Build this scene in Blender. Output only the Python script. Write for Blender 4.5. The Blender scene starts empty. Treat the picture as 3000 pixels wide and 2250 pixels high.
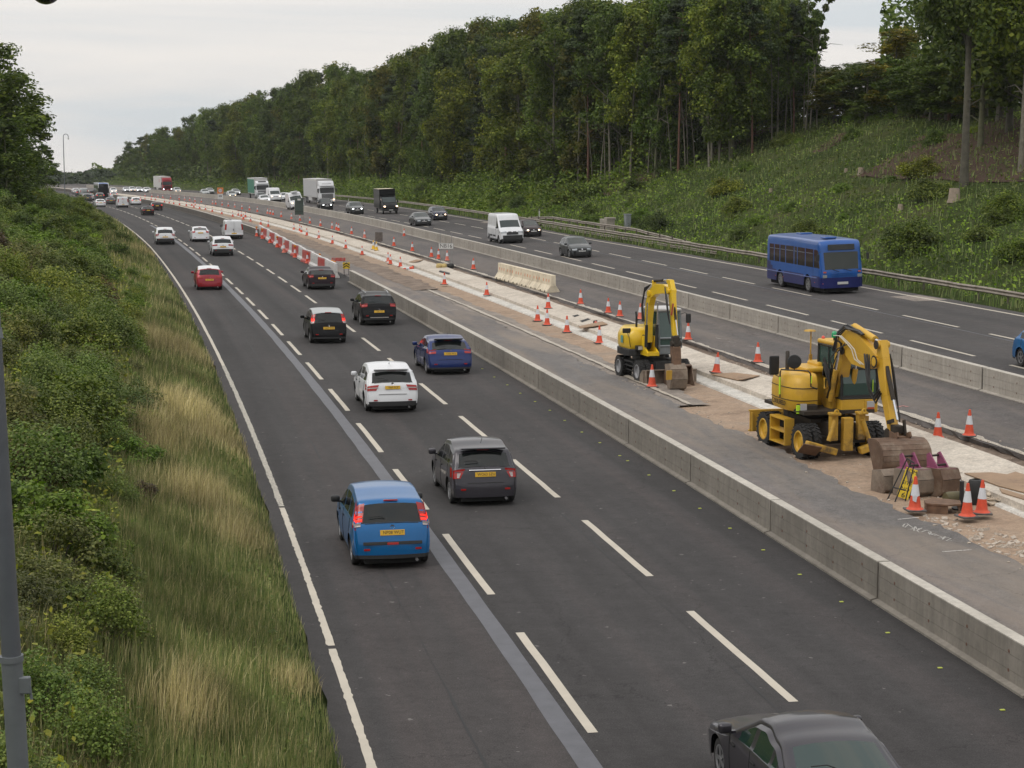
import bpy, bmesh, math, random
import numpy as np
from mathutils import Vector, Matrix
C = bpy.context.scene.collection
sc = bpy.context.scene
rnd = random.Random(7)
R = math.radians
# ------------------------------------------------------------------ the survey: camera and road alignment
FPX, HC, V0, UC, VC = 5425.0, 8.7, 450.0, 1500.0, 1125.0
PITCH = math.atan((VC - V0) / FPX)
KS = 8.7 / 8.5
def zroad(y):
    t = (y / KS - 190.0) / 10.0
    return -0.065 * (math.log1p(math.exp(min(t, 50))) if t < 50 else t)
_c = [-1.3015365e-09, 9.17254767e-07, -0.00036935838, -0.16565071955, 5.84095363]
def _xr(y):
    y = y / KS
    if y < 10: return KS * (np.polyval(_c, 10) + np.polyval(np.polyder(_c), 10) * (y - 10))
    if y <= 322: return KS * np.polyval(_c, y)
    t = y - 322
    return KS * (np.polyval(_c, 322.) + np.polyval(np.polyder(_c), 322.) * t - 0.000175 * t * t)
_Y = np.arange(-80, 1000, 0.5)
_X = np.array([_xr(y) for y in _Y])
_S = np.r_[0, np.cumsum(np.hypot(np.diff(_X), np.diff(_Y)))]
_S = _S - np.interp(0, _Y, _S)
_TX = np.gradient(_X, _S); _TY = np.gradient(_Y, _S)
_US = np.arange(_S[0], _S[-1], 1.0)
_REF = list(zip(*[np.interp(_US, _S, q).tolist() for q in (_X, _Y, _TX, _TY)])); _U0 = float(_US[0])
def ref(s):
    """point, unit tangent of the reference line (lane line) at chainage s"""
    t = min(max(s - _U0, 0.0), len(_REF) - 1.001); i = int(t); f = t - i; a, b = _REF[i], _REF[i + 1]
    return tuple(p + (q - p) * f for p, q in zip(a, b))
def T(tab, s):
    if s <= tab[0][0]: return float(tab[0][1])
    for (a, va), (b, vb) in zip(tab, tab[1:]):
        if s <= b: return va + (vb - va) * (s - a) / (b - a)
    return float(tab[-1][1])
# the road lies on a bend: the far carriageway is carried higher than the near one
BARR = [(s * .91, o * .91 - .536) for s, o in [(0, 23.1), (90, 23.1), (185, 23.6), (280, 25.2), (350, 26.3), (660, 28)]]
EDGR = [(s * .845, o * .845 - .927) for s, o in [(0, 39.6), (160, 39.8), (190, 39.9), (240, 41.0), (280, 42.8), (320, 44.8), (420, 46.5), (900, 48)]]
ZFAR = [(0, 1), (330, 1), (520, .4)]
def zx(s, off):
    if off <= 8: return 0.0
    b, e = T(BARR, s), T(EDGR, s)
    return T([(8, 0), (13.6, .2), (16.0, .38), (16.8, .5), (b - .1, .78), (b + .45, 1.0), (e, 1.35), (e + 1, 1.38)], off) * T(ZFAR, s)
def W(s, off, z=0.0):
    x, y, tx, ty = ref(s)
    return Vector((x + off * ty, y - off * tx, zroad(y) + zx(s, off) + z))
def head(s):
    x, y, tx, ty = ref(s)
    return math.atan2(ty, tx)            # direction of travel away from the camera
def so(x, y):
    i = int(np.argmin((_X - x) ** 2 + (_Y - y) ** 2))
    dx, dy = x - _X[i], y - _Y[i]
    return _S[i] + dx * _TX[i] + dy * _TY[i], dx * _TY[i] - dy * _TX[i]
def slope(s, off): return (zx(s, off + .8) - zx(s, off - .8)) / 1.6
def at(u, v, h=0.0):
    """survey bearing (photo pixel) -> place on the road surface (+h)"""
    cx, cy = (u - UC) / FPX, -(v - VC) / FPX
    dy, dz = math.cos(PITCH) + math.sin(PITCH) * cy, -math.sin(PITCH) + math.cos(PITCH) * cy
    z = h; k = 0.0
    for it in range(60):
        t = (z - HC) / dz
        if it % 4 == 3: s_, o_ = so(t * cx, t * dy); k = .4 * k + .6 * zx(s_, o_)
        z = .5 * z + .5 * (zroad(t * dy) + h + k)
    return Vector((t * cx, t * dy, z))
def atd(u, v, d):
    """bearing at a known distance d (along view) -> point"""
    cx, cy = (u - UC) / FPX, -(v - VC) / FPX
    dy, dz = math.cos(PITCH) + math.sin(PITCH) * cy, -math.sin(PITCH) + math.cos(PITCH) * cy
    t = d / dy
    return Vector((t * cx, d, HC + t * dz))
EDGE = [(0, -3.45), (180, -3.55), (215, -3.7), (400, -3.9)]
LANE2 = [(0, 3.48), (60, 3.53), (110, 3.68), (155, 3.8), (230, 3.95), (290, 4.05), (500, 4.1)]
BARL = [(0, 7.25), (35, 7.3), (88, 7.6), (125, 7.9), (190, 8.4), (330, 8.9), (600, 9.2)]
LANA = [(s * .871, o * .871 - .77) for s, o in [(0, 28.2), (72, 28.45), (100, 28.8), (115, 29.0), (250, 30.6), (350, 32.5), (700, 34)]]
LANB = [(s * .8575, o * .8575 - .85) for s, o in [(0, 33.4), (72, 33.5), (100, 33.8), (120, 34.0), (250, 36.0), (350, 38.0), (700, 39.5)]]
_Q = [(0, 0), (8.5, 8.5), (11.45, 11.25), (12.6, 12.35), (14.4, 13.9), (14.93, 14.33), (17, 16.0), (18.2, 16.8), (20.5, 18.4)]
def qoff(o): return T(_Q, o)
# ------------------------------------------------------------------ helpers
def col(*c): return tuple((x / 12.92 if x <= .04045 else ((x + .055) / 1.055) ** 2.4) for x in c) + (1,)
MATS = {}
def nt(name):
    m = bpy.data.materials.new(name); m.use_nodes = True
    n = m.node_tree; b = n.nodes['Principled BSDF']
    return m, n, b
def L(n, a, b): n.links.new(a, b)
def noise(n, scale, detail=4, rough=.55, vec=None, dist=0.0):
    t = n.nodes.new('ShaderNodeTexNoise'); t.inputs['Scale'].default_value = scale
    t.inputs['Detail'].default_value = detail; t.inputs['Roughness'].default_value = rough
    t.inputs['Distortion'].default_value = dist
    if vec is not None: L(n, vec, t.inputs['Vector'])
    return t
def ramp(n, fac, stops):
    r = n.nodes.new('ShaderNodeValToRGB'); L(n, fac, r.inputs['Fac'])
    e = r.color_ramp.elements
    e[0].position, e[0].color = stops[0]; e[1].position, e[1].color = stops[-1]
    for p, c in stops[1:-1]:
        k = e.new(p); k.color = c
    return r
def coords(n, kind='Object', scale=(1, 1, 1), rot=(0, 0, 0)):
    t = n.nodes.new('ShaderNodeTexCoord'); mp = n.nodes.new('ShaderNodeMapping')
    mp.inputs['Scale'].default_value = scale; mp.inputs['Rotation'].default_value = rot
    L(n, t.outputs[kind], mp.inputs['Vector']); return mp.outputs['Vector']
def mix(n, fac, a, b, mode='MIX'):
    m = n.nodes.new('ShaderNodeMix'); m.data_type = 'RGBA'; m.blend_type = mode
    for sock, val in ((m.inputs[0], fac), (m.inputs[6], a), (m.inputs[7], b)):
        if hasattr(val, 'links') or isinstance(val, bpy.types.NodeSocket): L(n, val, sock)
        else: sock.default_value = val
    return m.outputs[2]
def bump(n, b, h, strength=.3, dist=.02):
    k = n.nodes.new('ShaderNodeBump'); k.inputs['Strength'].default_value = strength; k.inputs['Distance'].default_value = dist
    L(n, h, k.inputs['Height']); L(n, k.outputs['Normal'], b.inputs['Normal'])
def g(v): return (v, v, v, 1)
def simple(name, c, rough=.5, metal=0, var=0.0, vscale=6, coat=0, spec=.5, dirt=None, bstr=0):
    if name in MATS: return MATS[name]
    m, n, b = nt(name)
    c = tuple(c) + ((1,) if len(c) == 3 else ())
    b.inputs['Base Color'].default_value = c
    b.inputs['Roughness'].default_value = rough; b.inputs['Metallic'].default_value = metal
    b.inputs['Coat Weight'].default_value = coat; b.inputs['Coat Roughness'].default_value = .04
    b.inputs['Specular IOR Level'].default_value = spec
    if var or dirt:
        v = coords(n)
        t = noise(n, vscale, 5, .6, v)
        lo = tuple(x * (1 - var) for x in c[:3]) + (1,); hi = tuple(min(1, x * (1 + var)) for x in c[:3]) + (1,)
        r = ramp(n, t.outputs['Fac'], [(.3, lo), (.7, hi)])
        out = r.outputs['Color']
        if dirt:
            t2 = noise(n, vscale * .4, 6, .7, v)
            r2 = ramp(n, t2.outputs['Fac'], [(.5, g(0)), (.68, g(1))])
            out = mix(n, r2.outputs['Color'], out, tuple(dirt) + (1,))
        L(n, out, b.inputs['Base Color'])
        if bstr: bump(n, b, t.outputs['Fac'], bstr, .02)
    MATS[name] = m; return m
def emis(name, c, s, rough=.3):
    if name in MATS: return MATS[name]
    m, n, b = nt(name); b.inputs['Base Color'].default_value = c; b.inputs['Roughness'].default_value = rough
    b.inputs['Emission Color'].default_value = c; b.inputs['Emission Strength'].default_value = s
    MATS[name] = m; return m
def tag(o, label=None, cat=None, group=None, kind=None):
    if label: o['label'] = label
    if cat: o['category'] = cat
    if group: o['group'] = group
    if kind: o['kind'] = kind
    return o
def empty(name, loc=(0, 0, 0), rz=0, label=None, cat=None, group=None):
    o = bpy.data.objects.new(name, None); C.objects.link(o); o.empty_display_size = .2
    o.location = loc; o.rotation_euler = (0, 0, rz)
    return tag(o, label, cat, group)
def meshobj(name, verts, faces, mat=None, parent=None, smooth=False, mats=None, mi=None, fast=False):
    me = bpy.data.meshes.new(name)
    me.from_pydata([tuple(v) for v in verts], [], [tuple(f) for f in faces])
    for m in (mats or ([mat] if mat else [])): me.materials.append(m)
    if mi is not None: me.polygons.foreach_set('material_index', mi)
    if smooth: me.polygons.foreach_set('use_smooth', [True] * len(me.polygons))
    me.update()
    o = bpy.data.objects.new(name, me); C.objects.link(o)
    if parent: o.parent = parent
    return o
def kids(o): return list(o.children)
def copy_tree(o, parent=None):
    c = o.copy(); C.objects.link(c)
    if parent is not None: c.parent = parent
    for k in kids(o): copy_tree(k, c)
    return c
class MB:
    """collects shapes into one mesh"""
    def __init__(s): s.v = []; s.f = []; s.m = []; s.cur = 0; s.M = Matrix.Identity(4)
    def add(s, vs, fs):
        b = len(s.v); s.v += [s.M @ Vector(v) for v in vs]
        s.f += [[i + b for i in f] for f in fs]; s.m += [s.cur] * len(fs)
    def box(s, c, d, rz=0, rx=0, ry=0, bev=0.0):
        x, y, z = d[0] / 2, d[1] / 2, d[2] / 2
        M = Matrix.Translation(c) @ Matrix.Rotation(rz, 4, 'Z') @ Matrix.Rotation(ry, 4, 'Y') @ Matrix.Rotation(rx, 4, 'X')
        if bev <= 0:
            vs = [M @ Vector((a * x, b * y, e * z)) for a in (-1, 1) for b in (-1, 1) for e in (-1, 1)]
            fs = [(0, 1, 3, 2), (4, 6, 7, 5), (0, 4, 5, 1), (2, 3, 7, 6), (0, 2, 6, 4), (1, 5, 7, 3)]
        else:
            bm = bmesh.new(); bmesh.ops.create_cube(bm, size=1)
            for v in bm.verts: v.co = Vector((v.co.x * d[0], v.co.y * d[1], v.co.z * d[2]))
            bmesh.ops.bevel(bm, geom=bm.edges[:], offset=bev, segments=2, affect='EDGES', profile=.5)
            vs = [M @ v.co for v in bm.verts]; fs = [[v.index for v in f.verts] for f in bm.faces]; bm.free()
        s.add(vs, fs)
    def tube(s, pts, r, n=8, cap=True):
        pts = [Vector(p) for p in pts]; rs = r if isinstance(r, (list, tuple)) else [r] * len(pts)
        vs, fs = [], []; up = None
        for i, p in enumerate(pts):
            d = (pts[min(i + 1, len(pts) - 1)] - pts[max(i - 1, 0)]).normalized()
            if up is None: up = Vector((0, 0, 1)) if abs(d.z) < .95 else Vector((1, 0, 0))
            a = d.cross(up).normalized(); b = a.cross(d); up = b
            for k in range(n):
                t = 2 * math.pi * k / n
                vs.append(p + (a * math.cos(t) + b * math.sin(t)) * rs[i])
        for i in range(len(pts) - 1):
            for k in range(n):
                fs.append((i * n + k, i * n + (k + 1) % n, (i + 1) * n + (k + 1) % n, (i + 1) * n + k))
        if cap: fs += [tuple(range(n))[::-1], tuple((len(pts) - 1) * n + k for k in range(n))]
        s.add(vs, fs)
    def lathe(s, prof, c=(0, 0, 0), n=20, axis='Z', ang0=0, cap=False):
        vs, fs = [], []
        for r, z in prof:
            for k in range(n):
                t = 2 * math.pi * k / n + ang0
                a, b = r * math.cos(t), r * math.sin(t)
                vs.append(Vector(c) + (Vector((a, b, z)) if axis == 'Z' else Vector((a, z, b)) if axis == 'Y' else Vector((z, a, b))))
        for i in range(len(prof) - 1):
            for k in range(n):
                fs.append((i * n + k, i * n + (k + 1) % n, (i + 1) * n + (k + 1) % n, (i + 1) * n + k))
        if cap: fs += [tuple(range(n))[::-1], tuple((len(prof) - 1) * n + k for k in range(n))]
        s.add(vs, fs)
    def prism(s, poly, y0, y1, ax='Y'):
        """poly in (x,z) extruded along y"""
        n = len(poly)
        if ax == 'Y': vs = [(x, y0, z) for x, z in poly] + [(x, y1, z) for x, z in poly]
        elif ax == 'X': vs = [(y0, x, z) for x, z in poly] + [(y1, x, z) for x, z in poly]
        else: vs = [(x, z, y0) for x, z in poly] + [(x, z, y1) for x, z in poly]
        fs = [tuple(range(n)), tuple(range(2 * n - 1, n - 1, -1))] + [(i, i + n, (i + 1) % n + n, (i + 1) % n) for i in range(n)]
        s.add(vs, fs)
    def build(s, name, mat, parent=None, smooth=False, bevel=0, mats=None):
        o = meshobj(name, s.v, s.f, None, parent, False, mats or [mat], s.m)
        bm = bmesh.new(); bm.from_mesh(o.data); bmesh.ops.recalc_face_normals(bm, faces=bm.faces[:])
        if bevel:
            es = [e for e in bm.edges if len(e.link_faces) == 2 and e.calc_face_angle(0) > .5]
            bmesh.ops.bevel(bm, geom=es, offset=bevel, segments=2, affect='EDGES', profile=.6, clamp_overlap=True)
        bm.to_mesh(o.data); bm.free()
        if smooth:
            o.data.polygons.foreach_set('use_smooth', [True] * len(o.data.polygons))
            try: o.data.set_sharp_from_angle(angle=R(smooth if smooth is not True else 35))
            except Exception: pass
        return o
def lettering(name, txt, size, mat, parent, M, align='CENTER', thick=.002, sx=1.0):
    cu = bpy.data.curves.new('lettering', 'FONT'); cu.body = txt; cu.size = size; cu.align_x = align; cu.align_y = 'CENTER'
    cu.extrude = thick; cu.resolution_u = 2
    t = bpy.data.objects.new('t', cu); C.objects.link(t)
    dg = bpy.context.evaluated_depsgraph_get()
    me = bpy.data.meshes.new_from_object(t.evaluated_get(dg))
    bpy.data.objects.remove(t); me.materials.clear(); me.materials.append(mat)
    me.transform(M @ Matrix.Diagonal((sx, 1, 1, 1)))
    o = bpy.data.objects.new(name, me); C.objects.link(o); o.parent = parent
    return o
# ------------------------------------------------------------------ world, sun, camera
w = bpy.data.worlds.new("World"); sc.world = w; w.use_nodes = True
n = w.node_tree; bg = n.nodes['Background']
sky = n.nodes.new('ShaderNodeTexSky'); sky.sky_type = 'NISHITA'; sky.sun_disc = False
SUN_EL, SUN_AZ = R(38), R(-50)
sky.sun_elevation = SUN_EL; sky.sun_rotation = SUN_AZ; sky.air_density = 1.0; sky.dust_density = 3
tc = n.nodes.new('ShaderNodeTexCoord'); mp = n.nodes.new('ShaderNodeMapping')
mp.inputs['Scale'].default_value = (1.0, 1.0, 14.0); mp.inputs['Location'].default_value = (0, .3, 0); L(n, tc.outputs['Generated'], mp.inputs['Vector'])
cl = noise(n, 2.3, 5, .5, mp.outputs['Vector'], .4)
sep = n.nodes.new('ShaderNodeSeparateXYZ'); L(n, tc.outputs['Generated'], sep.inputs[0])
# an unbroken deck of stratus: pale near the horizon, a little brighter overhead, thin bluish bands
deck = ramp(n, cl.outputs['Fac'], [(.38, (6.0, 6.35, 6.6, 1)), (.50, (7.1, 7.0, 6.9, 1)), (.62, (7.8, 7.5, 7.2, 1))])
up_ = n.nodes.new('ShaderNodeMapRange'); up_.inputs['From Min'].default_value = 0.0; up_.inputs['From Max'].default_value = .9
up_.inputs['To Min'].default_value = .98; up_.inputs['To Max'].default_value = 1.5
L(n, sep.outputs['Z'], up_.inputs['Value'])
dk = mix(n, 1.0, deck.outputs['Color'], up_.outputs['Result'], 'MULTIPLY')
L(n, mix(n, .96, sky.outputs['Color'], dk), bg.inputs['Color'])
bg.inputs['Strength'].default_value = .113
sl = bpy.data.lights.new('sun', 'SUN'); sl.energy = 1.0; sl.angle = R(30); sl.color = (1, .95, .88)
so_ = bpy.data.objects.new('sun', sl); C.objects.link(so_)
# light comes from behind-left of the camera, high and veiled
so_.rotation_euler = (R(90) - SUN_EL, 0, R(-50 + 0))
so_.rotation_euler = Vector((-math.sin(SUN_AZ) * 0 + .55, .45, -.9)).to_track_quat('-Z', 'Y').to_euler()
cam = bpy.data.cameras.new('camera'); co = bpy.data.objects.new('camera', cam); C.objects.link(co); sc.camera = co
co.location = (0, 0, HC); co.rotation_euler = (R(90) - PITCH, 0, 0)
cam.sensor_width = 36; cam.lens = FPX / 3000 * 36; cam.clip_start = .5; cam.clip_end = 6000
sc.view_settings.view_transform = 'Standard'; sc.view_settings.look = 'None'; sc.view_settings.exposure = 0
sc.cycles.max_bounces = 6; sc.cycles.diffuse_bounces = 3; sc.cycles.transparent_max_bounces = 8; sc.cycles.transmission_bounces = 3
sc.cycles.use_adaptive_sampling = True; sc.cycles.adaptive_threshold = .02
sc.cycles.use_denoising = True
# ------------------------------------------------------------------ ground materials
def asphalt(name, base, streak=.25, dusty=0, warm=(1, .97, .97)):
    m, n, b = nt(name)
    v = coords(n)
    uv = n.nodes.new('ShaderNodeUVMap').outputs['UV']        # u across (m), v along (m)
    mp = n.nodes.new('ShaderNodeMapping'); mp.inputs['Scale'].default_value = (.9, .012, 1); L(n, uv, mp.inputs['Vector'])
    tr = noise(n, 1.0, 3, .5, mp.outputs['Vector'], .2)
    big = noise(n, .09, 5, .6, v); fine = noise(n, 40, 3, .7, v); mid = noise(n, 1.7, 6, .65, v)
    c = tuple(base * x for x in warm)
    a = ramp(n, tr.outputs['Fac'], [(.3, (c[0] * (1 - streak), c[1] * (1 - streak), c[2] * (1 - streak), 1)), (.5, c + (1,)), (.72, (c[0] * (1 + streak) * 1.04, c[1] * (1 + streak * .8), c[2] * (1 + streak * .7), 1))])
    bb = ramp(n, big.outputs['Fac'], [(.3, g(.82)), (.7, g(1.15))])
    o = mix(n, 1, a.outputs['Color'], bb.outputs['Color'], 'MULTIPLY')
    ff = ramp(n, fine.outputs['Fac'], [(.3, g(.6)), (.68, g(1.4))])
    gr = noise(n, 7, 5, .8, v); gf = ramp(n, gr.outputs['Fac'], [(.35, g(.86)), (.65, g(1.14))])
    o = mix(n, 1, o, ff.outputs['Color'], 'MULTIPLY')
    o = mix(n, 1, o, gf.outputs['Color'], 'MULTIPLY')
    sp = noise(n, 5.3, 2, .4, v); sr = ramp(n, sp.outputs['Fac'], [(.735, g(0)), (.75, g(.55))]); o = mix(n, sr.outputs['Color'], o, (.2, .19, .18, 1))
    mm = ramp(n, mid.outputs['Fac'], [(.35, g(.90)), (.65, g(1.10))])
    o = mix(n, 1, o, mm.outputs['Color'], 'MULTIPLY')
    if dusty:
        mp2 = n.nodes.new('ShaderNodeMapping'); mp2.inputs['Scale'].default_value = (.5, .06, 1); L(n, uv, mp2.inputs['Vector'])
        d1 = noise(n, 1.3, 7, .7, mp2.outputs['Vector'], .6)
        dr = ramp(n, d1.outputs['Fac'], [(.42, g(0)), (.7, g(dusty))])
        o = mix(n, dr.outputs['Color'], o, (.25, .205, .165, 1))
        d2 = noise(n, 3.1, 8, .75, v, .8)
        d2r = ramp(n, d2.outputs['Fac'], [(.62, g(0)), (.72, g(.5 * dusty))])
        o = mix(n, d2r.outputs['Color'], o, (.36, .32, .28, 1))
    # hairline cracks
    vo = n.nodes.new('ShaderNodeTexVoronoi'); vo.feature = 'DISTANCE_TO_EDGE'; vo.inputs['Scale'].default_value = .22
    wd = noise(n, .8, 5, .7, v); mv = n.nodes.new('ShaderNodeVectorMath'); mv.operation = 'MULTIPLY_ADD'
    L(n, wd.outputs['Color'], mv.inputs[0]); mv.inputs[1].default_value = (1.6, 1.6, 0); L(n, v, mv.inputs[2]); L(n, mv.outputs[0], vo.inputs['Vector'])
    cr = ramp(n, vo.outputs['Distance'], [(.0, g(.5)), (.003, g(1))])
    o = mix(n, .8, o, cr.outputs['Color'], 'MULTIPLY')
    L(n, o, b.inputs['Base Color']); b.inputs['Roughness'].default_value = .85; b.inputs['Specular IOR Level'].default_value = .22
    bump(n, b, fine.outputs['Fac'], .35, .01)
    MATS[name] = m; return m
A_MAIN = asphalt('asphalt main', .047, .30, 0, (1.05, .985, .985))
A_RIGHT = asphalt('asphalt right', .068, .18, 0, (1.05, .98, .97))
A_WORK = asphalt('asphalt works', .138, .12, .85, (1.07, 1.0, .96))
A_CLOSED = asphalt('asphalt closed lane', .10, .14, .32, (1.07, .98, .95))
TARM = simple('overband tar', (.088, .090, .104), .55, 0, .18, 2.5)
TARD = simple('patch tar', (.062, .064, .074), .6, 0, .12, 2.5)
def paint_mat(name, c, wear):
    m, n, b = nt(name); v = coords(n)
    t = noise(n, 22, 6, .75, v); t2 = noise(n, 1.5, 4, .6, v)
    r = ramp(n, t2.outputs['Fac'], [(.3, tuple(x * .86 for x in c) + (1,)), (.7, tuple(c) + (1,))])
    w_ = ramp(n, t.outputs['Fac'], [(wear, g(0)), (wear + .05, g(1))])
    L(n, mix(n, w_.outputs['Color'], (.13, .125, .12, 1), r.outputs['Color']), b.inputs['Base Color'])
    b.inputs['Roughness'].default_value = .65; MATS[name] = m; return m
PAINT = paint_mat('line paint', (.52, .47, .39), .30)
PAINTW = paint_mat('worn line paint', (.52, .48, .40), .455)
PAINTO = paint_mat('old line paint', (.50, .44, .36), .43)
def earth(name, a, b_, c, sc1=.5, bstr=.6, dist=.05):
    m, n, b = nt(name); v = coords(n)
    t = noise(n, sc1, 8, .68, v, .5); t2 = noise(n, 14, 6, .7, v); t3 = noise(n, 2.2, 6, .7, v, 1)
    r = ramp(n, t.outputs['Fac'], [(.32, tuple(a) + (1,)), (.5, tuple(b_) + (1,)), (.7, tuple(c) + (1,))])
    f = ramp(n, t2.outputs['Fac'], [(.3, g(.72)), (.7, g(1.22))])
    k = ramp(n, t3.outputs['Fac'], [(.35, g(.8)), (.62, g(1.08))])
    o = mix(n, 1, r.outputs['Color'], f.outputs['Color'], 'MULTIPLY')
    L(n, mix(n, 1, o, k.outputs['Color'], 'MULTIPLY'), b.inputs['Base Color'])
    b.inputs['Roughness'].default_value = .92; b.inputs['Specular IOR Level'].default_value = .2
    bump(n, b, t2.outputs['Fac'], bstr, dist); MATS[name] = m; return m
SAND = earth('sandy sub base', (.25, .18, .13), (.37, .27, .195), (.29, .235, .185), .35)
DIRT = earth('dug dirt', (.13, .10, .08), (.22, .17, .135), (.30, .24, .19), .9)
GRIT = earth('planed grey bed', (.20, .175, .155), (.27, .235, .205), (.34, .29, .25), .5)
CONC = earth('poured concrete', (.44, .39, .33), (.54, .48, .41), (.60, .545, .47), .25, .2, .01)
BLIND = earth('kerb blinding', (.45, .43, .39), (.60, .575, .53), (.52, .49, .44), .6, .2, .01)
SOIL = earth('verge soil', (.045, .05, .022), (.075, .07, .035), (.12, .095, .055), .4, .8, .1)
BANKG = earth('bank turf', (.035, .055, .014), (.055, .082, .02), (.088, .09, .036), .12, .9, .15)
FLOORW = earth('woodland floor', (.050, .032, .022), (.085, .052, .036), (.05, .045, .022), .12, .9, .1)
# ------------------------------------------------------------------ sheets laid along the alignment
def strip(name, offs, s0, s1, ds, mat, z=0.0, kind='structure', rag=None, prof=None):
    """offs: list of (off or table); z: number or list per line. One sheet, uv in metres."""
    ss = list(np.arange(s0, s1 + .01, ds)); verts = []; uvs = []; faces = []
    m_ = len(offs)
    for i, s in enumerate(ss):
        for j, o in enumerate(offs):
            of = T(o, s) if isinstance(o, list) else qoff(o) if o < 21 else o
            if rag and rag[j]:
                a = rag[j]; of += a * (math.sin(s * 1.7 + j) * .5 + math.sin(s * .43 + 2 * j) * .7 + math.sin(s * 5.1 + j * 3) * .35 + rnd.uniform(-.3, .3)) if a > 0 else -a * rnd.uniform(-1, 1) ** 3
            zz = z[j] if isinstance(z, (list, tuple)) else z
            verts.append(W(s, of, zz)); uvs.append((of, s))
    for i in range(len(ss) - 1):
        for j in range(m_ - 1):
            a = i * m_ + j; faces.append((a, a + 1, a + m_ + 1, a + m_))
    o = meshobj(name, verts, faces, mat)
    uvl = o.data.uv_layers.new(name='UVMap')
    li = np.zeros(len(o.data.loops), dtype=np.int32); o.data.loops.foreach_get('vertex_index', li)
    uvl.data.foreach_set('uv', np.array(uvs)[li].ravel())
    if kind: o['kind'] = kind
    return o
def sh(tab, d): return [(a, b + d) for a, b in tab]
S0, S1 = -70, 900
EP = sh(EDGE, -.46)
strip('road', [EP, EDGE, 0.0, LANE2, BARL, sh(BARL, .6)], S0, S1, 2, A_MAIN, 0.0, rag=[.10, 0, 0, 0, 0, 0])
strip('hard_strip', [sh(BARL, .6), 10.2, 11.45], S0, 128, .5, A_WORK, [0, 0, 0], rag=[0, 0, .17])
strip('hard_strip', [sh(BARL, .6), 10.2, 11.75], 128, S1, 2, A_WORK, [0, 0, 0], rag=[0, 0, .05])
strip('planed_bed', [11.3, 11.75, 12.6], 62, S1, .5, GRIT, [-.03, -.03, -.05], rag=[0, 0, .14])
strip('sand_bed', [11.2, 11.6, 13.0, 14.4], S0, 190, .5, SAND, [-.14, -.10, -.12, -.12], rag=[0, .1, 0, 0])
strip('sand_bed', [11.2, 12.3, 14.4], 190, S1, 3, SAND, [-.14, -.10, -.12])
strip('dirt_haul_strip', [10.9, 11.9, 12.7], 117, 215, .5, DIRT, [.012, .03, .012], rag=[.1, 0, .22])
strip('kerb_blinding', [14.2, 14.25, 14.95], 40, S1, 2, BLIND, [-.125, -.06, -.055])
strip('concrete_slab', [14.93, 14.95, 15.05, 17.0, 17.02], 46, S1, 1, CONC, [-.14, .10, .115, .115, -.2], rag=[0, 0, 0, .04, .04])
strip('concrete_slab', [14.43, 14.45, 14.55, 17.0, 17.02], S0, 46, 1, CONC, [-.14, .10, .115, .115, -.2], rag=[0, 0, 0, .04, .04])
strip('trench', [17.0, 17.4, 17.8, 18.25, 18.27], S0, S1, .5, DIRT, [.02, -.16, -.18, -.15, -.12], rag=[0, .1, .1, .05, .05])
strip('closed_lane', [18.2, 18.22, 20.5, sh(BARR, .3)], S0, S1, .5, A_CLOSED, [-.14, -.006, 0, 0], rag=[.06, .06, 0, 0])
strip('broken_kerb_line', [18.24, 18.42, 18.5], S0, 230, .4, PAINTO, [.008, .010, .009], rag=[.03, .06, .10])
strip('road', [sh(BARR, .3), LANA, LANB, EDGR, sh(EDGR, .8)], S0, S1, 2, A_RIGHT, 0.0, rag=[0, 0, 0, 0, .12])
# painted lines
def line(name, tab, w0, s0, s1, mat, ds=1.0, rag=0.0, z=.006):
    o = strip(name, [sh(tab, -w0 / 2), sh(tab, w0 / 2)], s0, s1, ds, mat, z, rag=[-rag, -rag])
    return o
line('edge_line', EDGE, .135, S0, 33.15, PAINT, .12, .018)
line('edge_line', EDGE, .135, 33.3, 46.5, PAINT, .12, .022)
line('edge_line', EDGE, .15, 46.7, 78, PAINTW, .12, .03)
line('edge_line', EDGE, .135, 78, 900, PAINT, 1, .012)
line('edge_line', EDGR, .19, S0, 900, PAINT, 1)
def dashes(name, tab, w0, phase, s0, s1, mat, mod=9.0, ln=6.0):
    vs, fs = [], []
    s = s0 - ((s0 - phase) % mod)
    while s < s1:
        n_ = 6
        b = len(vs)
        for k in range(n_ + 1):
            t = s + ln * k / n_; o = T(tab, t) if isinstance(tab, list) else tab
            j = rnd.uniform(-.008, .008)
            vs += [W(t, o - w0 / 2 + j, .006), W(t, o + w0 / 2 + j, .006)]
        for k in range(n_): a = b + 2 * k; fs.append((a, a + 1, a + 3, a + 2))
        s += mod
    o = meshobj(name, vs, fs, mat); o['kind'] = 'structure'; return o
def chain(u, v): p = at(u, v); return so(p.x, p.y)[0]
dashes('lane_line', 0.0, .16, chain(1438.8, 1742.2), -60, 700, PAINT)
dashes('lane_line', LANE2, .16, chain(2321.8, 2056.7), -60, 700, PAINT)
dashes('lane_line', LANA, .15, chain(2853.8, 1043.4), -60, 700, PAINT)
dashes('lane_line', LANB, .15, chain(2806, 958.9), -60, 700, PAINT)
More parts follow.
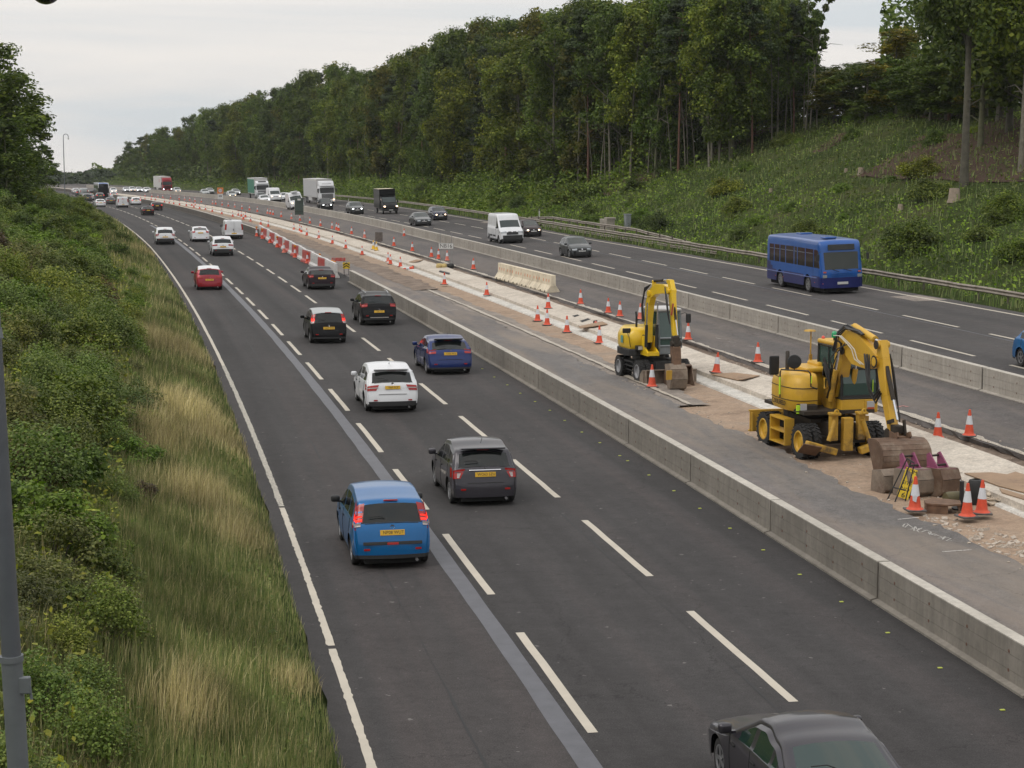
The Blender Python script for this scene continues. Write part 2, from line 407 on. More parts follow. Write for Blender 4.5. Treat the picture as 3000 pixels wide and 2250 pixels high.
# remains of the old hard shoulder line, tar overbanding, ghost lines
strip('old_line', [11.75, 11.95], 62, 118, .4, PAINTO, .008, rag=[.04, .03])
strip('tar_overband', [[(0, -.52), (60, -.62), (120, -.66), (400, -.72)], [(0, -.20), (60, -.26), (120, -.32), (400, -.38)]], S0, 240, 1, TARM, .0035, rag=[.012, .006])
strip('tar_overband', [sh(LANB, -.45), sh(LANB, -.35)], S0, 160, 1, TARD, .0035, rag=[.02, .02])
g0 = chain(2321.8, 2056.7)
strip('lane_joint', [[(0, -1.86), (400, -1.9)], [(0, -1.835), (400, -1.875)]], S0, 150, .7, simple('crack filler', (.022, .022, .023), .8), .0034, rag=[.02, .02])
strip('lane_joint', [[(0, 3.1), (400, 3.3)], [(0, 3.12), (400, 3.32)]], S0, 120, .7, simple('crack filler', (.022, .022, .023), .8), .0034, rag=[.02, .02])
g0 = chain(2150, 953)
dashes('old_edge_line', sh(BARR, -.22), .10, g0 + 1, -20, 230, PAINTO, 9, 2.4)
# square repair patch by the far edge
for (sa, sb, oa, ob) in ((chain(2690, 874) - 1.5, chain(2690, 874) + 1.7, sh(EDGR, -1.1), sh(EDGR, .6)), (chain(1510, 652), chain(1510, 652) + 3, sh(EDGR, -1), sh(EDGR, -.1))):
    strip('repair_patch', [oa, ob], sa, sb, .4, GRIT, .0034, rag=[.03, .05])
# reflective studs, yellow temporary ones by the barrier
def stud(nm, mat, big):
    m = MB(); m.box((rnd.uniform(-.01, .01), 0, .01), (.05 * big, .07 * big, .016), bev=.006 * big); return m.build(nm, mat)
SY = simple('stud yellow', (.42, .47, .07), .6); SW = simple('stud white', (.55, .55, .5), .4)
proto = stud('yellow_road_stud', SY, 1.15)
yl = [(2166, 1535), (2031, 1444), (1918, 1368), (1818, 1301), (1728, 1242), (1649, 1189), (1577, 1142), (1512, 1099), (1456, 1061), (1402, 1027), (1339, 985), (1356, 996), (1296, 957), (1257, 934), (1220, 909), (1188, 887), (1156, 868), (1124, 850), (1096, 832), (1068, 815), (1042, 797)]
for i, (u, v) in enumerate(yl):
    o = proto if i == 0 else copy_tree(proto)
    p = at(u * 1.3562, v * 1.3562); o.location = p; o.rotation_euler.z = head(p.y)
    tag(o, 'small fluorescent yellow stud stuck on the dark asphalt beside the near concrete barrier', 'road stud', 'yellow studs along the near concrete barrier')
# survey marks sprayed on the works asphalt
SPR = paint_mat('sprayed chalk', (.50, .47, .44), .42)
def spray(pts, w0, name='sprayed_mark', mat=SPR):
    P = [at(u, v) for u, v in pts]; vs = []; fs = []
    for i, p in enumerate(P):
        d = (P[min(i + 1, len(P) - 1)] - P[max(i - 1, 0)]); d.z = 0; d.normalize(); q = Vector((-d.y, d.x, 0)) * w0 / 2
        vs += [p + q + Vector((0, 0, .006)), p - q + Vector((0, 0, .006))]
    fs = [(2 * i, 2 * i + 1, 2 * i + 3, 2 * i + 2) for i in range(len(P) - 1)]
    o = meshobj(name, vs, fs, mat); o['kind'] = 'structure'
spray([(2630, 1522), (2693, 1516)], .06); spray([(2760, 1617), (2847, 1611)], .06)
sc_ = []
for k in range(60):
    t = k / 59; sc_.append((2650 + 138 * t + 10 * math.cos(k * 1.05 + math.sin(k * .7)), 1538 + 46 * t + 7 * math.sin(k * .9 + 1.4 * math.sin(k * .37)) * (1 - .5 * t)))
spray(sc_, .03, mat=paint_mat('faint chalk', (.42, .40, .37), .42))
spray([(1260, 914), (1275, 914)], .12, mat=SPR); spray([(1293, 912), (1318, 909), (1342, 907)], .07)
for k in range(14):
    u, v = 2150 + rnd.random() * 420, 1010 + rnd.random() * 60
    u = 2040 + rnd.random() * 180; v = 945 + rnd.random() * 70
    spray([(u, v), (u + 6 + rnd.random() * 14, v + rnd.uniform(-2, 3)), (u + 22 + rnd.random() * 14, v + rnd.uniform(-1, 4))], .05)
spray([(2628, 1193), (2645, 1189), (2660, 1192)], .12, mat=simple('red chalk', (.42, .19, .17), .8))
# ------------------------------------------------------------------ terrain
HPT = list(zip([0, 60, 120, 160, 185, 215, 260, 320, 430, 650, 900], [8, 8.5, 9.5, 10.8, 11.2, 7.2, 3.9, 2.9, 1.9, 1.2, 1])); SLT = list(zip([0, 110, 190, 230, 320, 900], [.35, .34, .38, .36, .32, .25]))
def hterr(s, off):
    """height of the land above road level"""
    if off < 10:
        t = -3.88 - off
        if t <= 0: return -.35
        h = .40 * t if t < 11 else 4.4 + .12 * (t - 11)
        far = max(0., min(1., (s - 210) / 130)); h *= (1 - .42 * far)
        return min(h, 9) - .02
    e = T(EDGR, s) + .9; t = off - e
    if t <= 0: return -.35
    hp = T(HPT, s)
    sl_ = T(SLT, s)
    h = 0.06 * t if t < 2.2 else .13 + sl_ * (t - 2.2)
    if h > hp: h = hp + .02 * (h - hp)
    return h
from mathutils import noise as mnoise
def zterr(s, off):
    h = hterr(s, off)
    if h > .1: h += min(1, (h - .1)) * .35 * mnoise.noise((s * .13, off * .13, 3.1)) + min(1, h - .1) * .12 * mnoise.noise((s * .6, off * .6, 1.1))
    return h
def G(s, off):
    p = W(s, off, 0); p.z += zterr(s, off); return p
def terrain(name, offs, mats, s0=-70, s1=980):
    ss = list(np.arange(s0, 260, 1.5)) + list(np.arange(260, s1, 5))
    vs, fs, mi = [], [], []
    m_ = len(offs)
    for s in ss:
        for o in offs: vs.append(G(s, o))
    for i in range(len(ss) - 1):
        for j in range(m_ - 1):
            a = i * m_ + j; fs.append((a, a + 1, a + m_ + 1, a + m_))
    o = meshobj(name, vs, fs, mats, smooth=True); o['kind'] = 'structure'
    return o
VERGE = None
def bank_mat():
    m, n, b = nt('verge'); v = coords(n)
    t = noise(n, .10, 7, .65, v, .6); t2 = noise(n, 3.5, 6, .75, v); t3 = noise(n, .9, 6, .7, v, .5)
    r = ramp(n, t.outputs['Fac'], [(.30, (.030, .045, .012, 1)), (.45, (.048, .070, .017, 1)), (.58, (.070, .085, .027, 1)), (.72, (.105, .092, .045, 1))])
    f = ramp(n, t2.outputs['Fac'], [(.3, g(.55)), (.7, g(1.35))]); f3 = ramp(n, t3.outputs['Fac'], [(.3, g(.7)), (.7, g(1.25))])
    o = mix(n, 1, r.outputs['Color'], f.outputs['Color'], 'MULTIPLY')
    L(n, mix(n, 1, o, f3.outputs['Color'], 'MULTIPLY'), b.inputs['Base Color']); b.inputs['Roughness'].default_value = .95
    b.inputs['Specular IOR Level'].default_value = .1
    bump(n, b, t2.outputs['Fac'], 1, .25); return m
BM = bank_mat()
terrain('left_bank', [-260, -180, -120, -90, -70, -55, -45] + [x * .75 for x in range(-50, -6)] + [-5.0, -4.4, -3.93, -3.6, -3.4], BM)
terrain('right_bank', [30.5] + [31.5 + x * 1.0 for x in range(0, 70)] + [104, 108, 112, 118, 126, 140, 170, 230, 330], BM)
# wide ground sheet out to the horizon
bmv = []; bmf = []
N = 40
for i in range(N):
    for j in range(N):
        x = -1500 + 3000 * i / (N - 1); y = -500 + 2500 * j / (N - 1)
        bmv.append((x, y, -2.5 if y < 250 else -2.5 - min(26, (y - 250) * .035)))
for i in range(N - 1):
    for j in range(N - 1):
        a = i * N + j; bmf.append((a, a + N, a + N + 1, a + 1))
o = meshobj('ground', bmv, bmf, BM); o['kind'] = 'structure'
# ------------------------------------------------------------------ concrete barriers
def barrier_mat(name, a, b_):
    m, n, b = nt(name); v = coords(n, 'Object')
    inf = n.nodes.new('ShaderNodeObjectInfo')
    ad = n.nodes.new('ShaderNodeVectorMath'); ad.operation = 'ADD'; L(n, v, ad.inputs[0])
    mu = n.nodes.new('ShaderNodeVectorMath'); mu.operation = 'SCALE'; mu.inputs['Scale'].default_value = 37; 
    cb = n.nodes.new('ShaderNodeCombineXYZ'); L(n, inf.outputs['Random'], cb.inputs[0]); L(n, inf.outputs['Random'], cb.inputs[1]); L(n, cb.outputs[0], mu.inputs[0]); L(n, mu.outputs[0], ad.inputs[1])
    t = noise(n, .9, 7, .65, ad.outputs[0], .6); t2 = noise(n, 9, 6, .7, ad.outputs[0])
    mp = n.nodes.new('ShaderNodeMapping'); mp.inputs['Scale'].default_value = (5, 5, .35); L(n, ad.outputs[0], mp.inputs['Vector'])
    st = noise(n, 1.2, 5, .6, mp.outputs['Vector'])
    r = ramp(n, t.outputs['Fac'], [(.3, tuple(a) + (1,)), (.68, tuple(b_) + (1,))])
    f = ramp(n, t2.outputs['Fac'], [(.3, g(.86)), (.7, g(1.1))]); s_ = ramp(n, st.outputs['Fac'], [(.35, g(.84)), (.6, g(1.04))])
    o = mix(n, 1, r.outputs['Color'], f.outputs['Color'], 'MULTIPLY'); o = mix(n, .8, o, s_.outputs['Color'], 'MULTIPLY')
    rr = ramp(n, inf.outputs['Random'], [(0, g(.9)), (1, g(1.08))])
    L(n, mix(n, 1, o, rr.outputs['Color'], 'MULTIPLY'), b.inputs['Base Color']); b.inputs['Roughness'].default_value = .85
    bump(n, b, t2.outputs['Fac'], .25, .01); return m
BC1 = barrier_mat('barrier concrete weathered', (.18, .162, .137), (.25, .226, .194))
BC2 = barrier_mat('barrier concrete pale', (.30, .272, .236), (.40, .366, .32))
BC3 = barrier_mat('barrier concrete shaded', (.075, .065, .055), (.115, .10, .085))  # shade on the distant blocks' visible side, put into the colour
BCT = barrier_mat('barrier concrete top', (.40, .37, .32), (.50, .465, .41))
RUST = simple('russet', (.12, .055, .035), .8, 0, .3, 30); DK = simple('dark joint', (.02, .02, .02), .9)  # tie holes: dark of the recess painted as brown discs
def block(name, mat, ln=6.56, skirt=True, hi=.80):
    m = MB(); y = ln / 2 - .012
    m.cur = 0
    # faces: tall slab, built as three boards per side so the shutter lines are real grooves
    for s_ in (-1, 1):
        for z0, z1, d in ((.0, .25, .0), (.256, .515, .003), (.521, hi - .03, .0)):
            m.box((s_ * .105, 0, (z0 + z1) / 2), (.03 + d, ln - .024, z1 - z0))
    m.box((0, 0, (hi - .04) / 2), (.19, ln - .03, hi - .04))
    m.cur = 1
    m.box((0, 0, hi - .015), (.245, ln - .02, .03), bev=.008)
    if skirt:
        m.cur = 0
        m.prism([(-.125, 0), (-.25, 0), (-.25, .04), (-.125, .07)], -y, y); m.prism([(.125, 0), (.25, 0), (.25, .04), (.125, .07)], -y, y)
    m.cur = 2
    for s_ in (-1, 1):
        for k in range(4):
            yy = -ln / 2 + ln * (k + .5) / 4
            for zz in (.24, .56): m.lathe([(.0, s_ * .1265), (.026, s_ * .1265), (.034, s_ * .121)], (0, yy, zz), 6, 'X')
    m.cur = 3
    for s_ in (-1, 1): m.box((0, s_ * (ln / 2 - .006), hi / 2 - .02), (.17, .010, hi - .08))
    return m.build(name, None, None, mats=[mat, BCT, RUST, DK])
def run_blocks(tab, dof, s0, s1, phase, mat, label, cat, group, ln=6.6, name='concrete_barrier', skirt=True):
    pr = block(name, mat, ln - .03, skirt); first = True
    s = s0 - ((s0 - phase) % ln); out = []
    while s < s1:
        c = s + ln / 2; a = W(s, T(tab, s) + dof); b_ = W(s + ln, T(tab, s + ln) + dof)
        o = pr if first else copy_tree(pr); first = False
        d = b_ - a; o.location = (a + b_) / 2
        o.rotation_euler = (math.atan2(d.z, math.hypot(d.x, d.y)), 0, math.atan2(d.y, d.x) - math.pi / 2)
        tag(o, label, cat, group); out.append(o); s += ln
    return out
phL = chain(2584.5, 1761.7); phR = chain(2633.9, 1086)
near_blocks = run_blocks(BARL, .15, -14, 124, phL, BC1, 'long pale concrete barrier block edging the near carriageway', 'barrier', 'near concrete barrier blocks')
s_open0 = near_blocks[-1].location.y
far_blocks = run_blocks(BARL, .15, 205, 620, phL, BC3, 'shade-darkened concrete barrier block beyond the red and white barriers', 'barrier', 'distant shade-darkened concrete barrier blocks')
run_blocks(BARR, .13, -14, 620, phR, BC2, 'pale concrete barrier block edging the far carriageway', 'barrier', 'far carriageway concrete barrier blocks')
# ------------------------------------------------------------------ traffic cones
CR = simple('cone red', (.62, .075, .03), .55, 0, .12, 9); CRF = simple('cone red faded', (.62, .16, .11), .6, 0, .12, 9)
CWH = simple('cone sleeve', (.60, .62, .65), .45, 0, .08, 14); CRB = simple('cone rubber', (.10, .09, .085), .85, 0, .3, 8)
CYE = simple('cone yellow', (.72, .42, .02), .5, 0, .08, 10); LAMPA = simple('amber lamp', (.55, .2, .02), .25, 0, .1, 10)
def cone(name, red, lamp=False, h=.80, sleeve=CWH, rag=False):
    r0, r1 = .155, .03
    def rr(z): return r0 + (r1 - r0) * z / h + (.03 if z < .06 else 0)
    root = empty(name)
    m = MB(); m.box((0, 0, .022), (.44, .44, .044), bev=.012); m.build('base', CRB, root)
    m = MB(); m.lathe([(rr(0) + .015, .044), (rr(.07), .09)] + [(rr(z), z) for z in (.1, .2, .3, .4, .5, .6, .7)] + [(.034, h - .02), (.03, h), (.012, h + .004)], n=18, cap=True); m.build('body', red, root, smooth=True)
    m = MB(); zs = [.36, .45, .54, .62]; m.lathe([(rr(z) + .005, z) for z in zs], n=18); m.build('sleeve', sleeve, root, smooth=True)
    if rag:
        m = MB(); m.prism([(-.10, .26), (-.02, .22), (0, .34), (.05, .38), (-.11, .38)], -.145, -.135); m.build('torn_sleeve', sleeve, root)
    if lamp:
        m = MB(); m.lathe([(.04, .78), (.085, .80), (.10, .87), (.085, .95), (.03, .98)], n=14, cap=True); m.build('lamp', LAMPA, root, smooth=True)
    return root
cn = cone('traffic_cone', CR); cl_ = cone('traffic_cone', CR, True); cf = cone('traffic_cone', CRF); cy_ = cone('traffic_cone', CYE)
protos = {'n': cn, 'l': cl_, 'f': cf, 'y': cy_}; usedp = set()
def put_cone(u, v, kind, label, group, scale=1.0, h=0.0, rot=None, tilt=None):
    pr = protos[kind]; o = pr if kind not in usedp else copy_tree(pr); usedp.add(kind)
    p = at(u, v, h); o.location = p; o.rotation_euler = tilt or (0, 0, rot if rot is not None else rnd.uniform(-.4, .4)); o.scale = (scale,) * 3
    tag(o, label, 'traffic cone', group)
    return o
def row(pts, kind, label, group, h=0, sc=1.0):
    for i, (u, v) in enumerate(pts): put_cone(u, v, ('f' if kind == 'n' and i % 4 == 2 else kind), label, group, sc * rnd.uniform(.97, 1.03), h)
put_cone(2833, 1515, 'n', 'red and white cone left of a pair beside the rubble at far right', None, 1.02)
put_cone(2876, 1505, 'n', 'red and white cone right of a pair beside the rubble at far right', None, 1.02)
row([(2747, 1285), (2839, 1278)], 'n', 'cone on the closed lane behind the bucket pile', 'two cones on the closed lane behind the bucket pile')
put_cone(2220, 1062, 'n', 'lone cone on the lane edge just left of the large excavator', None)
put_cone(2016, 996, 'n', 'cone on the lane edge just right of the small excavator', None)
put_cone(2098, 1093, 'n', 'cone leaning on the concrete slab between the two excavators', None, 1, .11, tilt=(0, R(5), .2))
put_cone(1910, 1134, 'n', 'cone in front of the small excavator bucket', None, 1.05, -.02)
put_cone(1876, 936, 'f', 'faded cone half hidden behind the small excavator', None)
row([(1782, 917), (1816, 927.5)], 'n', 'cone of a close pair left of the small excavator', 'close pair of cones left of the small excavator')
put_cone(1701, 891, 'n', 'cone standing just right of the long cream barrier', None)
put_cone(1464, 810, 'f', 'cone at the far end of the long cream barrier', None)
put_cone(1756, 1006, 'n', 'cone on the sand just left of the small excavator', None, 1.02, -.1)
put_cone(1661, 974, 'n', 'cone on the sand before the broken slab edge', None, 1.02, -.1)
row([(1575, 941), (1603, 953)], 'n', 'cone of a pair on the sand by the broken slab edge', 'cone pair on the sand by the broken slab edge', -.1, 1.02)
put_cone(1606, 904, 'n', 'cone standing on the concrete slab near the long cream barrier', None, 1.02, .11)
put_cone(1426, 865, 'n', 'cone on the slab front edge, nearer of two lone ones', None, 1, .0)
put_cone(1302, 834, 'n', 'cone on the slab front edge below the NB16 sign', None, 1, .0)
put_cone(1387, 789, 'n', 'cone between the NB16 sign and the long cream barrier', None)
row([(1264, 753), (1285, 759), (1310, 764)], 'n', 'cone of three clustered round the NB16 sign', 'cones around the NB16 sign')
put_cone(1208, 736, 'n', 'cone on the lane edge left of the NB16 sign', None)
row([(1154, 721), (1111, 708), (1068, 697), (1030, 686), (992, 677), (986, 674), (973, 670), (939, 663), (908, 655), (879, 647), (854, 642), (824, 636.5), (800, 630), (792, 628), (784, 626.5), (754, 621), (731, 616.4), (709, 613), (688, 608), (669, 605), (651, 602), (632, 599), (623, 598.5), (590, 593), (571, 591), (556, 588), (541, 587), (525, 585), (500, 582), (477, 580), (463, 579), (445, 577.5), (425, 576)], 'n',
    'small cone in the long back row on the closed lane edge', 'back row of cones on the closed lane edge')
row([(1173, 781.6), (1144, 774), (1137, 767), (1061, 746.6), (1013, 728), (974, 714), (934, 699), (899, 690), (883, 682), (878.6, 678), (861, 674.5)], 'n', 'small cone in the front row on the sand strip', 'front row of cones on the sand strip', -.1)
row([(786, 665), (764, 659), (734, 649.5), (713, 643.5), (719, 637), (707, 634.6), (698, 632), (682, 635), (650, 627.5), (622, 620.5), (602, 615), (585, 612), (568, 608), (562, 603), (572, 603), (546, 603.5), (526, 600.6), (509, 598), (496, 596), (482, 593), (455, 587), (443, 586), (425, 585), (412, 583)], 'n', 'tiny cone in the distant front row beside the sand', 'distant front row of cones')
put_cone(1184, 694, 'n', 'cone standing against the far concrete barrier', None, 1.0)
row([(1094, 731), (1103, 734.5)], 'y', 'yellow and white cone of the pair on the slab', 'pair of yellow and white cones', .11)
rw_c = [(752, 693, 'l'), (768.7, 700, 'l'), (791, 712.7, 'n'), (812.4, 725.5, 'l'), (832, 741, 'f'), (864.5, 755.3, 'l'), (901, 772.4, 'n'), (937, 784, 'l'), (974, 806, 'l'), (980, 809, 'l')]
for u, v, k in rw_c:
    put_cone(u, v, k, 'cone with an amber lamp on top beside the red and white barrier' if k == 'l' else 'plain cone without lamp beside the red and white barrier', 'lamp topped cones beside the red and white barrier' if k == 'l' else 'plain cones beside the red and white barrier', 1.12)
put_cone(1211, 786, 'n', 'cone lying on its side on the sand', None, 1, -.02, tilt=(R(90), 0, R(-65)))
put_cone(1742, 950, 'f', 'cone lying on its side on the broken slab', None, .9, .12, tilt=(R(95), 0, R(60)))
rg = cone('traffic_cone', CR, rag=True); rg.location = at(2680, 1496); rg.rotation_euler.z = .1; rg.scale = (1.05,) * 3
tag(rg, 'cone with a torn white sleeve in front of the bucket pile', 'traffic cone')
# ------------------------------------------------------------------ red and white water filled barriers
RWr = simple('barrier red', (.42, .055, .045), .5, 0, .2, 5, dirt=(.3, .25, .22)); RWw = simple('barrier white', (.55, .53, .52), .5, 0, .15, 5, dirt=(.3, .27, .24))
def rw_proto(mat):
    root = empty('road_barrier')
    m = MB(); m.prism([(-.26, 0), (.26, 0), (.24, .16), (.12, .30), (.10, .92), (.06, 1.0), (-.06, 1.0), (-.10, .92), (-.12, .30), (-.24, .16)], -.5, .5); b = m.build('body', mat, root, bevel=.02)
    m = MB(); m.box((0, 0, 1.01), (.20, .99, .05), bev=.012); m.build('top_rail', RWw, root)
    return root
xs = [590, 635, 680, 725, 765, 805, 850, 885, 923, 970, 1025, 1085, 1155, 1250, 1310, 1420]
base = lambda xz: 480 + (760 + (xz - 590) * (1235 - 760) / (1420 - 590) + 10 * math.sin((xz - 590) / 830 * 3.14)) / 3.6867
pr_r, pr_w = rw_proto(RWr), rw_proto(RWw); fu = {0: 0, 1: 0}
for i in range(len(xs) - 1):
    a = at(600 + xs[i] / 3.6867, base(xs[i])); b_ = at(600 + xs[i + 1] / 3.6867, base(xs[i + 1])); d = a - b_
    red = i % 2; pr = pr_r if red else pr_w; o = pr if not fu[red] else copy_tree(pr); fu[red] = 1
    o.location = (a + b_) / 2; o.rotation_euler = (0, 0, math.atan2(d.y, d.x) - math.pi / 2 + (.06 if red else 0)); o.scale = (1, d.length * .985, 1)
    tag(o, ('red' if red else 'white') + ' plastic barrier unit in the red and white row by the gap', 'barrier', ('red' if red else 'white') + ' units of the red and white barrier')
# chevron board and short red panel at the end of that row
YCH = simple('chevron yellow', (.62, .42, .01), .45); BLK = simple('matt black', (.015, .015, .015), .6)
root = empty('chevron_board', at(1015, 806), R(12), 'yellow and black chevron board above the end of the near concrete barrier', 'sign'); root.scale = (.8, .8, .72)
m = MB(); m.box((0, 0, .95), (.62, .03, .62)); m.build('board', YCH, root)
m = MB()
for k in (-1, 0): 
    z = .95 + k * .24 + .1
    m.prism([(-.29, z - .12), (0, z + .1), (.29, z - .12), (.29, z - .0), (0, z + .21), (-.29, z - .0)], -.026, -.018)
m.build('chevrons', BLK, root); m = MB(); m.box((-.2, .02, .35), (.04, .04, .7)); m.box((.2, .02, .35), (.04, .04, .7)); m.box((0, .1, .02), (.6, .4, .04)); m.build('stand', BLK, root)
a = at(990, 806); b_ = at(1006, 806)
root = empty('plank_barrier', at(992, 800), R(8), 'red plank between the white barrier and the chevron board', 'barrier')
m = MB(); m.box((0, 0, 1.0), (1.0, .04, .26)); m.build('plank', RWr, root); m = MB(); m.box((-.4, 0, .44), (.04, .04, .88)); m.box((.4, 0, .44), (.04, .04, .88)); m.build('leg', BLK, root)
# ------------------------------------------------------------------ long cream barrier
CRM = simple('cream concrete', (.66, .58, .44), .75, 0, .12, 2.2, dirt=(.45, .38, .28)); ORS = simple('orange reflector', (.62, .20, .08), .5, 0, .3, 12)
pa, pb = at(1465, 816), at(1622, 857); d = pb - pa
root = empty('safety_barrier', (pa + pb) / 2, math.atan2(d.y, d.x), 'long cream barrier with rows of red squares on the closed lane', 'barrier')
Lb = d.length; nseg = 6
for k in range(nseg):
    x0 = -Lb / 2 + Lb * k / nseg; x1 = x0 + Lb / nseg - .03; m = MB()
    prof = [(-.40, 0), (.40, 0), (.40, .08), (.17, .42), (.13, 1.02), (-.13, 1.02), (-.17, .42), (-.40, .08)]
    m.prism(prof, x0 + .04, x1 - .04, 'X'); m.prism([(-.15, .36), (.15, .36), (.135, 1.03), (-.135, 1.03)], x0, x1, 'X')
    bl = m.build('barrier_block', CRM, root, bevel=.02)
    m = MB()
    for j in range(3):
        for s_ in (-1, 1): m.box((x0 + Lb / nseg * (j + .8) / 3.6, s_ * .158, .68), (.11, .012, .17), rx=s_ * .06)
    m.build('reflector', ORS, bl)
    m = MB()
    for j in range(2): m.box((x0 + Lb / nseg * (.3 + .45 * j), -.385, .06), (.16, .05, .10))
    m.build('lifting_slot', DK, bl)
# ------------------------------------------------------------------ signs in the works
GALV = simple('galvanised', (.30, .30, .30), .45, .6, .15, 6); WHT = simple('sign white', (.58, .58, .57), .45); GRN = simple('dark green board', (.045, .065, .055), .55, 0, .2, 3)
SBY = simple('sandbag', (.50, .38, .16), .9, 0, .2, 12); ORG = simple('sign orange', (.62, .22, .06), .5)
def frame_sign(name, u, v, rz, label, posts, top, wide, foot=.5):
    root = empty(name, at(u, v), rz, label, 'sign')
    m = MB()
    for s_ in (-1, 1):
        m.tube([(s_ * posts / 2, 0, 0), (s_ * posts / 2, 0, top)], .022, 6); m.tube([(s_ * posts / 2, -foot, .02), (s_ * posts / 2, foot, .02)], .02, 6)
        m.tube([(s_ * posts / 2, foot * .8, .02), (s_ * posts / 2, 0, .7)], .015, 6)
    for z in (.35, top * .55): m.tube([(-posts / 2, 0, z), (posts / 2, 0, z)], .016, 6)
    m.build('frame', GALV, root); return root
r1 = frame_sign('chainage_sign', 1307, 786, R(-4), 'white NB16 plate on a thin metal frame weighted with sandbags', .85, 2.55, 1.1)
m = MB(); m.box((0, -.03, 1.62), (1.10, .02, .44), bev=.009); pl = m.build('plate', WHT, r1)
m = MB()
for s_ in (-1, 1): m.box((0, -.042, 1.62 + s_ * .205), (1.08, .006, .016)); m.box((s_ * .535, -.042, 1.62), (.016, .006, .42))
m.build('border', BLK, pl)
lettering('lettering', 'NB16', .40, BLK, pl, Matrix.Translation((0, -.044, 1.62)) @ Matrix.Rotation(R(90), 4, 'X'), sx=.98, thick=.003)
for i, (dx, dy, s_) in enumerate(((-.45, -.35, 1), (-.1, -.4, 1), (.35, -.3, .9))):
    m = MB(); m.lathe([(.02, -.3), (.16, -.22), (.19, 0), (.16, .22), (.02, .3)], (0, 0, .17), 10, 'X')
    o = m.build('sandbag', SBY if i < 2 else BLK, None, smooth=True); o.location = r1.location + Vector((dx, dy, .0)); o.rotation_euler = (0, 0, .5 + i); o.scale = (s_, 1, 1.1)
    tag(o, ('left yellow', 'middle yellow', 'right dark')[i] + ' sandbag on the foot of the NB16 sign', 'sandbag')
r2 = frame_sign('sign_board', 877, 648, R(3), 'dark green board seen from behind on a frame before the white minibus', 1.0, 2.9, 1.1)
m = MB(); m.box((0, -.03, 1.85), (1.08, .03, 2.1)); m.build('board', GRN, r2); m = MB(); m.box((0, -.05, 2.7), (.4, .01, .22)); m.build('sticker', WHT, r2)
for z in (1.2, 2.4): m = MB(); m.box((0, -.055, z), (1.08, .03, .05)); m.build('rail', BLK, r2)
r3 = frame_sign('sign_board', 1110, 711, R(4), 'small brown backed board standing behind the yellow cones', .62, 1.0, .7, .3)
m = MB(); m.box((0, -.03, .55), (.70, .03, .85)); m.build('board', simple('board back', (.12, .10, .09), .7, 0, .3, 5), r3)
r4 = frame_sign('speed_limit_sign', 646, 592, R(6), 'orange and white sign with a 50 speed limit disc', .9, 2.75, 1.1)
m = MB(); m.box((0, -.03, 2.15), (1.15, .03, 1.15)); m.build('top_board', ORG, r4); m = MB(); m.box((0, -.03, 1.05), (1.0, .03, 1.0)); lb = m.build('lower_board', WHT, r4)
m = MB(); m.lathe([(0, -.052), (.42, -.052), (.42, -.045)], (0, 0, 2.15), 24, 'Y'); m.build('disc_ring', simple('ring red', (.45, .03, .03), .5), r4)
m = MB(); m.lathe([(0, -.058), (.34, -.058), (.34, -.052)], (0, 0, 2.15), 24, 'Y'); dd = m.build('disc', WHT, r4)
lettering('lettering', '50', .46, BLK, dd, Matrix.Translation((0, -.062, 2.15)) @ Matrix.Rotation(R(90), 4, 'X'))
m = MB(); m.prism([(-.28, 1.22), (.1, 1.22), (.1, 1.05), (-.28, 1.05)], -.055, -.048); m.prism([(.1, 1.2), (.28, 1.26), (.28, 1.0), (.1, 1.06)], -.055, -.048); m.build('camera_symbol', BLK, lb)
# ------------------------------------------------------------------ steel safety fence on the far verge
RAIL = simple('weathered rail', (.27, .235, .195), .6, .25, .25, 3, dirt=(.16, .13, .10)); RPST = simple('rail post', (.12, .10, .085), .8, .2, .3, 4)
def wbeam(path, zc, name, root, h=.31):
    prof = [(-.0, h / 2), (-.04, h * .42), (-.075, h * .28), (-.04, h * .12), (-.0, 0), (-.04, -h * .12), (-.075, -h * .28), (-.04, -h * .42), (0, -h / 2)]
    prof = prof + [(x + .012, z) for x, z in prof[::-1]]
    vs, fs = [], []; n_ = len(prof)
    for i, (p, zz) in enumerate(path):
        q = path[min(i + 1, len(path) - 1)][0] - path[max(i - 1, 0)][0]; q.z = 0; q.normalize(); nx = Vector((q.y, -q.x, 0))
        for x, z in prof: vs.append(p + nx * x + Vector((0, 0, zz + z)))
    for i in range(len(path) - 1):
        for k in range(n_): fs.append((i * n_ + k, i * n_ + (k + 1) % n_, (i + 1) * n_ + (k + 1) % n_, (i + 1) * n_ + k))
    return meshobj(name, vs, fs, RAIL, root)
RO = sh(EDGR, 1.75)
def fpath(s0, s1, ds, z, dof=0, zf=None):
    out = []
    for s in np.arange(s0, s1 + .01, ds):
        out.append((W(s, T(RO, s) + dof, 0), (z if zf is None else zf(s)) + .012 * math.sin(s * .9) + .008 * math.sin(s * 2.3)))
    return out
root = empty('safety_fence', (0, 0, 0), 0, 'weathered steel crash barrier along the far verge', 'crash barrier')
wbeam(fpath(20, 340, 1.5, .60), 0, 'rail', root)
sB0, sB1 = chain(2120, 752), chain(1350, 652)
wbeam(fpath(sB0, sB1, 1.5, .25), 0, 'rail', root, .24)
sU0, sU1 = chain(2010, 738), chain(1500, 660)
def zu(s):
    t = (s - sU0) / (sU1 - sU0); return .62 + .46 * min(1, t / .28) if t < .8 else 1.08 - .4 * (t - .8) / .2
wbeam(fpath(sU0, sU1, 1.5, 0, .25, zu), 0, 'rail', root, .26)
pm = MB(); pm.box((.06, 0, .25), (.09, .06, .95)); post0 = None; k = 0
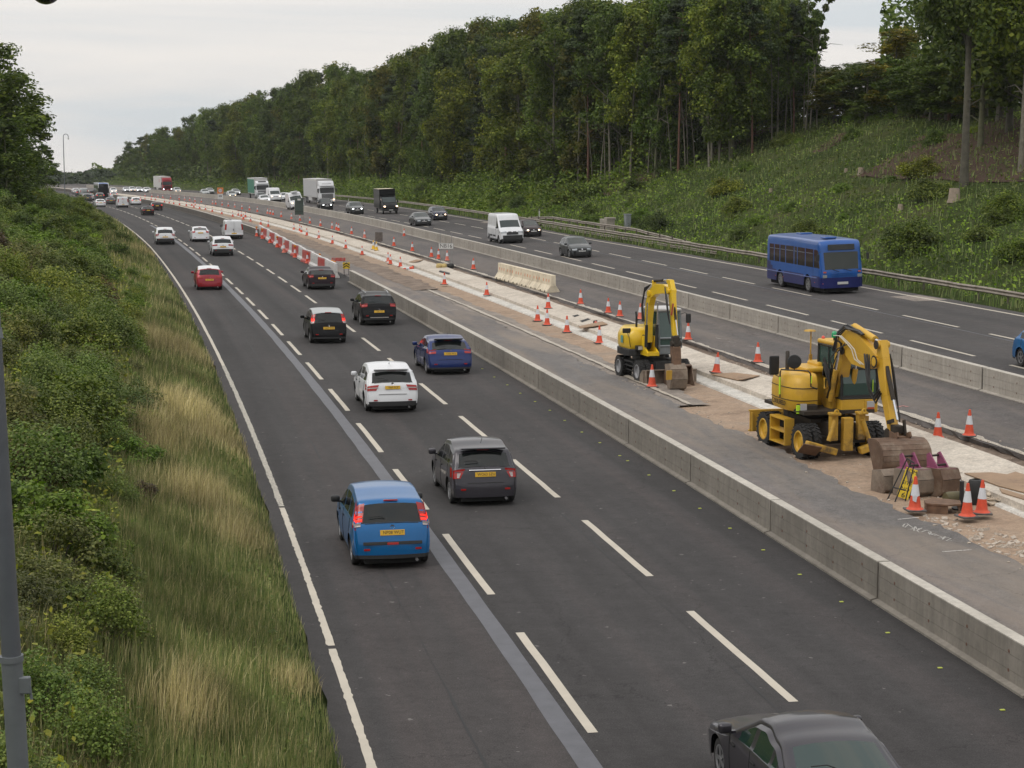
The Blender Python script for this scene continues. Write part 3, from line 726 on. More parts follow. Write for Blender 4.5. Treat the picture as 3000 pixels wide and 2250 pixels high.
for s in list(np.arange(20, 230, 3.2)):
    tall = sU0 < s < sU1
    p = W(s, T(RO, s) + .06, 0)
    if post0 is None: post0 = pm.build('post', RPST, root); q = post0
    else: q = post0.copy(); C.objects.link(q); q.parent = root
    q.location = p; q.rotation_euler.z = head(p.y) - math.pi / 2; q.scale = (1, 1, 1.45 if tall else 1)
# concrete stub, grey cabinet, marker posts behind the fence
def ground_at(u, v, dmin=60, dmax=600):
    """walk a bearing until it meets the modelled land"""
    d = dmin
    while d < dmax:
        p = atd(u, v, d); s, o = so(p.x, p.y)
        gz = zroad(p.y) + zx(s, o) + zterr(s, o)
        if p.z <= gz: return Vector((p.x, p.y, gz))
        d += .5
    return atd(u, v, dmax)
CST = simple('old concrete', (.30, .27, .23), .9, 0, .2, 3, dirt=(.12, .11, .08)); CAB = simple('cabinet grey', (.22, .24, .25), .5, .1, .1, 3)
p = ground_at(1779, 682); m = MB(); m.box((0, 0, .55), (2.2, .8, 1.3), bev=.04); m.box((-.7, -.05, 1.28), (.9, .85, .2), bev=.03)
o = m.build('concrete_block', CST); o.location = p; o.rotation_euler.z = head(p.y); tag(o, 'old concrete block behind the crash barrier', 'concrete block')
p = ground_at(1838, 672); root = empty('roadside_cabinet', p, head(p.y), 'grey metal cabinet beside the old concrete block', 'cabinet')
m = MB(); m.box((0, 0, .65), (.75, .45, 1.25), bev=.02); m.build('case', CAB, root); m = MB(); m.box((0, -.0, 1.31), (.85, .55, .06), bev=.01); m.build('lid', CAB, root); m = MB(); m.box((0, -.235, .65), (.6, .02, 1.0)); m.build('door', CAB, root)
for i, (u, v, lab) in enumerate(((1580, 640, 'white marker post with a black band behind the white van'), (1021, 596, 'white marker post on the verge left of the grey car'), (1078, 545, 'white marker post high on the wooded verge'))):
    p = ground_at(u, v); root = empty('marker_post', p, head(p.y), lab, 'marker post')
    m = MB(); m.box((0, 0, .45), (.10, .10, 1.05), bev=.02); m.build('post', WHT, root); m = MB(); m.box((0, 0, .88), (.106, .106, .14)); m.build('band', BLK, root)
# ------------------------------------------------------------------ camera masts
MAST = simple('mast galvanised', (.17, .185, .195), .5, .35, .15, 2.5); MDK = simple('mast dark', (.12, .13, .145), .4, .3, .1, 4); DOME = simple('dome glass', (.02, .02, .025), .05, 0, coat=1)
def mast(name, label, loc, ztop, r0, r1, zj, reach, rz, zbase):
    root = empty(name, loc, rz, label, 'camera mast')
    m = MB(); m.tube([(0, 0, zbase), (0, 0, zj)], [r0, r0], 20); m.build('lower_pole', MAST, root, smooth=60)
    m = MB(); m.tube([(0, 0, zj - .03), (0, 0, zj + .02)], [r0 * 1.12, r0 * 1.12], 20); m.build('collar', MAST, root, smooth=60)
    pts = [(0, 0, zj)] + [(0, 0, zj + (ztop - zj) * t) for t in (.3, .6, .9)]
    rr = reach / 2
    for k in range(1, 11):
        a = math.pi * k / 10; pts.append((rr - rr * math.cos(a), 0, ztop + rr * math.sin(a)))
    pts.append((reach, 0, ztop - rr * .35))
    m = MB(); m.tube(pts, [r0 * .92, r0 * .86, r0 * .8, r0 * .72] + [r1] * 11, 20); m.build('upper_pole', MDK, root, smooth=60)
    zt = ztop - rr * .35
    m = MB(); m.lathe([(.05, zt + .02), (.12, zt), (.16, zt - .12), (.165, zt - .26), (.13, zt - .27)], (reach, 0, 0), 20, cap=True); hb = m.build('camera_housing', WHT if r0 > .07 else MDK, root, smooth=50)
    m = MB(); m.lathe([(.12, zt - .26)] + [(.12 * math.cos(a), zt - .27 - .12 * math.sin(a)) for a in np.linspace(0, 1.5, 8)], (reach, 0, 0), 20, cap=True); m.build('dome', DOME, hb, smooth=50)
    return root
D0 = 14.5
pb_ = atd(30, 1910, D0)
pdome = atd(130, 0, D0)
zt = pdome.z + .30
rch = pdome.x - atd(0, 0, D0).x + .30
px = atd(57, 2240, D0).x + .08
rch = pdome.x - px + .255
mr = mast('camera_mast', 'grey steel camera mast rising at the left edge of the picture', (px, D0, 0), pdome.z + .345 + rch * .175, .084, .045, 4.68, rch, 0, -.6)
m = MB(); m.box((.10, -.03, 4.46), (.10, .05, .14), bev=.01); m.tube([(.14, -.03, 4.46), (.15, -.03, 4.34)], .012, 6); m.build('bracket', MAST, mr)
m = MB(); m.tube([(0, 0, 7.26), (0, 0, 7.34)], [.084, .075], 20); m.build('joint_ring', MAST, mr, smooth=60); mr.rotation_euler.y = R(-1.4)
s = so(atd(190, 560, 372).x, 372)[0]
mast('camera_mast', 'slim hooked camera mast on the left bank in the distance', (atd(190, 560, 372).x, 372, 0), atd(190, 400, 372).z, .10, .06, 2.0, 1.0, 0, -2)
# ------------------------------------------------------------------ vehicles: one shell generator, many bodies
GLASS = simple('tinted glass', (.010, .012, .012), .06, 0, 0, spec=.45)
GLASSL = simple('light glass', (.025, .033, .031), .06, 0, 0, spec=.6)
PLAS = simple('black plastic', (.018, .018, .019), .6, 0, .15, 12); TYRE = simple('tyre rubber', (.022, .021, .021), .85, 0, .2, 14)
RIM = simple('alloy rim', (.34, .34, .35), .35, .7); RIMD = simple('alloy gaps', (.03, .03, .03), .6)
CHR = simple('chrome', (.6, .6, .62), .15, 1); TAILR = simple('tail lamp red', (.33, .010, .008), .2, 0, 0, coat=.3)
TAILC = simple('lamp clear', (.42, .35, .34), .12, 0, 0, coat=.6); BRAKE = emis('brake light lit', (1, .035, .02, 1), 1.0)
HEADL = simple('headlamp glass', (.33, .35, .37), .08, .3, 0, coat=.7); HON = emis('headlight lit', (.95, .97, 1, 1), 7); HONW = emis('headlight lit warm', (1, .68, .42, 1), 5); INDIC = emis('indicator lit', (1, .35, .06, 1), 2.5)
PLY = simple('plate yellow', (.62, .36, .015), .4); PLW = simple('plate white', (.50, .50, .49), .4); PLB = simple('plate blue', (.02, .07, .35), .4); UNDER = simple('underbody', (.006, .006, .006), .9)
def paint(name, c, metal=.35, rough=.28):
    k = 'paint ' + name
    if k in MATS: return MATS[k]
    m, n, b = nt(k)
    v = coords(n); t = noise(n, 1.1, 4, .5, v)
    lo = tuple(x * .92 for x in c) + (1,); hi = tuple(min(1, x * 1.05) for x in c) + (1,)
    L(n, ramp(n, t.outputs['Fac'], [(.35, lo), (.65, hi)]).outputs['Color'], b.inputs['Base Color'])
    b.inputs['Metallic'].default_value = metal; b.inputs['Roughness'].default_value = rough
    b.inputs['Coat Weight'].default_value = .5 if max(c) > .03 else .12; b.inputs['Specular IOR Level'].default_value = .35 if max(c) > .03 else .15; b.inputs['Coat Roughness'].default_value = .05
    MATS[k] = m; return m
def wheel_meshes(r, w_, spokes):
    m = MB(); a = w_ / 2
    m.lathe([(r * .66, -a * .9), (r * .80, -a), (r * .95, -a * .92), (r, -a * .7), (r, a * .7), (r * .95, a * .92), (r * .80, a), (r * .66, a * .9)], n=28, axis='Y')
    ty = m
    q = MB(); q.cur = 1
    q.lathe([(0, a * .55), (r * .67, a * .62), (r * .68, a * .9), (r * .64, a * .92)], n=24, axis='Y'); q.lathe([(0, -a * .55), (r * .67, -a * .62)], n=16, axis='Y')
    q.cur = 0; q.lathe([(r * .69, a * .86), (r * .69, a * .95), (r * .61, a * .95), (r * .60, a * .7)], n=24, axis='Y'); q.lathe([(0, a * .9), (r * .14, a * .9), (r * .16, a * .6)], n=12, axis='Y')
    for k in range(spokes):
        t = 2 * math.pi * k / spokes
        M0 = q.M; q.M = Matrix.Rotation(t, 4, 'Y'); q.prism([(-r * .06, r * .08), (r * .06, r * .08), (r * .09, r * .63), (-r * .09, r * .63)], a * .68, a * .86); q.M = M0
    return ty, q
def add_wheels(root, P):
    r, w_ = P['wr'], P.get('ww', .20); hw = P['W'] / 2 - w_ / 2 - P.get('win', .02)
    ty, q = wheel_meshes(r, w_, P.get('spokes', 5)); t0 = r0 = None
    for x in P['axles']:
        for s_ in (1, -1):
            if t0 is None:
                t = ty.build('wheel', TYRE, root, smooth=40); rm = q.build('rim', None, t, mats=[P.get('rim', RIM), RIMD]); t0, r0 = t, rm
            else:
                t = t0.copy(); C.objects.link(t); t.parent = root; rm = r0.copy(); C.objects.link(rm); rm.parent = t
            t.location = (x, s_ * hw, r); t.rotation_euler = (0, rnd.uniform(0, 1.2), 0 if s_ > 0 else math.pi)
class Shell:
    def __init__(s, P):
        s.P = P; L_, Wd = P['L'], P['W']; s.hw = Wd / 2
        key = P['prof']; pts = []; s.seg = []
        for i in range(len(key) - 1):
            a, b_ = Vector(key[i]), Vector(key[i + 1]); n_ = max(1, int((b_ - a).length / P.get('ds', .07)))
            s.seg.append(len(pts))
            for k in range(n_): pts.append(a.lerp(b_, k / n_))
        s.seg.append(len(pts)); pts.append(Vector(key[-1]))
        fx = set([0, len(pts) - 1])
        for _ in range(P.get('smooth', 2)):
            q = [p.copy() for p in pts]
            for i in range(1, len(pts) - 1): q[i] = (pts[i - 1] + 2 * pts[i] + pts[i + 1]) / 4
            pts = q
        s.p = pts; s.n = []
        for i in range(len(pts)):
            d = pts[min(i + 1, len(pts) - 1)] - pts[max(i - 1, 0)]; s.n.append(Vector((d.y, -d.x)).normalized())
        s.r = P.get('r', .06)
    def belt(s, x): return float(np.interp(x, [a for a, b in s.P['belt']], [b for a, b in s.P['belt']]))
    def Wf(s, x, z):
        P = s.P; L2 = P['L'] / 2; xr = P.get('xr', .75)
        a = P.get('pf', .13) if x > 0 else P.get('pr', .08); t = max(0, (abs(x) - (L2 - xr)) / xr)
        h = s.hw - a * t ** 2.2; b = s.belt(x)
        h -= .035 * ((min(z, b) - .62 * P.get('zs', 1)) / .4) ** 2 * P.get('bulge', 1)
        if z > b: h -= P.get('shoulder', .02) * min(1, (z - b) / .04) + P.get('tum', .27) * (z - b)
        for xa in P['axles']:
            d = abs(x - xa); e = math.hypot(d, z - P['wr'])
            if e < P['wr'] + .16: h += P.get('flare', .018) * max(0, 1 - (e - P['wr'] - .02) / .14 if e > P['wr'] + .02 else 1)
        return max(.05, h)
    def crown(s, i):
        nn = s.n[i]; return s.P.get('cz', .035) * abs(nn.y) + s.P.get('cx', .09) * abs(nn.x) if True else 0
    def pt(s, i, y, out=0.0):
        """strip point: y in -1..1"""
        p, nn = s.p[i], s.n[i]; ye = s.Wf(p.x, p.y) - s.r
        c = s.crown(i) * abs(y) ** 2.3
        return Vector((p.x - nn.x * (c - out), y * ye, p.y - nn.y * (c - out)))
    def arc(s, i, a, sg, out=0.0):
        p, nn = s.p[i], s.n[i]; w_ = s.Wf(p.x, p.y); c = s.crown(i) + s.r * (1 - math.cos(a)) - out * math.cos(a)
        return Vector((p.x - nn.x * c, sg * (w_ - s.r + s.r * math.sin(a) + out * math.sin(a)), p.y - nn.y * c))
    def sill(s, x):
        P = s.P; z = P.get('sill', .20)
        if abs(x) > P['L'] / 2 - .5: z += (abs(x) - P['L'] / 2 + .5) * .1
        for xa in P['axles']:
            ra = P['wr'] + P.get('gap', .055); d = abs(x - xa)
            if d < ra: z = max(z, P['wr'] + math.sqrt(ra * ra - d * d))
        return z
    def build(s, root):
        P = s.P; N_ = len(s.p); ws, rw = P.get('ws'), P.get('rw')
        ys = [-1, -.92, -.75, -.45, 0, .45, .75, .92, 1]
        vs = []; groups = {'body': ([], [])}; idx = {}
        def V_(p): vs.append(tuple(p)); return len(vs) - 1
        rows = []
        for i in range(N_):
            r = [V_(s.arc(i, R(90), -1)), V_(s.arc(i, R(60), -1)), V_(s.arc(i, R(30), -1))] + [V_(s.pt(i, y)) for y in ys] + [V_(s.arc(i, R(30), 1)), V_(s.arc(i, R(60), 1)), V_(s.arc(i, R(90), 1))]
            rows.append(r)
        F = {}
        def put(k, f): F.setdefault(k, []).append(f)
        nb = 3
        for i in range(N_ - 1):
            zc = (s.p[i].y + s.p[i + 1].y) / 2; xc = (s.p[i].x + s.p[i + 1].x) / 2
            for j in range(len(rows[0]) - 1):
                f = (rows[i][j], rows[i][j + 1], rows[i + 1][j + 1], rows[i + 1][j]); mid = nb <= j < nb + 8 and (nb + 1 <= j < nb + 7)
                k = 'b'
                if ws and s.seg[ws[0]] + ws[2] <= i < s.seg[ws[1]] - ws[3] and mid: k = 'ws'
                elif rw and s.seg[rw[0]] + rw[2] <= i < s.seg[rw[1]] - rw[3] and mid: k = 'rw'
                elif zc < P.get('blackz', .30) or (xc < 0 and zc < P.get('rblack', 0)) or (xc > 0 and zc < P.get('fblack', 0)): k = 'd'
                elif P.get('roofm') and s.n[i].y > .8 and s.seg[P['roofseg'][0]] <= i < s.seg[P['roofseg'][1]]: k = 'r'
                put(k, f)
        tf = [0, .1, .35, .6, .8, 1.0]; tu = P.get('tu', [0, .05, .25, .5, .75, .88, 1.0])
        for sg, col_ in ((-1, 0), (1, len(rows[0]) - 1)):
            cols = []
            for i in range(N_):
                q = Vector(vs[rows[i][col_]]); x = q.x; b_ = min(s.belt(x), q.z); sl = min(s.sill(x), b_)
                cc = []
                for t in tf[:-1]:
                    z = sl + (b_ - sl) * t; cc.append(V_((x, sg * s.Wf(x, z), z)))
                for t in tu[:-1]:
                    z = b_ + (q.z - b_) * t; cc.append(V_((x, sg * s.Wf(x, z), z)))
                cc.append(rows[i][col_]); cols.append(cc)
            for i in range(N_ - 1):
                xc = (vs[cols[i][0]][0] + vs[cols[i + 1][0]][0]) / 2; b_ = s.belt(xc)
                htop = vs[cols[i][-1]][2] - b_
                for j in range(len(cols[0]) - 1):
                    f = (cols[i][j], cols[i][j + 1], cols[i + 1][j + 1], cols[i + 1][j])
                    zc = sum(vs[q][2] for q in f) / 4; k = 'b'
                    if 6 <= j <= 9 and htop > .10:
                        for wi, (x0, x1) in enumerate(P['side']):
                            if x0 < xc < x1: k = 'sw%d%d' % (wi, sg > 0)
                        if k == 'b' and P.get('pillarm') and P['side'][-1][0] < xc < P['side'][0][1]: k = 'd'
                    elif zc < P.get('blackz', .30) + P.get('sweep', 0) * max(0, -xc - P['L'] / 2 + 1.6): k = 'd'
                    elif P.get('arch') and any(math.hypot(xc - xa, zc - P['wr']) < P['wr'] + .13 for xa in P['axles']) and zc < b_ - .1: k = 'd'
                    put(k, f)
        def part(keys, name, mats, parent=root):
            fs = []; mi = []
            for q, k in enumerate(keys):
                for f in F.get(k, []): fs.append(f); mi.append(q)
            if not fs: return None
            o = meshobj(name, vs, fs, None, parent, False, mats, mi)
            bm = bmesh.new(); bm.from_mesh(o.data)
            bmesh.ops.delete(bm, geom=[v for v in bm.verts if not v.link_faces], context='VERTS')
            bmesh.ops.remove_doubles(bm, verts=bm.verts[:], dist=.0015)
            bmesh.ops.recalc_face_normals(bm, faces=bm.faces[:]); bm.to_mesh(o.data); bm.free()
            o.data.polygons.foreach_set('use_smooth', [True] * len(o.data.polygons))
            try: o.data.set_sharp_from_angle(angle=R(38))
            except Exception: pass
            return o
        body = part(['b', 'd', 'r'], 'body', [P['paint'], P.get('dmat', PLAS), P.get('roofm', P['paint'])])
        gl = P.get('glass', GLASS)
        part(['ws'], 'windscreen', [P.get('wsglass', GLASSL)]); part(['rw'], 'rear_window', [gl])
        for wi in range(len(P['side'])):
            for k in (0, 1): part(['sw%d%d' % (wi, k)], 'side_window', [gl])
        m = MB(); hw = s.hw
        m.box((0, 0, .13 + P.get('uh', .38) / 2), (P['L'] * .95, (hw - .25) * 2, P.get('uh', .38))); m.build('underbody', UNDER, root)
        if P.get('seams', True):      # shut lines and handles belong to the body mesh itself
            m = MB(); sd = P['side']; xs_ = [sd[0][1] + .05] + [(a[0] + b[1]) / 2 for a, b in zip(sd, sd[1:])][:1] + ([sd[-1][0] + .12] if len(sd) > 1 else [sd[0][0] - .05])
            for sg in (-1, 1):
                for x in xs_:
                    z0, z1 = s.sill(x) + .03, s.belt(x)
                    if z1 - z0 < .3: z0 = z1 - .3
                    m.tube([(x, sg * (s.Wf(x, z0 + (z1 - z0) * t) + .001), z0 + (z1 - z0) * t) for t in (0, .25, .5, .75, 1)], .008, 4)
                for x in xs_[:2]: m.box((x - .16, sg * (s.Wf(x, s.belt(x) - .12) + .012), s.belt(x) - .12), (.17, .022, .026))
            if P.get('rw'):
                zb = s.p[s.seg[P['rw'][1]]].y; m.tube([s.on(True, zb - .40, y, .004)[0] for y in np.linspace(-.62, .62, 9)], .008, 4)
                m.tube([s.on(True, zb - .015, y, .006)[0] for y in np.linspace(-.8, .8, 9)], .010, 4)
            body.data.materials.append(DK); k0 = len(body.data.materials) - 1
            t_ = meshobj('t', m.v, m.f); t_.data.polygons.foreach_set('material_index', [k0] * len(m.f))
            bm = bmesh.new(); bm.from_mesh(body.data); bm.from_mesh(t_.data)
            for f_ in list(bm.faces)[-len(m.f):]: f_.material_index = k0
            bm.to_mesh(body.data); bm.free(); bpy.data.objects.remove(t_)
        s.body = body; return body
    def find(s, z, rear):
        rng = range(len(s.p) - 1, -1, -1) if rear else range(len(s.p))
        best = min((i for i in rng if (s.p[i].x < 0) == rear), key=lambda i: abs(s.p[i].y - z) + (.0 if abs(s.n[i].x) > .25 else .5)); return best
    def lamp(s, root, name, mat, rear, z0, z1, yin, wrap, yout=1.0, out=.012, sides=(-1, 1), n_=4):
        """lamp cover hugging the corner; yin(t), wrap(t) with t 0 at bottom"""
        f_ = (lambda v: (lambda t: v)) ; yin = yin if callable(yin) else f_(yin); wrap = wrap if callable(wrap) else f_(wrap)
        for sg in sides:
            vs = []; rowsn = []
            for k in range(n_ + 1):
                t = k / n_; z = z0 + (z1 - z0) * t; i = s.find(z, rear); dz = z - s.p[i].y; yi = yin(t); w_ = wrap(t)
                r = []
                for q in range(5):
                    y = yi + (yout - yi) * q / 4; p = s.pt(i, y * sg, out); p.z += dz; r.append(p)
                if w_ > 0:
                    for a in (35, 70, 90): p = s.arc(i, R(a), sg, out); p.z += dz; r.append(p)
                    for q in (.5, 1):
                        x = p.x + (w_ if rear else -w_) * q; r.append(Vector((x, sg * (s.Wf(x, z) + out), z)))
                vs += r; rowsn.append(len(r))
            m_ = rowsn[0]; fs = [(k * m_ + j, k * m_ + j + 1, (k + 1) * m_ + j + 1, (k + 1) * m_ + j) for k in range(n_) for j in range(m_ - 1)]
            meshobj(name, vs, fs, mat, root, smooth=True)
    def on(s, rear, z, y=0.0, out=.01):
        i = s.find(z, rear); p = s.pt(i, y, out); p.z += z - s.p[i].y; nn = s.n[i]
        return p, math.atan2(nn.y, abs(nn.x))
    def plate(s, root, rear, z, txt=None, w_=.52, h=.115, y=0):
        p, a = s.on(rear, z, y, .012); sg = -1 if rear else 1
        rt = Matrix.Translation(p) @ Matrix.Rotation(sg * math.pi / 2, 4, 'Z') @ Matrix.Rotation(R(90) - a, 4, 'X')
        m = MB(); m.M = rt; m.box((0, 0, 0), (w_, h, .012), bev=.004); o = m.build('number_plate', PLY if rear else PLW, root)
        if txt: lettering('lettering', txt, h * .86, BLK, o, rt @ Matrix.Translation((.02, 0, .008)), thick=.001, sx=.92)
        return o
    def bar(s, root, name, mat, rear, z, w_, h, d=.02, y=0, out=.01):
        p, a = s.on(rear, z, y, out); m = MB(); m.box(p, (d, w_, h), ry=(a if rear else -a), bev=min(h, d, w_) * .3); return m.build(name, mat, root)
def mirrors(root, P, x=None, mat=None, dz=.09, big=1.0):
    x = P['mx'] if x is None else x; b = np.interp(x, [a for a, _ in P['belt']], [q for _, q in P['belt']])
    for s_ in (-1, 1):
        m = MB(); m.box((x, s_ * (P['W'] / 2 + .09), b + dz), (.13 * big, .20 * big ** .5, .15 * big), bev=.045); m.box((x, s_ * (P['W'] / 2 - .02), b + .03), (.05, .10, .04))
        m.build('door_mirror', mat or P['paint'], root, smooth=60)
def prof_hatch(L_, H_, hf, hc, xc, xw, xr, zr, xb, zb, tail, ds=0, roofm=None):
    """hf hood front z, hc cowl z, xc cowl x, xw roof front x, xr/zr roof rear, xb/zb rear glass base"""
    f = L_ / 2
    return [(f - .03, .19), (f - .034, .32), (f - .045, .50), (f - .085, hf - .08), (f - .22, hf + .01), (xc + .35, hc - .07), (xc, hc), (xw, H_ - .055), (xw - .45, H_ - .005), ((xw + xr) / 2 - .1, H_), (xr + .35, zr + .035), (xr, zr), (xb, zb)] + tail
BODY = {}
def std(kind, **o):
    """parameter sets for the body styles"""
    P = dict(wr=.315, ww=.205, spokes=5, win=.03, mx=.75, side=[], belt=[(-3, .9), (3, .9)])
    if kind == 'mpv':      # tall rounded small MPV
        L_, Wd, H_ = 4.08, 1.69, 1.55
        P.update(L=L_, W=Wd, H=H_, prof=prof_hatch(L_, H_, .80, 1.02, 1.22, .42, -1.62, 1.43, -1.86, 1.00, [(-1.925, .92), (-1.955, .72), (-1.99, .62), (-2.02, .50), (-2.03, .40), (-2.035, .24)]),
                 belt=[(-2.1, 1.02), (-1.2, .98), (1.2, .93), (2.1, .80)], axles=(1.25, -1.32), ws=(6, 7, 1, 1), rw=(11, 12, 1, 0), side=[(.20, .95), (-.62, .12), (-1.30, -.70)], tum=.22, mx=.86, roofseg=(6, 11))
    elif kind == 'hatch':
        L_, Wd, H_ = 3.95, 1.70, 1.51
        P.update(L=L_, W=Wd, H=H_, prof=prof_hatch(L_, H_, .76, .98, 1.02, .18, -1.48, 1.38, -1.76, 1.00, [(-1.86, .93), (-1.885, .72), (-1.93, .60), (-1.955, .48), (-1.96, .36), (-1.965, .24)]),
                 belt=[(-2.1, 1.04), (-1.2, .98), (1.0, .90), (2.1, .75)], axles=(1.20, -1.28), ws=(6, 7, 1, 1), rw=(11, 12, 1, 0), side=[(-.02, .80), (-.78, -.10), (-1.22, -.86)], tum=.26, roofseg=(6, 11))
    elif kind == 'mpv2':   # wide premium compact
        L_, Wd, H_ = 4.34, 1.80, 1.56
        P.update(L=L_, W=Wd, H=H_, prof=prof_hatch(L_, H_, .78, 1.02, 1.15, .30, -1.62, 1.42, -1.95, 1.05, [(-2.04, .97), (-2.06, .76), (-2.12, .62), (-2.15, .50), (-2.155, .38), (-2.16, .24)]),
                 belt=[(-2.2, 1.07), (-1.2, 1.01), (1.1, .94), (2.2, .78)], axles=(1.32, -1.35), ws=(6, 7, 1, 1), rw=(11, 12, 1, 0), side=[(.08, .90), (-.72, 0.0), (-1.45, -.80)], tum=.25, wr=.33, roofseg=(6, 11))
    elif kind == 'hatch2':
        L_, Wd, H_ = 4.36, 1.82, 1.48
        P.update(L=L_, W=Wd, H=H_, prof=prof_hatch(L_, H_, .76, .96, 1.10, .15, -1.50, 1.34, -1.93, 1.02, [(-2.04, .97), (-2.06, .76), (-2.13, .62), (-2.16, .50), (-2.165, .38), (-2.17, .24)]),
                 belt=[(-2.2, 1.05), (-1.2, .98), (1.0, .90), (2.2, .74)], axles=(1.33, -1.32), ws=(6, 7, 1, 1), rw=(11, 12, 1, 0), side=[(-.02, .82), (-.80, -.10), (-1.38, -.88)], tum=.30, roofseg=(6, 11))
    elif kind == 'suv':
        L_, Wd, H_ = 4.44, 1.855, 1.65
        P.update(L=L_, W=Wd, H=H_, prof=prof_hatch(L_, H_, .90, 1.10, 1.15, .30, -1.60, 1.50, -1.94, 1.14, [(-2.05, 1.06), (-2.08, .84), (-2.15, .70), (-2.19, .56), (-2.20, .42), (-2.205, .30)]),
                 belt=[(-2.2, 1.16), (-1.2, 1.10), (1.1, 1.02), (2.2, .88)], axles=(1.34, -1.32), wr=.355, sill=.27, zs=1.15, ws=(6, 7, 1, 1), rw=(11, 12, 1, 0), side=[(.08, .90), (-.72, 0.0), (-1.42, -.80)], tum=.25, blackz=.42, arch=True, roofseg=(6, 11))
    elif kind == 'wagon':
        L_, Wd, H_ = 4.63, 1.78, 1.43
        P.update(L=L_, W=Wd, H=H_, prof=prof_hatch(L_, H_, .76, .94, 1.05, .12, -1.62, 1.25, -2.06, .98, [(-2.17, .93), (-2.19, .76), (-2.25, .62), (-2.29, .50), (-2.295, .38), (-2.30, .24)]),
                 belt=[(-2.3, 1.02), (-1.2, .97), (1.0, .89), (2.3, .74)], axles=(1.38, -1.32), ws=(6, 7, 1, 1), rw=(11, 12, 1, 0), side=[(-.05, .76), (-.80, -.13), (-1.55, -.88)], tum=.32, roofseg=(6, 11))
    elif kind == 'saloon':
        L_, Wd, H_ = 4.55, 1.80, 1.43
        P.update(L=L_, W=Wd, H=H_, prof=prof_hatch(L_, H_, .74, .93, 1.05, .15, -.95, 1.33, -1.62, 1.00, [(-2.08, .99), (-2.17, .93), (-2.20, .74), (-2.24, .60), (-2.26, .45), (-2.265, .24)]),
                 belt=[(-2.3, 1.0), (-1.2, .95), (1.0, .88), (2.3, .73)], axles=(1.37, -1.34), ws=(6, 7, 1, 1), rw=(11, 12, 1, 1), side=[(-.05, .76), (-.80, -.13), (-1.10, -.88)], tum=.32, roofseg=(6, 11))
    elif kind == 'liftback':
        L_, Wd, H_ = 4.46, 1.745, 1.50
        P.update(L=L_, W=Wd, H=H_, prof=prof_hatch(L_, H_, .72, .95, 1.30, .20, -.90, 1.40, -1.93, 1.10, [(-2.06, 1.06), (-2.09, .80), (-2.14, .62), (-2.19, .50), (-2.20, .38), (-2.205, .24)]),
                 belt=[(-2.3, 1.05), (-1.2, .97), (1.0, .90), (2.3, .72)], axles=(1.32, -1.36), ws=(6, 7, 1, 1), rw=(11, 12, 1, 2), side=[(-.02, .90), (-.80, -.10), (-1.35, -.88)], tum=.28, roofseg=(6, 11))
    elif kind in ('van', 'vanhigh', 'minibus'):
        L_, Wd, H_ = {'van': (4.80, 1.90, 1.96), 'vanhigh': (5.55, 2.07, 2.48), 'minibus': (5.9, 2.0, 2.55)}[kind]
        f = L_ / 2; k = 1.0 if kind == 'van' else 1.08
        P.update(L=L_, W=Wd, H=H_, prof=[(f - .03, .24), (f - .034, .42), (f - .05, .60), (f - .10, .86 * k), (f - .22, .98 * k), (f - .62, 1.16 * k), (f - .80, 1.22 * k), (f - 1.42, 1.80 * k), (f - 1.75, H_ - .08), (f - 2.2, H_ - .01), (0, H_), (-f + .5, H_ - .01), (-f + .12, H_ - .07), (-f + .05, H_ * .62), (-f + .04, .62), (-f + .01, .58), (-f, .45), (-f - .003, .28)],
                 belt=[(-4, 1.20 * k), (f - .8, 1.16 * k), (f, .98 * k)], axles=(f - .92, -f + .95), wr=.34, sill=.28, ws=(6, 7, 1, 0), rw=None, side=[(f - 1.95, f - 1.02)], tum=.10 if kind == 'van' else .075, shoulder=.01, cz=.03, cx=.05, r=.07, pr=.02, pf=.16, mx=f - 1.15, blackz=.42, bulge=.3, roofseg=(8, 12))
    P.update(o); return P
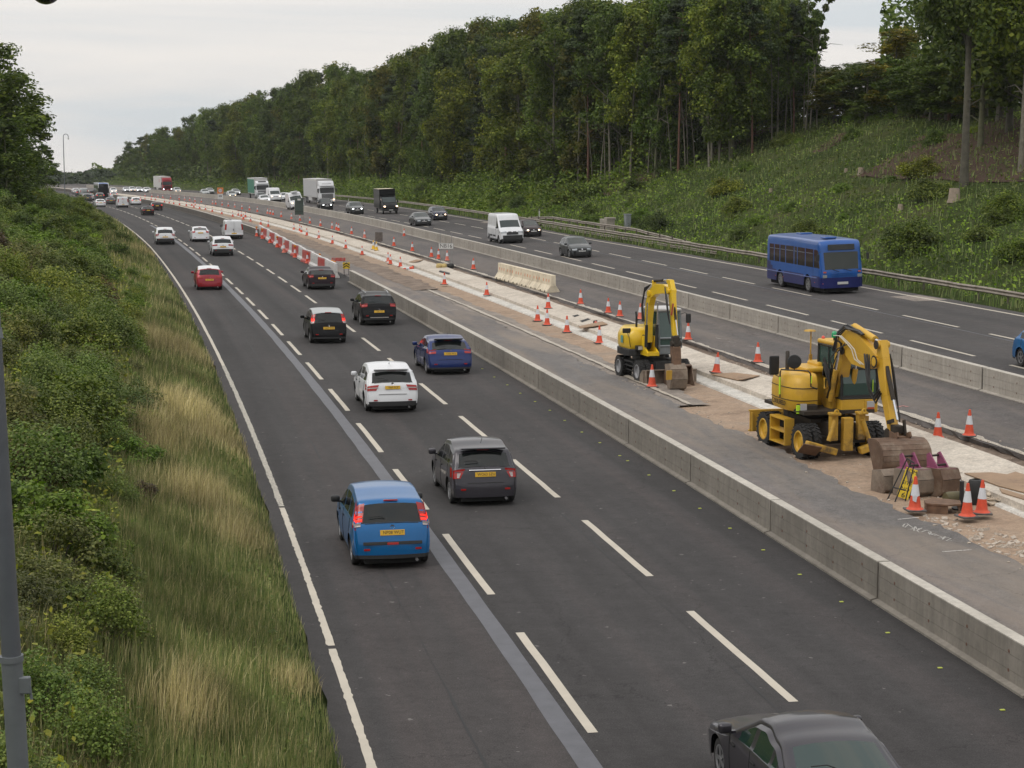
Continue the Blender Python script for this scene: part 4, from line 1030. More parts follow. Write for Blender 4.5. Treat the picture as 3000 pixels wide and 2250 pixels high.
def finish_rear(S, root, P, txt=None, lamps='hatch', lit=False, plz=.80):
    zb = S.p[S.seg[12]].y if P.get('rw') else P['H'] * .6
    if lamps == 'tall':            # high vertical lamps beside the glass
        S.lamp(root, 'tail_lamp', TAILR, True, zb - .12, zb + .40, lambda t: .90 - .03 * t, lambda t: .10 - .05 * t, n_=6)
        if lit: S.lamp(root, 'brake_light', BRAKE, True, zb + .04, zb + .16, .92, .03, out=.018)
        S.lamp(root, 'reverse_light', TAILC, True, zb - .06, zb + .02, .93, .02, out=.018)
    elif lamps == 'column':
        S.lamp(root, 'tail_lamp', TAILR, True, zb - .02, zb + .40, lambda t: .92 - .02 * t, .06, n_=6)
        if lit: S.lamp(root, 'brake_light', BRAKE, True, zb + .08, zb + .20, .94, .03, out=.018)
        S.lamp(root, 'reverse_light', TAILC, True, zb - .02, zb + .10, .94, .03, out=.018)
    elif lamps == 'wedge':
        S.lamp(root, 'tail_lamp', TAILR, True, zb - .28, zb - .04, lambda t: .86 - .17 * t, .16); S.lamp(root, 'reverse_light', TAILC, True, zb - .26, zb - .14, lambda t: .90 - .06 * t, 0, out=.018, yout=.97)
    elif lamps == 'wide':
        S.lamp(root, 'tail_lamp', TAILR, True, zb - .27, zb - .08, lambda t: .60 + .12 * (1 - t), .22)
        S.lamp(root, 'lamp_band', TAILC, True, zb - .20, zb - .165, .64, .16, out=.017)
    elif lamps == 'high':
        S.lamp(root, 'tail_lamp', TAILR, True, zb - .16, zb + .02, lambda t: .74 - .03 * t, .24)
    elif lamps == 'slim':
        S.lamp(root, 'tail_lamp', TAILR, True, zb - .24, zb - .10, .58, .22)
    elif lamps == 'vanl':
        S.lamp(root, 'tail_lamp', TAILR, True, .95, 1.55, .90, .03, n_=6)
    S.plate(root, True, plz, txt)
    if P.get('rw'):
        p, a = S.on(True, zb + .07, .22, .02); m = MB(); m.tube([p, p + Vector((-.01, .12, .05)), p + Vector((.01, .34, .035))], .009, 5); m.build('rear_wiper', PLAS, root)
        i = S.seg[11]; p = S.pt(i, 0, .012); m = MB(); m.box(p + Vector((-.02, 0, .0)), (.03, .30, .03)); m.build('high_brake_light', TAILR, root)
    m = MB(); m.tube([(-P['L'] / 2 + .12, -P['W'] * .3, .20), (-P['L'] / 2 - .01, -P['W'] * .3, .20)], .03, 8); m.build('exhaust', RIM, root)
    m = MB(); p, a = S.on(True, plz + .12, 0, .012); m.lathe([(0, .012), (.035, .010), (.045, 0)], p, 12, 'X'); m.build('badge', CHR, root)
    for s_ in (-1, 1):
        p, a = S.on(True, .44 if not P.get('arch') else .52, s_ * .78, .012); m = MB(); m.box(p, (.012, .13, .045), bev=.003); m.build('reflector', TAILR, root)
def finish_front(S, root, P, lit=None, txt=None, hz=None, grille=True, fog=None):
    hz = hz or S.p[S.seg[4]].y - .13
    S.lamp(root, 'headlight', HEADL, False, hz - .09, hz + .07, lambda t: .62 - .05 * t, .30)
    if lit: S.lamp(root, 'lit_headlight', lit, False, hz - .07, hz + .05, .70, 0, yout=.90, out=.03, n_=3)
    if grille: S.bar(root, 'grille', PLAS, False, hz - .02, .70, .13, .03); S.bar(root, 'badge', CHR, False, hz - .01, .10, .10, .03, out=.025)
    S.bar(root, 'lower_grille', PLAS, False, .36 if P['wr'] < .35 else .44, 1.0, .16, .03)
    S.plate(root, False, .52 if P['wr'] < .35 else .60, txt)
def vehicle(name, P, place, label, group=None, cat='car', rear=True, mir=None):
    root = empty(name, (0, 0, 0), 0, label, cat, group); S = Shell(P); S.build(root); add_wheels(root, P); mirrors(root, P, mat=mir)
    if place: park(root, place, rear, P)
    return root, S
def park(root, place, rear, P, dyaw=0.0):
    """place: photo bearing of the middle of the nearer axle's tyre contacts"""
    p = at(*place); s, o = so(p.x, p.y)
    if rear: s2 = s - min(P['axles']); h = head(p.y)
    else: s2 = s + max(P['axles']); h = head(p.y) + math.pi
    q = W(s2, o); h_ = math.atan2(ref(s2)[3], ref(s2)[2]) + (0 if rear else math.pi) + dyaw
    root.location = q; g_ = math.atan(slope(s2, o)); root.rotation_euler = (-g_ if rear else g_, -math.atan2(zroad(q.y + 2) - zroad(q.y - 2), 4) * (1 if rear else -1), h_)
def recolor(root, paint_new, old):
    for o in [root] + root.children_recursive:
        for i, sl_ in enumerate(getattr(o, 'material_slots', [])):
            if sl_.material == old:
                sl_.link = 'OBJECT'; sl_.material = paint_new
K = 1.3562
BLUE1 = paint('bright blue', (.002, .11, .31), .3); GREY1 = paint('gunmetal', (.040, .037, .045), .4, .32); WHITE1 = paint('white', (.66, .67, .69), .0, .3); BLUE2 = paint('deep blue', (.004, .020, .115), .3, .25)
BLACK1 = paint('black', (.006, .006, .007), .0, .3); PLUM = paint('plum black', (.014, .006, .010), .1, .28); RED1 = paint('wine red', (.27, .010, .022), .3, .28); SILV = paint('silver', (.36, .38, .38), .7, .3); DGREY = paint('dark grey', (.045, .050, .052), .5, .3); BROWN = paint('dark brown', (.030, .017, .018), .5, .3)
NAVY = paint('navy', (.013, .016, .040), .4, .25)
# --- near carriageway
P = std('mpv', paint=BLUE1, rim=RIM); r_, S = vehicle('blue_car', P, (1140, 1648), 'bright blue tall hatchback with high red tail lamps and lit brake lights', mir=PLAS)
finish_rear(S, r_, P, 'NP08 WUT', 'tall', True, .78)
S.bar(r_, 'bumper_strip', PLAS, True, .565, 1.25, .07, .02, out=.008); S.bar(r_, 'fog_light', TAILR, True, .56, .24, .05, .02, out=.02)
P = std('hatch', paint=GREY1); r_, S = vehicle('grey_car', P, (1410, 1470), 'dark grey small hatchback with a chrome strip over its plate')
finish_rear(S, r_, P, 'WO63 SZU', 'wedge', False, .80); S.bar(r_, 'chrome_strip', CHR, True, .895, .80, .03, .03, out=.02)
m = MB(); m.box((-1.52, 0, 1.395), (.22, 1.12, .04), ry=.14, bev=.015); m.build('roof_spoiler', P['paint'], r_)
m = MB(); m.tube([(-1.2, 0, 1.49), (-1.42, 0, 1.66)], .006, 5); m.build('aerial', PLAS, r_)
P = std('mpv2', paint=WHITE1, rblack=.40); r_, S = vehicle('white_car', P, (1143, 1201), 'white compact people carrier in the middle of the carriageway with a dark rear window')
finish_rear(S, r_, P, 'YJ67 PCP', 'wide', False, .86); m = MB(); m.box((-1.66, 0, 1.43), (.26, 1.18, .04), ry=.16, bev=.015); m.build('roof_spoiler', P['paint'], r_)
m = MB(); m.prism([(-1.02, 1.56), (-1.2, 1.545), (-1.2, 1.62)], -.02, .02); m.build('aerial_fin', P['paint'], r_)
P = std('hatch2', paint=BLUE2); r_, S = vehicle('navy_car', P, (1311, 1092), 'deep blue hatchback close to the near concrete barrier')
finish_rear(S, r_, P, 'CE66 MOJ', 'high', False, .84); m = MB(); m.box((-1.56, 0, 1.365), (.26, 1.14, .045), ry=.2, bev=.015); m.build('roof_spoiler', PLAS, r_)
m = MB(); m.tube([(-1.15, 0, 1.45), (-1.36, 0, 1.62)], .006, 5); m.build('aerial', PLAS, r_)
P = std('mpv', L=4.02, W=1.72, paint=BLACK1, roofm=SILV); r_, S = vehicle('black_car', P, (960, 1003), 'black small people carrier with glowing column tail lamps')
finish_rear(S, r_, P, 'LX09 XVW', 'column', True, .72)
P = std('suv', paint=BLACK1, rim=RIM); r_, S = vehicle('black_off_roader', P, (1105, 950), 'black sports utility car beside the near barrier with red lamps', cat='car')
finish_rear(S, r_, P, 'YJ65 YZS', 'high', False, .72); S.bar(r_, 'skid_strip', CHR, True, .42, .95, .05, .03, out=.015)
for s_ in (-1, 1): m = MB(); m.tube([(.15, s_ * .60, 1.665), (-.6, s_ * .60, 1.685), (-1.35, s_ * .58, 1.62)], .018, 6); m.build('roof_rail', CHR, r_)
wag, SW_ = None, None
P = std('wagon', paint=PLUM, rblack=.42); r_, S = vehicle('dark_estate_car', P, (940, 846), 'dark plum sleek estate car beside the end of the barrier')
finish_rear(S, r_, P, 'AB15 CKL', 'high', False, .74)
P = std('hatch', paint=RED1, roofm=WHITE1); r_, S = vehicle('red_car', P, (613, 848), 'wine red hatchback with a white roof in the inside lane')
finish_rear(S, r_, P, 'BD12 HRN', 'slim', False, .66)
P = std('suv', paint=WHITE1, rblack=.60); suvw, S = vehicle('white_off_roader', P, (652, 749), 'white sports utility car with a black lower bumper behind the two others')
finish_rear(S, suvw, P, 'KX17 RVB', 'slim', False, .80); suvP = P
P = std('van', paint=WHITE1, rw=None); vanw, S = vehicle('white_van', P, (684, 700), 'white panel van with twin rear doors beside the dark barrier', cat='van', mir=PLAS); vanP = P
finish_rear(S, vanw, P, None, 'vanl', False, .60)
m = MB(); m.box((-2.395, 0, 1.12), (.012, .012, 1.45)); m.box((-2.405, 0.08, .98), (.02, .05, .20)); m.build('door_seam', DK, vanw)
m = MB(); m.box((-2.2, .5, 2.0), (.1, .5, .06)); m.build('roof_bar', RIM, vanw)
P = std('liftback', paint=WHITE1); r_, S = vehicle('white_fastback_car', P, (587, 708), 'white fastback hybrid with split rear glass'); finish_rear(S, r_, P, None, 'high', False, .90); lfb, lfP = r_, P
P = std('suv', paint=WHITE1, H=1.62, rblack=.66); cross, S = vehicle('white_crossover', P, (484, 716), 'white crossover with black rear bumper in the inside lane'); finish_rear(S, cross, P, None, 'wedge', False, .74); crP = P
P = std('saloon', paint=BLACK1); sal, S = vehicle('black_saloon', P, (434, 631), 'black saloon alone between the lanes behind the dark hatchback'); finish_rear(S, sal, P, None, 'slim', False, .78); salP = P
P = std('hatch2', paint=BROWN); hat, S = vehicle('brown_hatchback', P, (460, 617), 'dark brown hatchback with glowing tail lamps by the dark barrier'); finish_rear(S, hat, P, None, 'high', True, .80); S.lamp(hat, 'brake_light', BRAKE, True, .90, 1.0, .80, .10, out=.02); hatP = P
def again(src, P, place, paint_new, name, label, cat='car', group=None, rear=True, sc_=1):
    o = copy_tree(src); o.name = name; park(o, place, rear, P); recolor(o, paint_new, P['paint'])
    for k in ('label', 'category', 'group'):
        if k in o: del o[k]
    tag(o, label, cat, group); return o
again(hat, hatP, (399, 600.5), WHITE1, 'white_hatchback', 'white hatchback just right of the small white van')
r2_ = again(vanw, vanP, (360, 608.5), WHITE1, 'white_van', 'small white van with red lettering on its back doors', 'van')
RLE = simple('red lettering', (.55, .03, .05), .5)
lettering('lettering', 'A1', .42, RLE, kids(r2_)[0], Matrix.Translation((-2.42, 0, 1.55)) @ Matrix.Rotation(R(-90), 4, 'Z') @ Matrix.Rotation(R(90), 4, 'X'))
again(sal, salP, (325, 599), DGREY, 'dark_saloon', 'dark saloon left of the small white van')
again(sal, salP, (295, 606), WHITE1, 'white_saloon', 'white saloon at the grass edge in the distance')
again(hat, hatP, (294, 584), DGREY, 'dark_hatchback', 'dark hatchback in front of the black coach')
again(hat, hatP, (333, 580), WHITE1, 'white_hatchback', 'white hatchback right of the black coach')
again(sal, salP, (264, 586.5), SILV, 'silver_saloon', 'silver saloon left of the dark hatchback near the coach')
again(cross, crP, (256, 590), DGREY, 'grey_crossover', 'grey crossover half hidden behind the left bank')
again(vanw, vanP, (246, 575), SILV, 'silver_van', 'silver van far off by the left bank', 'van')
again(suvw, suvP, (273, 577), BLACK1, 'black_off_roader', 'black off roader directly left of the coach')
again(sal, salP, (223, 567), WHITE1, 'white_saloon', 'farthest white car at the crest of the left bank')
again(hat, hatP, (234, 574), DGREY, 'grey_hatchback', 'grey car peeping over the left bank')
# --- the car leaving the bottom of the picture
P = std('saloon', paint=GREY1, H=1.40, W=1.80, glass=simple('green glass', (.012, .03, .024), .06, spec=.8), r=.09, cz=.05, tum=.38); r_, S = vehicle('dark_coupe', P, None, 'dark grey coupe cut off by the bottom edge of the picture')
finish_rear(S, r_, P, None, 'slim', False, .75); r_.scale = (.97, .94, .98)
for k_ in kids(r_):
    if k_.name.startswith('high_brake'): bpy.data.objects.remove(k_)
p = at(2388, 2096, 1.38); s_0, o_0 = so(p.x, p.y); q = W(s_0 + .25, o_0); r_.location = q; r_.rotation_euler.z = math.atan2(ref(s_0)[3], ref(s_0)[2])
# --- oncoming side
P = std('hatch', paint=DGREY, pf=.2); onc, S = vehicle('grey_hatchback', P, (1699, 754), 'dark grey hatchback driving alone towards the bridge', rear=False); finish_front(S, onc, P, None, 'YC07 EHX'); oncP = P
P = std('vanhigh', paint=WHITE1); vh, S = vehicle('white_van', P, (1496, 712), 'high roofed white van with black bumper nearest the bridge', cat='van', rear=False, mir=PLAS); vhP = P
finish_front(S, vh, P, None, None, hz=.98, grille=True); S.bar(vh, 'front_bumper', PLAS, False, .52, 1.7, .36, .06, out=.01); S.bar(vh, 'grille', PLAS, False, .86, 1.0, .22, .05, out=.0)
m = MB(); [m.box((x, s__ * 1.035, .62), (.9, .03, .14)) for x in (-1.0, .2, ) for s__ in (-1, 1)]; m.build('side_trim', PLAS, vh)
def oncoming(src, P, place, paint_new, name, label, lit=None, cat='car'):
    o = again(src, P, place, paint_new, name, label, cat, None, False)
    return o
P = std('hatch', paint=BROWN, pf=.2, L=3.97, H=1.48); r_, S = vehicle('maroon_hatchback', P, (1559, 693), 'very dark maroon hatchback with lit headlights beside the white van', rear=False); finish_front(S, r_, P, HONW)
fieP, fie = P, r_
P = std('saloon', paint=DGREY, pf=.2, L=4.4, H=1.46); r_, S = vehicle('grey_car', P, (1239, 662), 'grey family car without lights ahead of the dark people carrier', rear=False); finish_front(S, r_, P, None); gsP, gs = P, r_
P = std('mpv', paint=NAVY, pf=.2); r_, S = vehicle('navy_people_carrier', P, (1289, 646), 'navy people carrier with lit headlights by the far verge', rear=False); finish_front(S, r_, P, HONW); mvP, mv = P, r_
P = std('suv', paint=DGREY, pf=.2, L=4.3, H=1.56); r_, S = vehicle('grey_crossover', P, (1045, 629), 'grey crossover with round bright headlights', rear=False); finish_front(S, r_, P, HON); cmP, cm = P, r_
oncoming(cm, cmP, (957, 616), BLACK1, 'dark_off_roader', 'dark off roader with bluish headlights just ahead of the white articulated lorry')
oncoming(gs, gsP, (839, 588), WHITE1, 'white_saloon', 'white car tucked behind the white minibus')
P = std('vanhigh', paint=WHITE1, L=5.7, H=2.55); mb, S = vehicle('white_van', P, (807, 592.5), 'white high roofed van with lit orange lamps beside the green sided lorry', cat='van', rear=False, mir=PLAS); finish_front(S, mb, P, HONW, hz=1.0); mbP = P
o = again(mb, mbP, (872, 613), WHITE1, 'white_minibus', 'white minibus partly hidden by the dark green board', 'minibus', None, False)
m = MB(); m.box((1.0, 0, 2.6), (1.1, .9, .14), bev=.05); m.build('roof_unit', WHITE1, o)
P = std('saloon', paint=WHITE1, pf=.2, H=1.38); r_, S = vehicle('white_coupe', P, (778, 596), 'low white coupe with glaring headlights behind the far barrier', rear=False); finish_front(S, r_, P, HON); wcP, wc = P, r_
oncoming(mv, mvP, (768, 589), DGREY, 'dark_estate_car', 'dark car with lit headlights half hidden by the white coupe')
oncoming(mv, mvP, (681, 582.5), SILV, 'silver_people_carrier', 'silver people carrier right of the speed limit sign')
oncoming(wc, wcP, (693, 573), SILV, 'silver_saloon', 'silver saloon on the outer lane beyond the silver people carrier')
oncoming(gs, gsP, (603, 573.5), SILV, 'silver_car', 'silver car left of the speed limit sign, nearer of two')
oncoming(gs, gsP, (617, 569), SILV, 'silver_car', 'silver car left of the speed limit sign, farther of two')
oncoming(fie, fieP, (521, 567), SILV, 'silver_hatchback', 'silver hatchback just right of the red lorry')
oncoming(wc, wcP, (433, 565), WHITE1, 'white_saloon', 'white car nearest to the left of the red lorry')
for i, (u, v) in enumerate(((409, 564), (389, 564), (372, 564))):
    oncoming((wc, fie, wc)[i], (wcP, fieP, wcP)[i], (u, v), WHITE1, 'distant_white_car', 'tiny white car with headlights in the far queue, %s from the red lorry' % ('second', 'third', 'fourth')[i])
oncoming(fie, fieP, (334, 567), WHITE1, 'distant_white_car', 'tiny white car right of the coach at the end of the queue')
# blue car entering at the right edge
P = std('hatch2', paint=BLUE1); r_, S = vehicle('blue_hatchback', P, None, 'blue hatchback half cut off at the right edge'); finish_rear(S, r_, P)
p = at(2993, 1074); s_0, o_0 = so(p.x, p.y); q = W(s_0 - 1.3, o_0 + .82); r_.location = q; r_.rotation_euler.z = math.atan2(ref(s_0)[3], ref(s_0)[2]) + math.pi
# ------------------------------------------------------------------ bus
BUSB = paint('bus mid blue', (.010, .085, .33), .1, .32); BUSN = paint('bus navy', (.012, .018, .12), .15, .3)
f = 4.30
P = dict(L=8.6, W=2.44, H=2.95, wr=.45, ww=.28, spokes=8, win=.03, mx=f - .3, tum=.025, shoulder=0, cz=.05, cx=.10, r=.10, pf=.10, pr=.04, xr=.5, bulge=.1, blackz=.86, sill=.36, uh=.6, gap=.10, flare=0, ds=.10,
         prof=[(f - .01, .34), (f - .015, .9), (f - .03, 1.22), (f - .05, 1.33), (f - .20, 2.24), (f - .26, 2.70), (f - .48, 2.90), (0, 2.95), (-f + .35, 2.92), (-f + .08, 2.78), (-f + .05, 1.5), (-f, .4)],
         belt=[(-5, 1.40), (5, 1.36)], axles=(f - 2.0, f - 6.25), ws=(3, 4, 0, 0), rw=None, paint=BUSB, roofseg=(5, 9), seams=False, roofm=paint('bus roof', (.10, .16, .36), .1, .5),
         side=[(f - 1.12, f - .22), (f - 2.30, f - 1.22), (f - 3.45, f - 2.40), (f - 4.02, f - 3.55), (f - 5.3, f - 4.12), (f - 6.2, f - 5.42), (f - 7.1, f - 6.3), (f - 7.9, f - 7.2)],
         tu=[0, .03, .2, .45, .6, .72, 1], dmat=BUSN, sweep=.55, wsglass=simple('bus windscreen', (.02, .026, .022), .08, spec=.5), glass=simple('bus glass', (.014, .010, .009), .09, spec=.35))
root = empty('bus', (0, 0, 0), 0, 'blue single deck bus with a navy skirt in the outer lane', 'bus'); S = Shell(P); S.build(root); add_wheels(root, P)
for (x0_, x1_) in P['side'][1:]:
    for s__ in (-1, 1): m = MB(); m.box(((x0_ + x1_) / 2, s__ * (S.Wf((x0_ + x1_) / 2, 2.15) + .006), 2.15), (x1_ - x0_ - .08, .02, .035)); m.build('window_bar', simple('bus bar', (.12, .13, .15), .5), root)
for s__ in (-1, 1): m = MB(); m.box((f - 1.17, s__ * (S.Wf(f - 1.17, 1.4) + .004), 1.40), (.02, .012, 1.7)); m.build('door_seam', DK, root)
p = at(2470, 862); s_, o_ = so(p.x, p.y); q = W(s_ + f, o_); root.location = q; root.rotation_euler.z = math.atan2(ref(s_ + f)[3], ref(s_ + f)[2]) + math.pi; root.rotation_euler.x = math.atan(slope(s_, o_))
def fbox(parent, name, mat, y, z, w_, h, x=None, d=.03, bev=.01):
    x = f - .01 - .16 * max(0, (z - 1.33)) if x is None else x
    m = MB(); m.box((x, y, z), (d, w_, h), bev=bev, ry=(-.155 if z > 1.33 else 0)); return m.build(name, mat, parent)
m = MB(); m.box((f - .35, .35, 1.5), (.3, .9, .5), bev=.1); m.build('dashboard', simple('dash grey', (.10, .11, .12), .7), root)
fbox(root, 'destination_display', GLASS, 0, 2.50, 1.5, .30, bev=.012)
for s__ in (-1, 1):
    fbox(root, 'headlight', HEADL, s__ * .98, .97, .24, .16, x=f - .06); fbox(root, 'indicator', simple('indicator orange', (.5, .09, .03), .3), s__ * .98, 1.19, .16, .08, x=f - .07)
    m = MB(); m.tube([(f - .12, s__ * 1.18, 2.3), (f + .05, s__ * 1.38, 2.25), (f + .05, s__ * 1.40, 1.95)], .015, 6); m.box((f + .05, s__ * 1.40, 2.0), (.05, .16, .34), bev=.02); m.build('door_mirror', PLAS, root)
    m = MB(); m.tube([(f + .03, s__ * .35 - .3, 1.36), (f + .02, s__ * .35 + .15, 1.22)], .018, 5); m.build('wiper', PLAS, root)
    m = MB(); m.box((-.2, s__ * 1.235, .88), (7.8, .03, .045)); m.build('side_strip', paint('bus strip', (.12, .17, .42), .1, .35), root)
m = MB(); m.box((f + .02, 0, .60), (.02, .60, .13), bev=.005); m.build('number_plate', PLW, root)
m = MB(); m.box((f + .0, 0, 1.02), (.03, 1.3, .02)); m.box((f + .0, 0, 1.12), (.03, 1.3, .02)); m.build('front_ribs', BUSB, root)
m = MB(); m.box((f - 1.1, -.35, 2.98), (.75, .65, .10), bev=.04); m.box((-1.8, .2, 2.98), (.8, .7, .07), bev=.03); m.build('roof_hatch', BUSB, root)
m = MB()
for x in (f - .9, -2.6): m.box((x, -1.235, .62), (.10, .02, .03)); m.box((x + 1.2, -1.235, .62), (.10, .02, .03))
m.build('marker_light', simple('indicator orange', (.5, .09, .03), .3), root)
# ------------------------------------------------------------------ lorries
def lorry(name, place, label, cab, box, side=None, ln=13.6, H_=4.0, Wd=2.52, cabH=3.75, fair=True, lit=None, trailer=True, cabL=2.2, dark_roof=None, letters=None, low=False):
    root = empty(name, (0, 0, 0), 0, label, 'lorry'); f = 0.0
    # cab front face at x = 0, body behind along -x
    hh = 1.05 if not low else .75
    m = MB()
    if low:
        m.prism([(0, .45), (.0, .95), (-.25, 1.20), (-.95, 1.45), (-1.65, 2.15), (-2.1, 2.28), (-2.3, 2.28), (-2.3, .45)], -Wd * .46, Wd * .46)
    else:
        m.prism([(.02, .45), (.04, 1.5), (-.04, 1.75), (-.26, 2.75), (-.34, 2.95), (-cabL, 2.98), (-cabL, .45)], -Wd / 2, Wd / 2)
    c_ = m.build('cab', cab, root, bevel=.07, smooth=40)
    if low:
        m = MB(); m.prism([(-.92, 1.46), (-.94, 1.52), (-1.60, 2.15), (-1.62, 2.06)], -Wd * .40, Wd * .40); m.M = Matrix.Translation((.03, 0, .03)); m.build('windscreen', GLASSL, root)
        for s__ in (-1, 1):
            m = MB(); m.box((-1.75, s__ * Wd * .462, 1.72), (.8, .02, .55), bev=.01); m.build('side_window', GLASS, root)
            m = MB(); m.box((-1.15, s__ * (Wd * .46 + .16), 1.62), (.12, .18, .36), bev=.04); m.build('door_mirror', PLAS, root)
            m = MB(); m.box((-.12, s__ * .80, 1.0), (.16, .34, .2), bev=.04, ry=-.5); m.build('headlight', HEADL, root)
            if lit: m = MB(); m.box((-.02, s__ * .80, .98), (.1, .22, .14), bev=.03); m.build('lit_headlight', lit, root)
        m = MB(); m.box((-.02, 0, .78), (.1, 1.1, .22), bev=.03); m.build('grille', PLAS, root); m = MB(); m.box((.0, 0, .52), (.14, 1.9, .22), bev=.05); m.build('bumper', PLAS, root)
        m = MB(); m.box((.08, 0, .52), (.02, .52, .11)); m.build('number_plate', PLW, root)
    else:
        m = MB(); m.M = Matrix.Translation((-.13, 0, 2.27)) @ Matrix.Rotation(R(-12.5), 4, 'Y'); m.box((0, 0, 0), (.06, Wd * .90, .88), bev=.02); m.build('windscreen', GLASS, root)
        m = MB(); m.box((.03, 0, 1.28), (.06, Wd * .72, .85), bev=.03); gr = m.build('grille', PLAS, root)
        m = MB()
        for k in range(5): m.box((.068, 0, .98 + .16 * k), (.02, Wd * .66, .035))
        m.build('slat', cab if name != 'lorry' or True else CHR, gr)
        m = MB(); m.box((.04, 0, .60), (.16, Wd * .98, .42), bev=.06); m.build('bumper', cab, root)
        m = MB(); m.box((.13, 0, .55), (.02, .52, .12)); m.build('number_plate', PLW, root)
        for s__ in (-1, 1):
            m = MB(); m.box((.10, s__ * Wd * .40, .78), (.08, .34, .2), bev=.03); m.build('headlight', HEADL, root)
            if lit: m = MB(); m.box((.15, s__ * Wd * .40, .78), (.05, .24, .15), bev=.02); m.build('lit_headlight', lit, root)
            m = MB(); m.box((-.05, s__ * (Wd / 2 + .20), 2.25), (.14, .24, .55), bev=.05); m.box((-.2, s__ * (Wd / 2 + .05), 2.5), (.3, .25, .05)); m.build('door_mirror', PLAS, root)
            m = MB(); m.box((-.95, s__ * (Wd / 2 + .004), 2.2), (.95, .02, .75), bev=.008); m.build('side_window', GLASS, root)
        if fair:
            m = MB(); m.prism([(-.30, 2.97), (-.34, 3.10), (-.9, cabH - .06), (-1.2, cabH), (-cabL, cabH), (-cabL, 2.97)], -Wd * .47, Wd * .47); m.build('roof_fairing', cab, root, bevel=.05, smooth=40)
            m = MB(); m.box((-.26, 0, 3.0), (.25, Wd * .86, .07), ry=.2, bev=.02); m.build('sun_visor', cab, root)
            m = MB(); m.box((-.62, 0, 3.36), (.02, Wd * .6, .30), ry=-.95); m.build('roof_glass', DK, root)
    x0 = -cabL - (.55 if trailer else .15); 
    if low: x0 = -2.32
    m = MB(); m.box((x0 - ln / 2, 0, (H_ + hh) / 2), (ln, Wd, H_ - hh), bev=.03); bx = m.build('cargo_box', box, root)
    if side:
        for s__ in (-1, 1):
            m = MB(); m.box((x0 - ln / 2, s__ * (Wd / 2 + .006), (H_ + hh) / 2 - .05), (ln - .3, .02, H_ - hh - .35)); m.build('side_curtain', side, bx)
    m = MB()
    for a, b_ in ((((x0, -Wd / 2, H_)), (x0, Wd / 2, H_)),): m.tube([a, b_], .05, 6)
    for s__ in (-1, 1): m.box((x0 - ln / 2, s__ * Wd / 2, H_ - .03), (ln, .07, .08))
    m.build('edge_trim', dark_roof or box, bx)
    if dark_roof: m = MB(); m.box((x0 - ln / 2, 0, H_ + .02), (ln - .05, Wd - .05, .02)); m.build('roof_panel', CRM, bx)
    m = MB(); m.box((x0 - ln / 2, 0, hh - .15), (ln, .9, .3)); m.build('chassis', PLAS, root)
    if trailer: m = MB(); m.box((x0 - ln * .55, 0, .75), (ln * .3, Wd - .1, .55)); m.build('side_guard', box, root)
    r = .50 if not low else .34; axs = [-.1 - 1.3] + ([-cabL - 1.6, x0 - ln + 2.0, x0 - ln + 3.3, x0 - ln + 4.6] if trailer else [x0 - ln + 1.6])
    if low: axs = [-1.0, x0 - ln + 1.3]
    PP = dict(wr=r, ww=.30 if not low else .22, W=Wd if not low else Wd * .95, axles=axs, spokes=6, win=.02); add_wheels(root, PP)
    p = at(*place); s_, o_ = so(p.x, p.y); lt = 3.0; q = W(s_, o_); root.location = q; root.rotation_euler.z = math.atan2(ref(s_ + lt)[3], ref(s_ + lt)[2]) + math.pi; root.rotation_euler.x = math.atan(slope(s_, o_))
    return root
WBX = simple('box white', (.52, .51, .50), .5, 0, .06, 2); WBR = simple('box side white', (.44, .44, .45), .5, 0, .08, 3); GRC = simple('green curtain', (.03, .17, .11), .6, 0, .12, 3); BBX = paint('box black', (.014, .014, .016), .1, .3)
art = lorry('articulated_lorry', (960, 600), 'white articulated lorry with a tall refrigerated trailer', WHITE1, WBX, WBR, lit=HONW)
lr = lorry('articulated_lorry', (491, 563.5), 'red cabbed articulated lorry with a white trailer in the far queue', RED1, WBX, None, lit=HON)
lettering('lettering', 'DS', 1.2, RLE, lr, Matrix.Translation((-5.5, -1.285, 2.9)) @ Matrix.Rotation(R(90), 4, 'X'))
gl_ = lorry('box_lorry', (771, 585.5), 'green sided box lorry with a white cab', WHITE1, WBX, GRC, ln=8.5, H_=4.0, cabH=3.5, trailer=False, cabL=1.9)
bl_ = lorry('box_van', (1146, 628), 'black box van with a raised body in the inside lane', BLACK1, BBX, None, ln=4.3, H_=3.15, Wd=2.1, lit=HONW, trailer=False, low=True, dark_roof=BBX)
# the coach in the far left queue
P = dict(P); P.update(paint=BLACK1, L=11.5, H=3.45, W=2.5, dmat=PLAS, glass=GLASS, wsglass=GLASS, blackz=.5)
f2 = 5.75; P['prof'] = [(f2, .34), (f2 - .015, .9), (f2 - .03, 1.3), (f2 - .05, 1.5), (f2 - .5, 2.9), (f2 - .8, 3.3), (f2 - 1.2, 3.44), (0, 3.45), (-f2 + .45, 3.43), (-f2 + .12, 3.2), (-f2 + .05, 1.6), (-f2, .4)]
P['axles'] = (f2 - 2.6, -f2 + 3.2); P['side'] = [(-f2 + .3, f2 - 1.0)]; P['rw'] = (9, 10, 0, 10); P['belt'] = [(-6, 1.7), (6, 1.7)]
ct = empty('coach', (0, 0, 0), 0, 'black coach with a pale roof edge in the distant queue', 'coach'); S = Shell(P); S.build(ct); add_wheels(ct, P); park(ct, (300, 579), True, P)
m = MB()
for s__ in (-1, 1): m.tube([(f2 - 1.2, s__ * 1.12, 3.38), (-f2 + .4, s__ * 1.12, 3.38), (-f2 + .1, s__ * 1.14, 3.1), (-f2 + .06, s__ * 1.16, 2.3)], .07, 6)
m.build('roof_edge', WHITE1, ct)
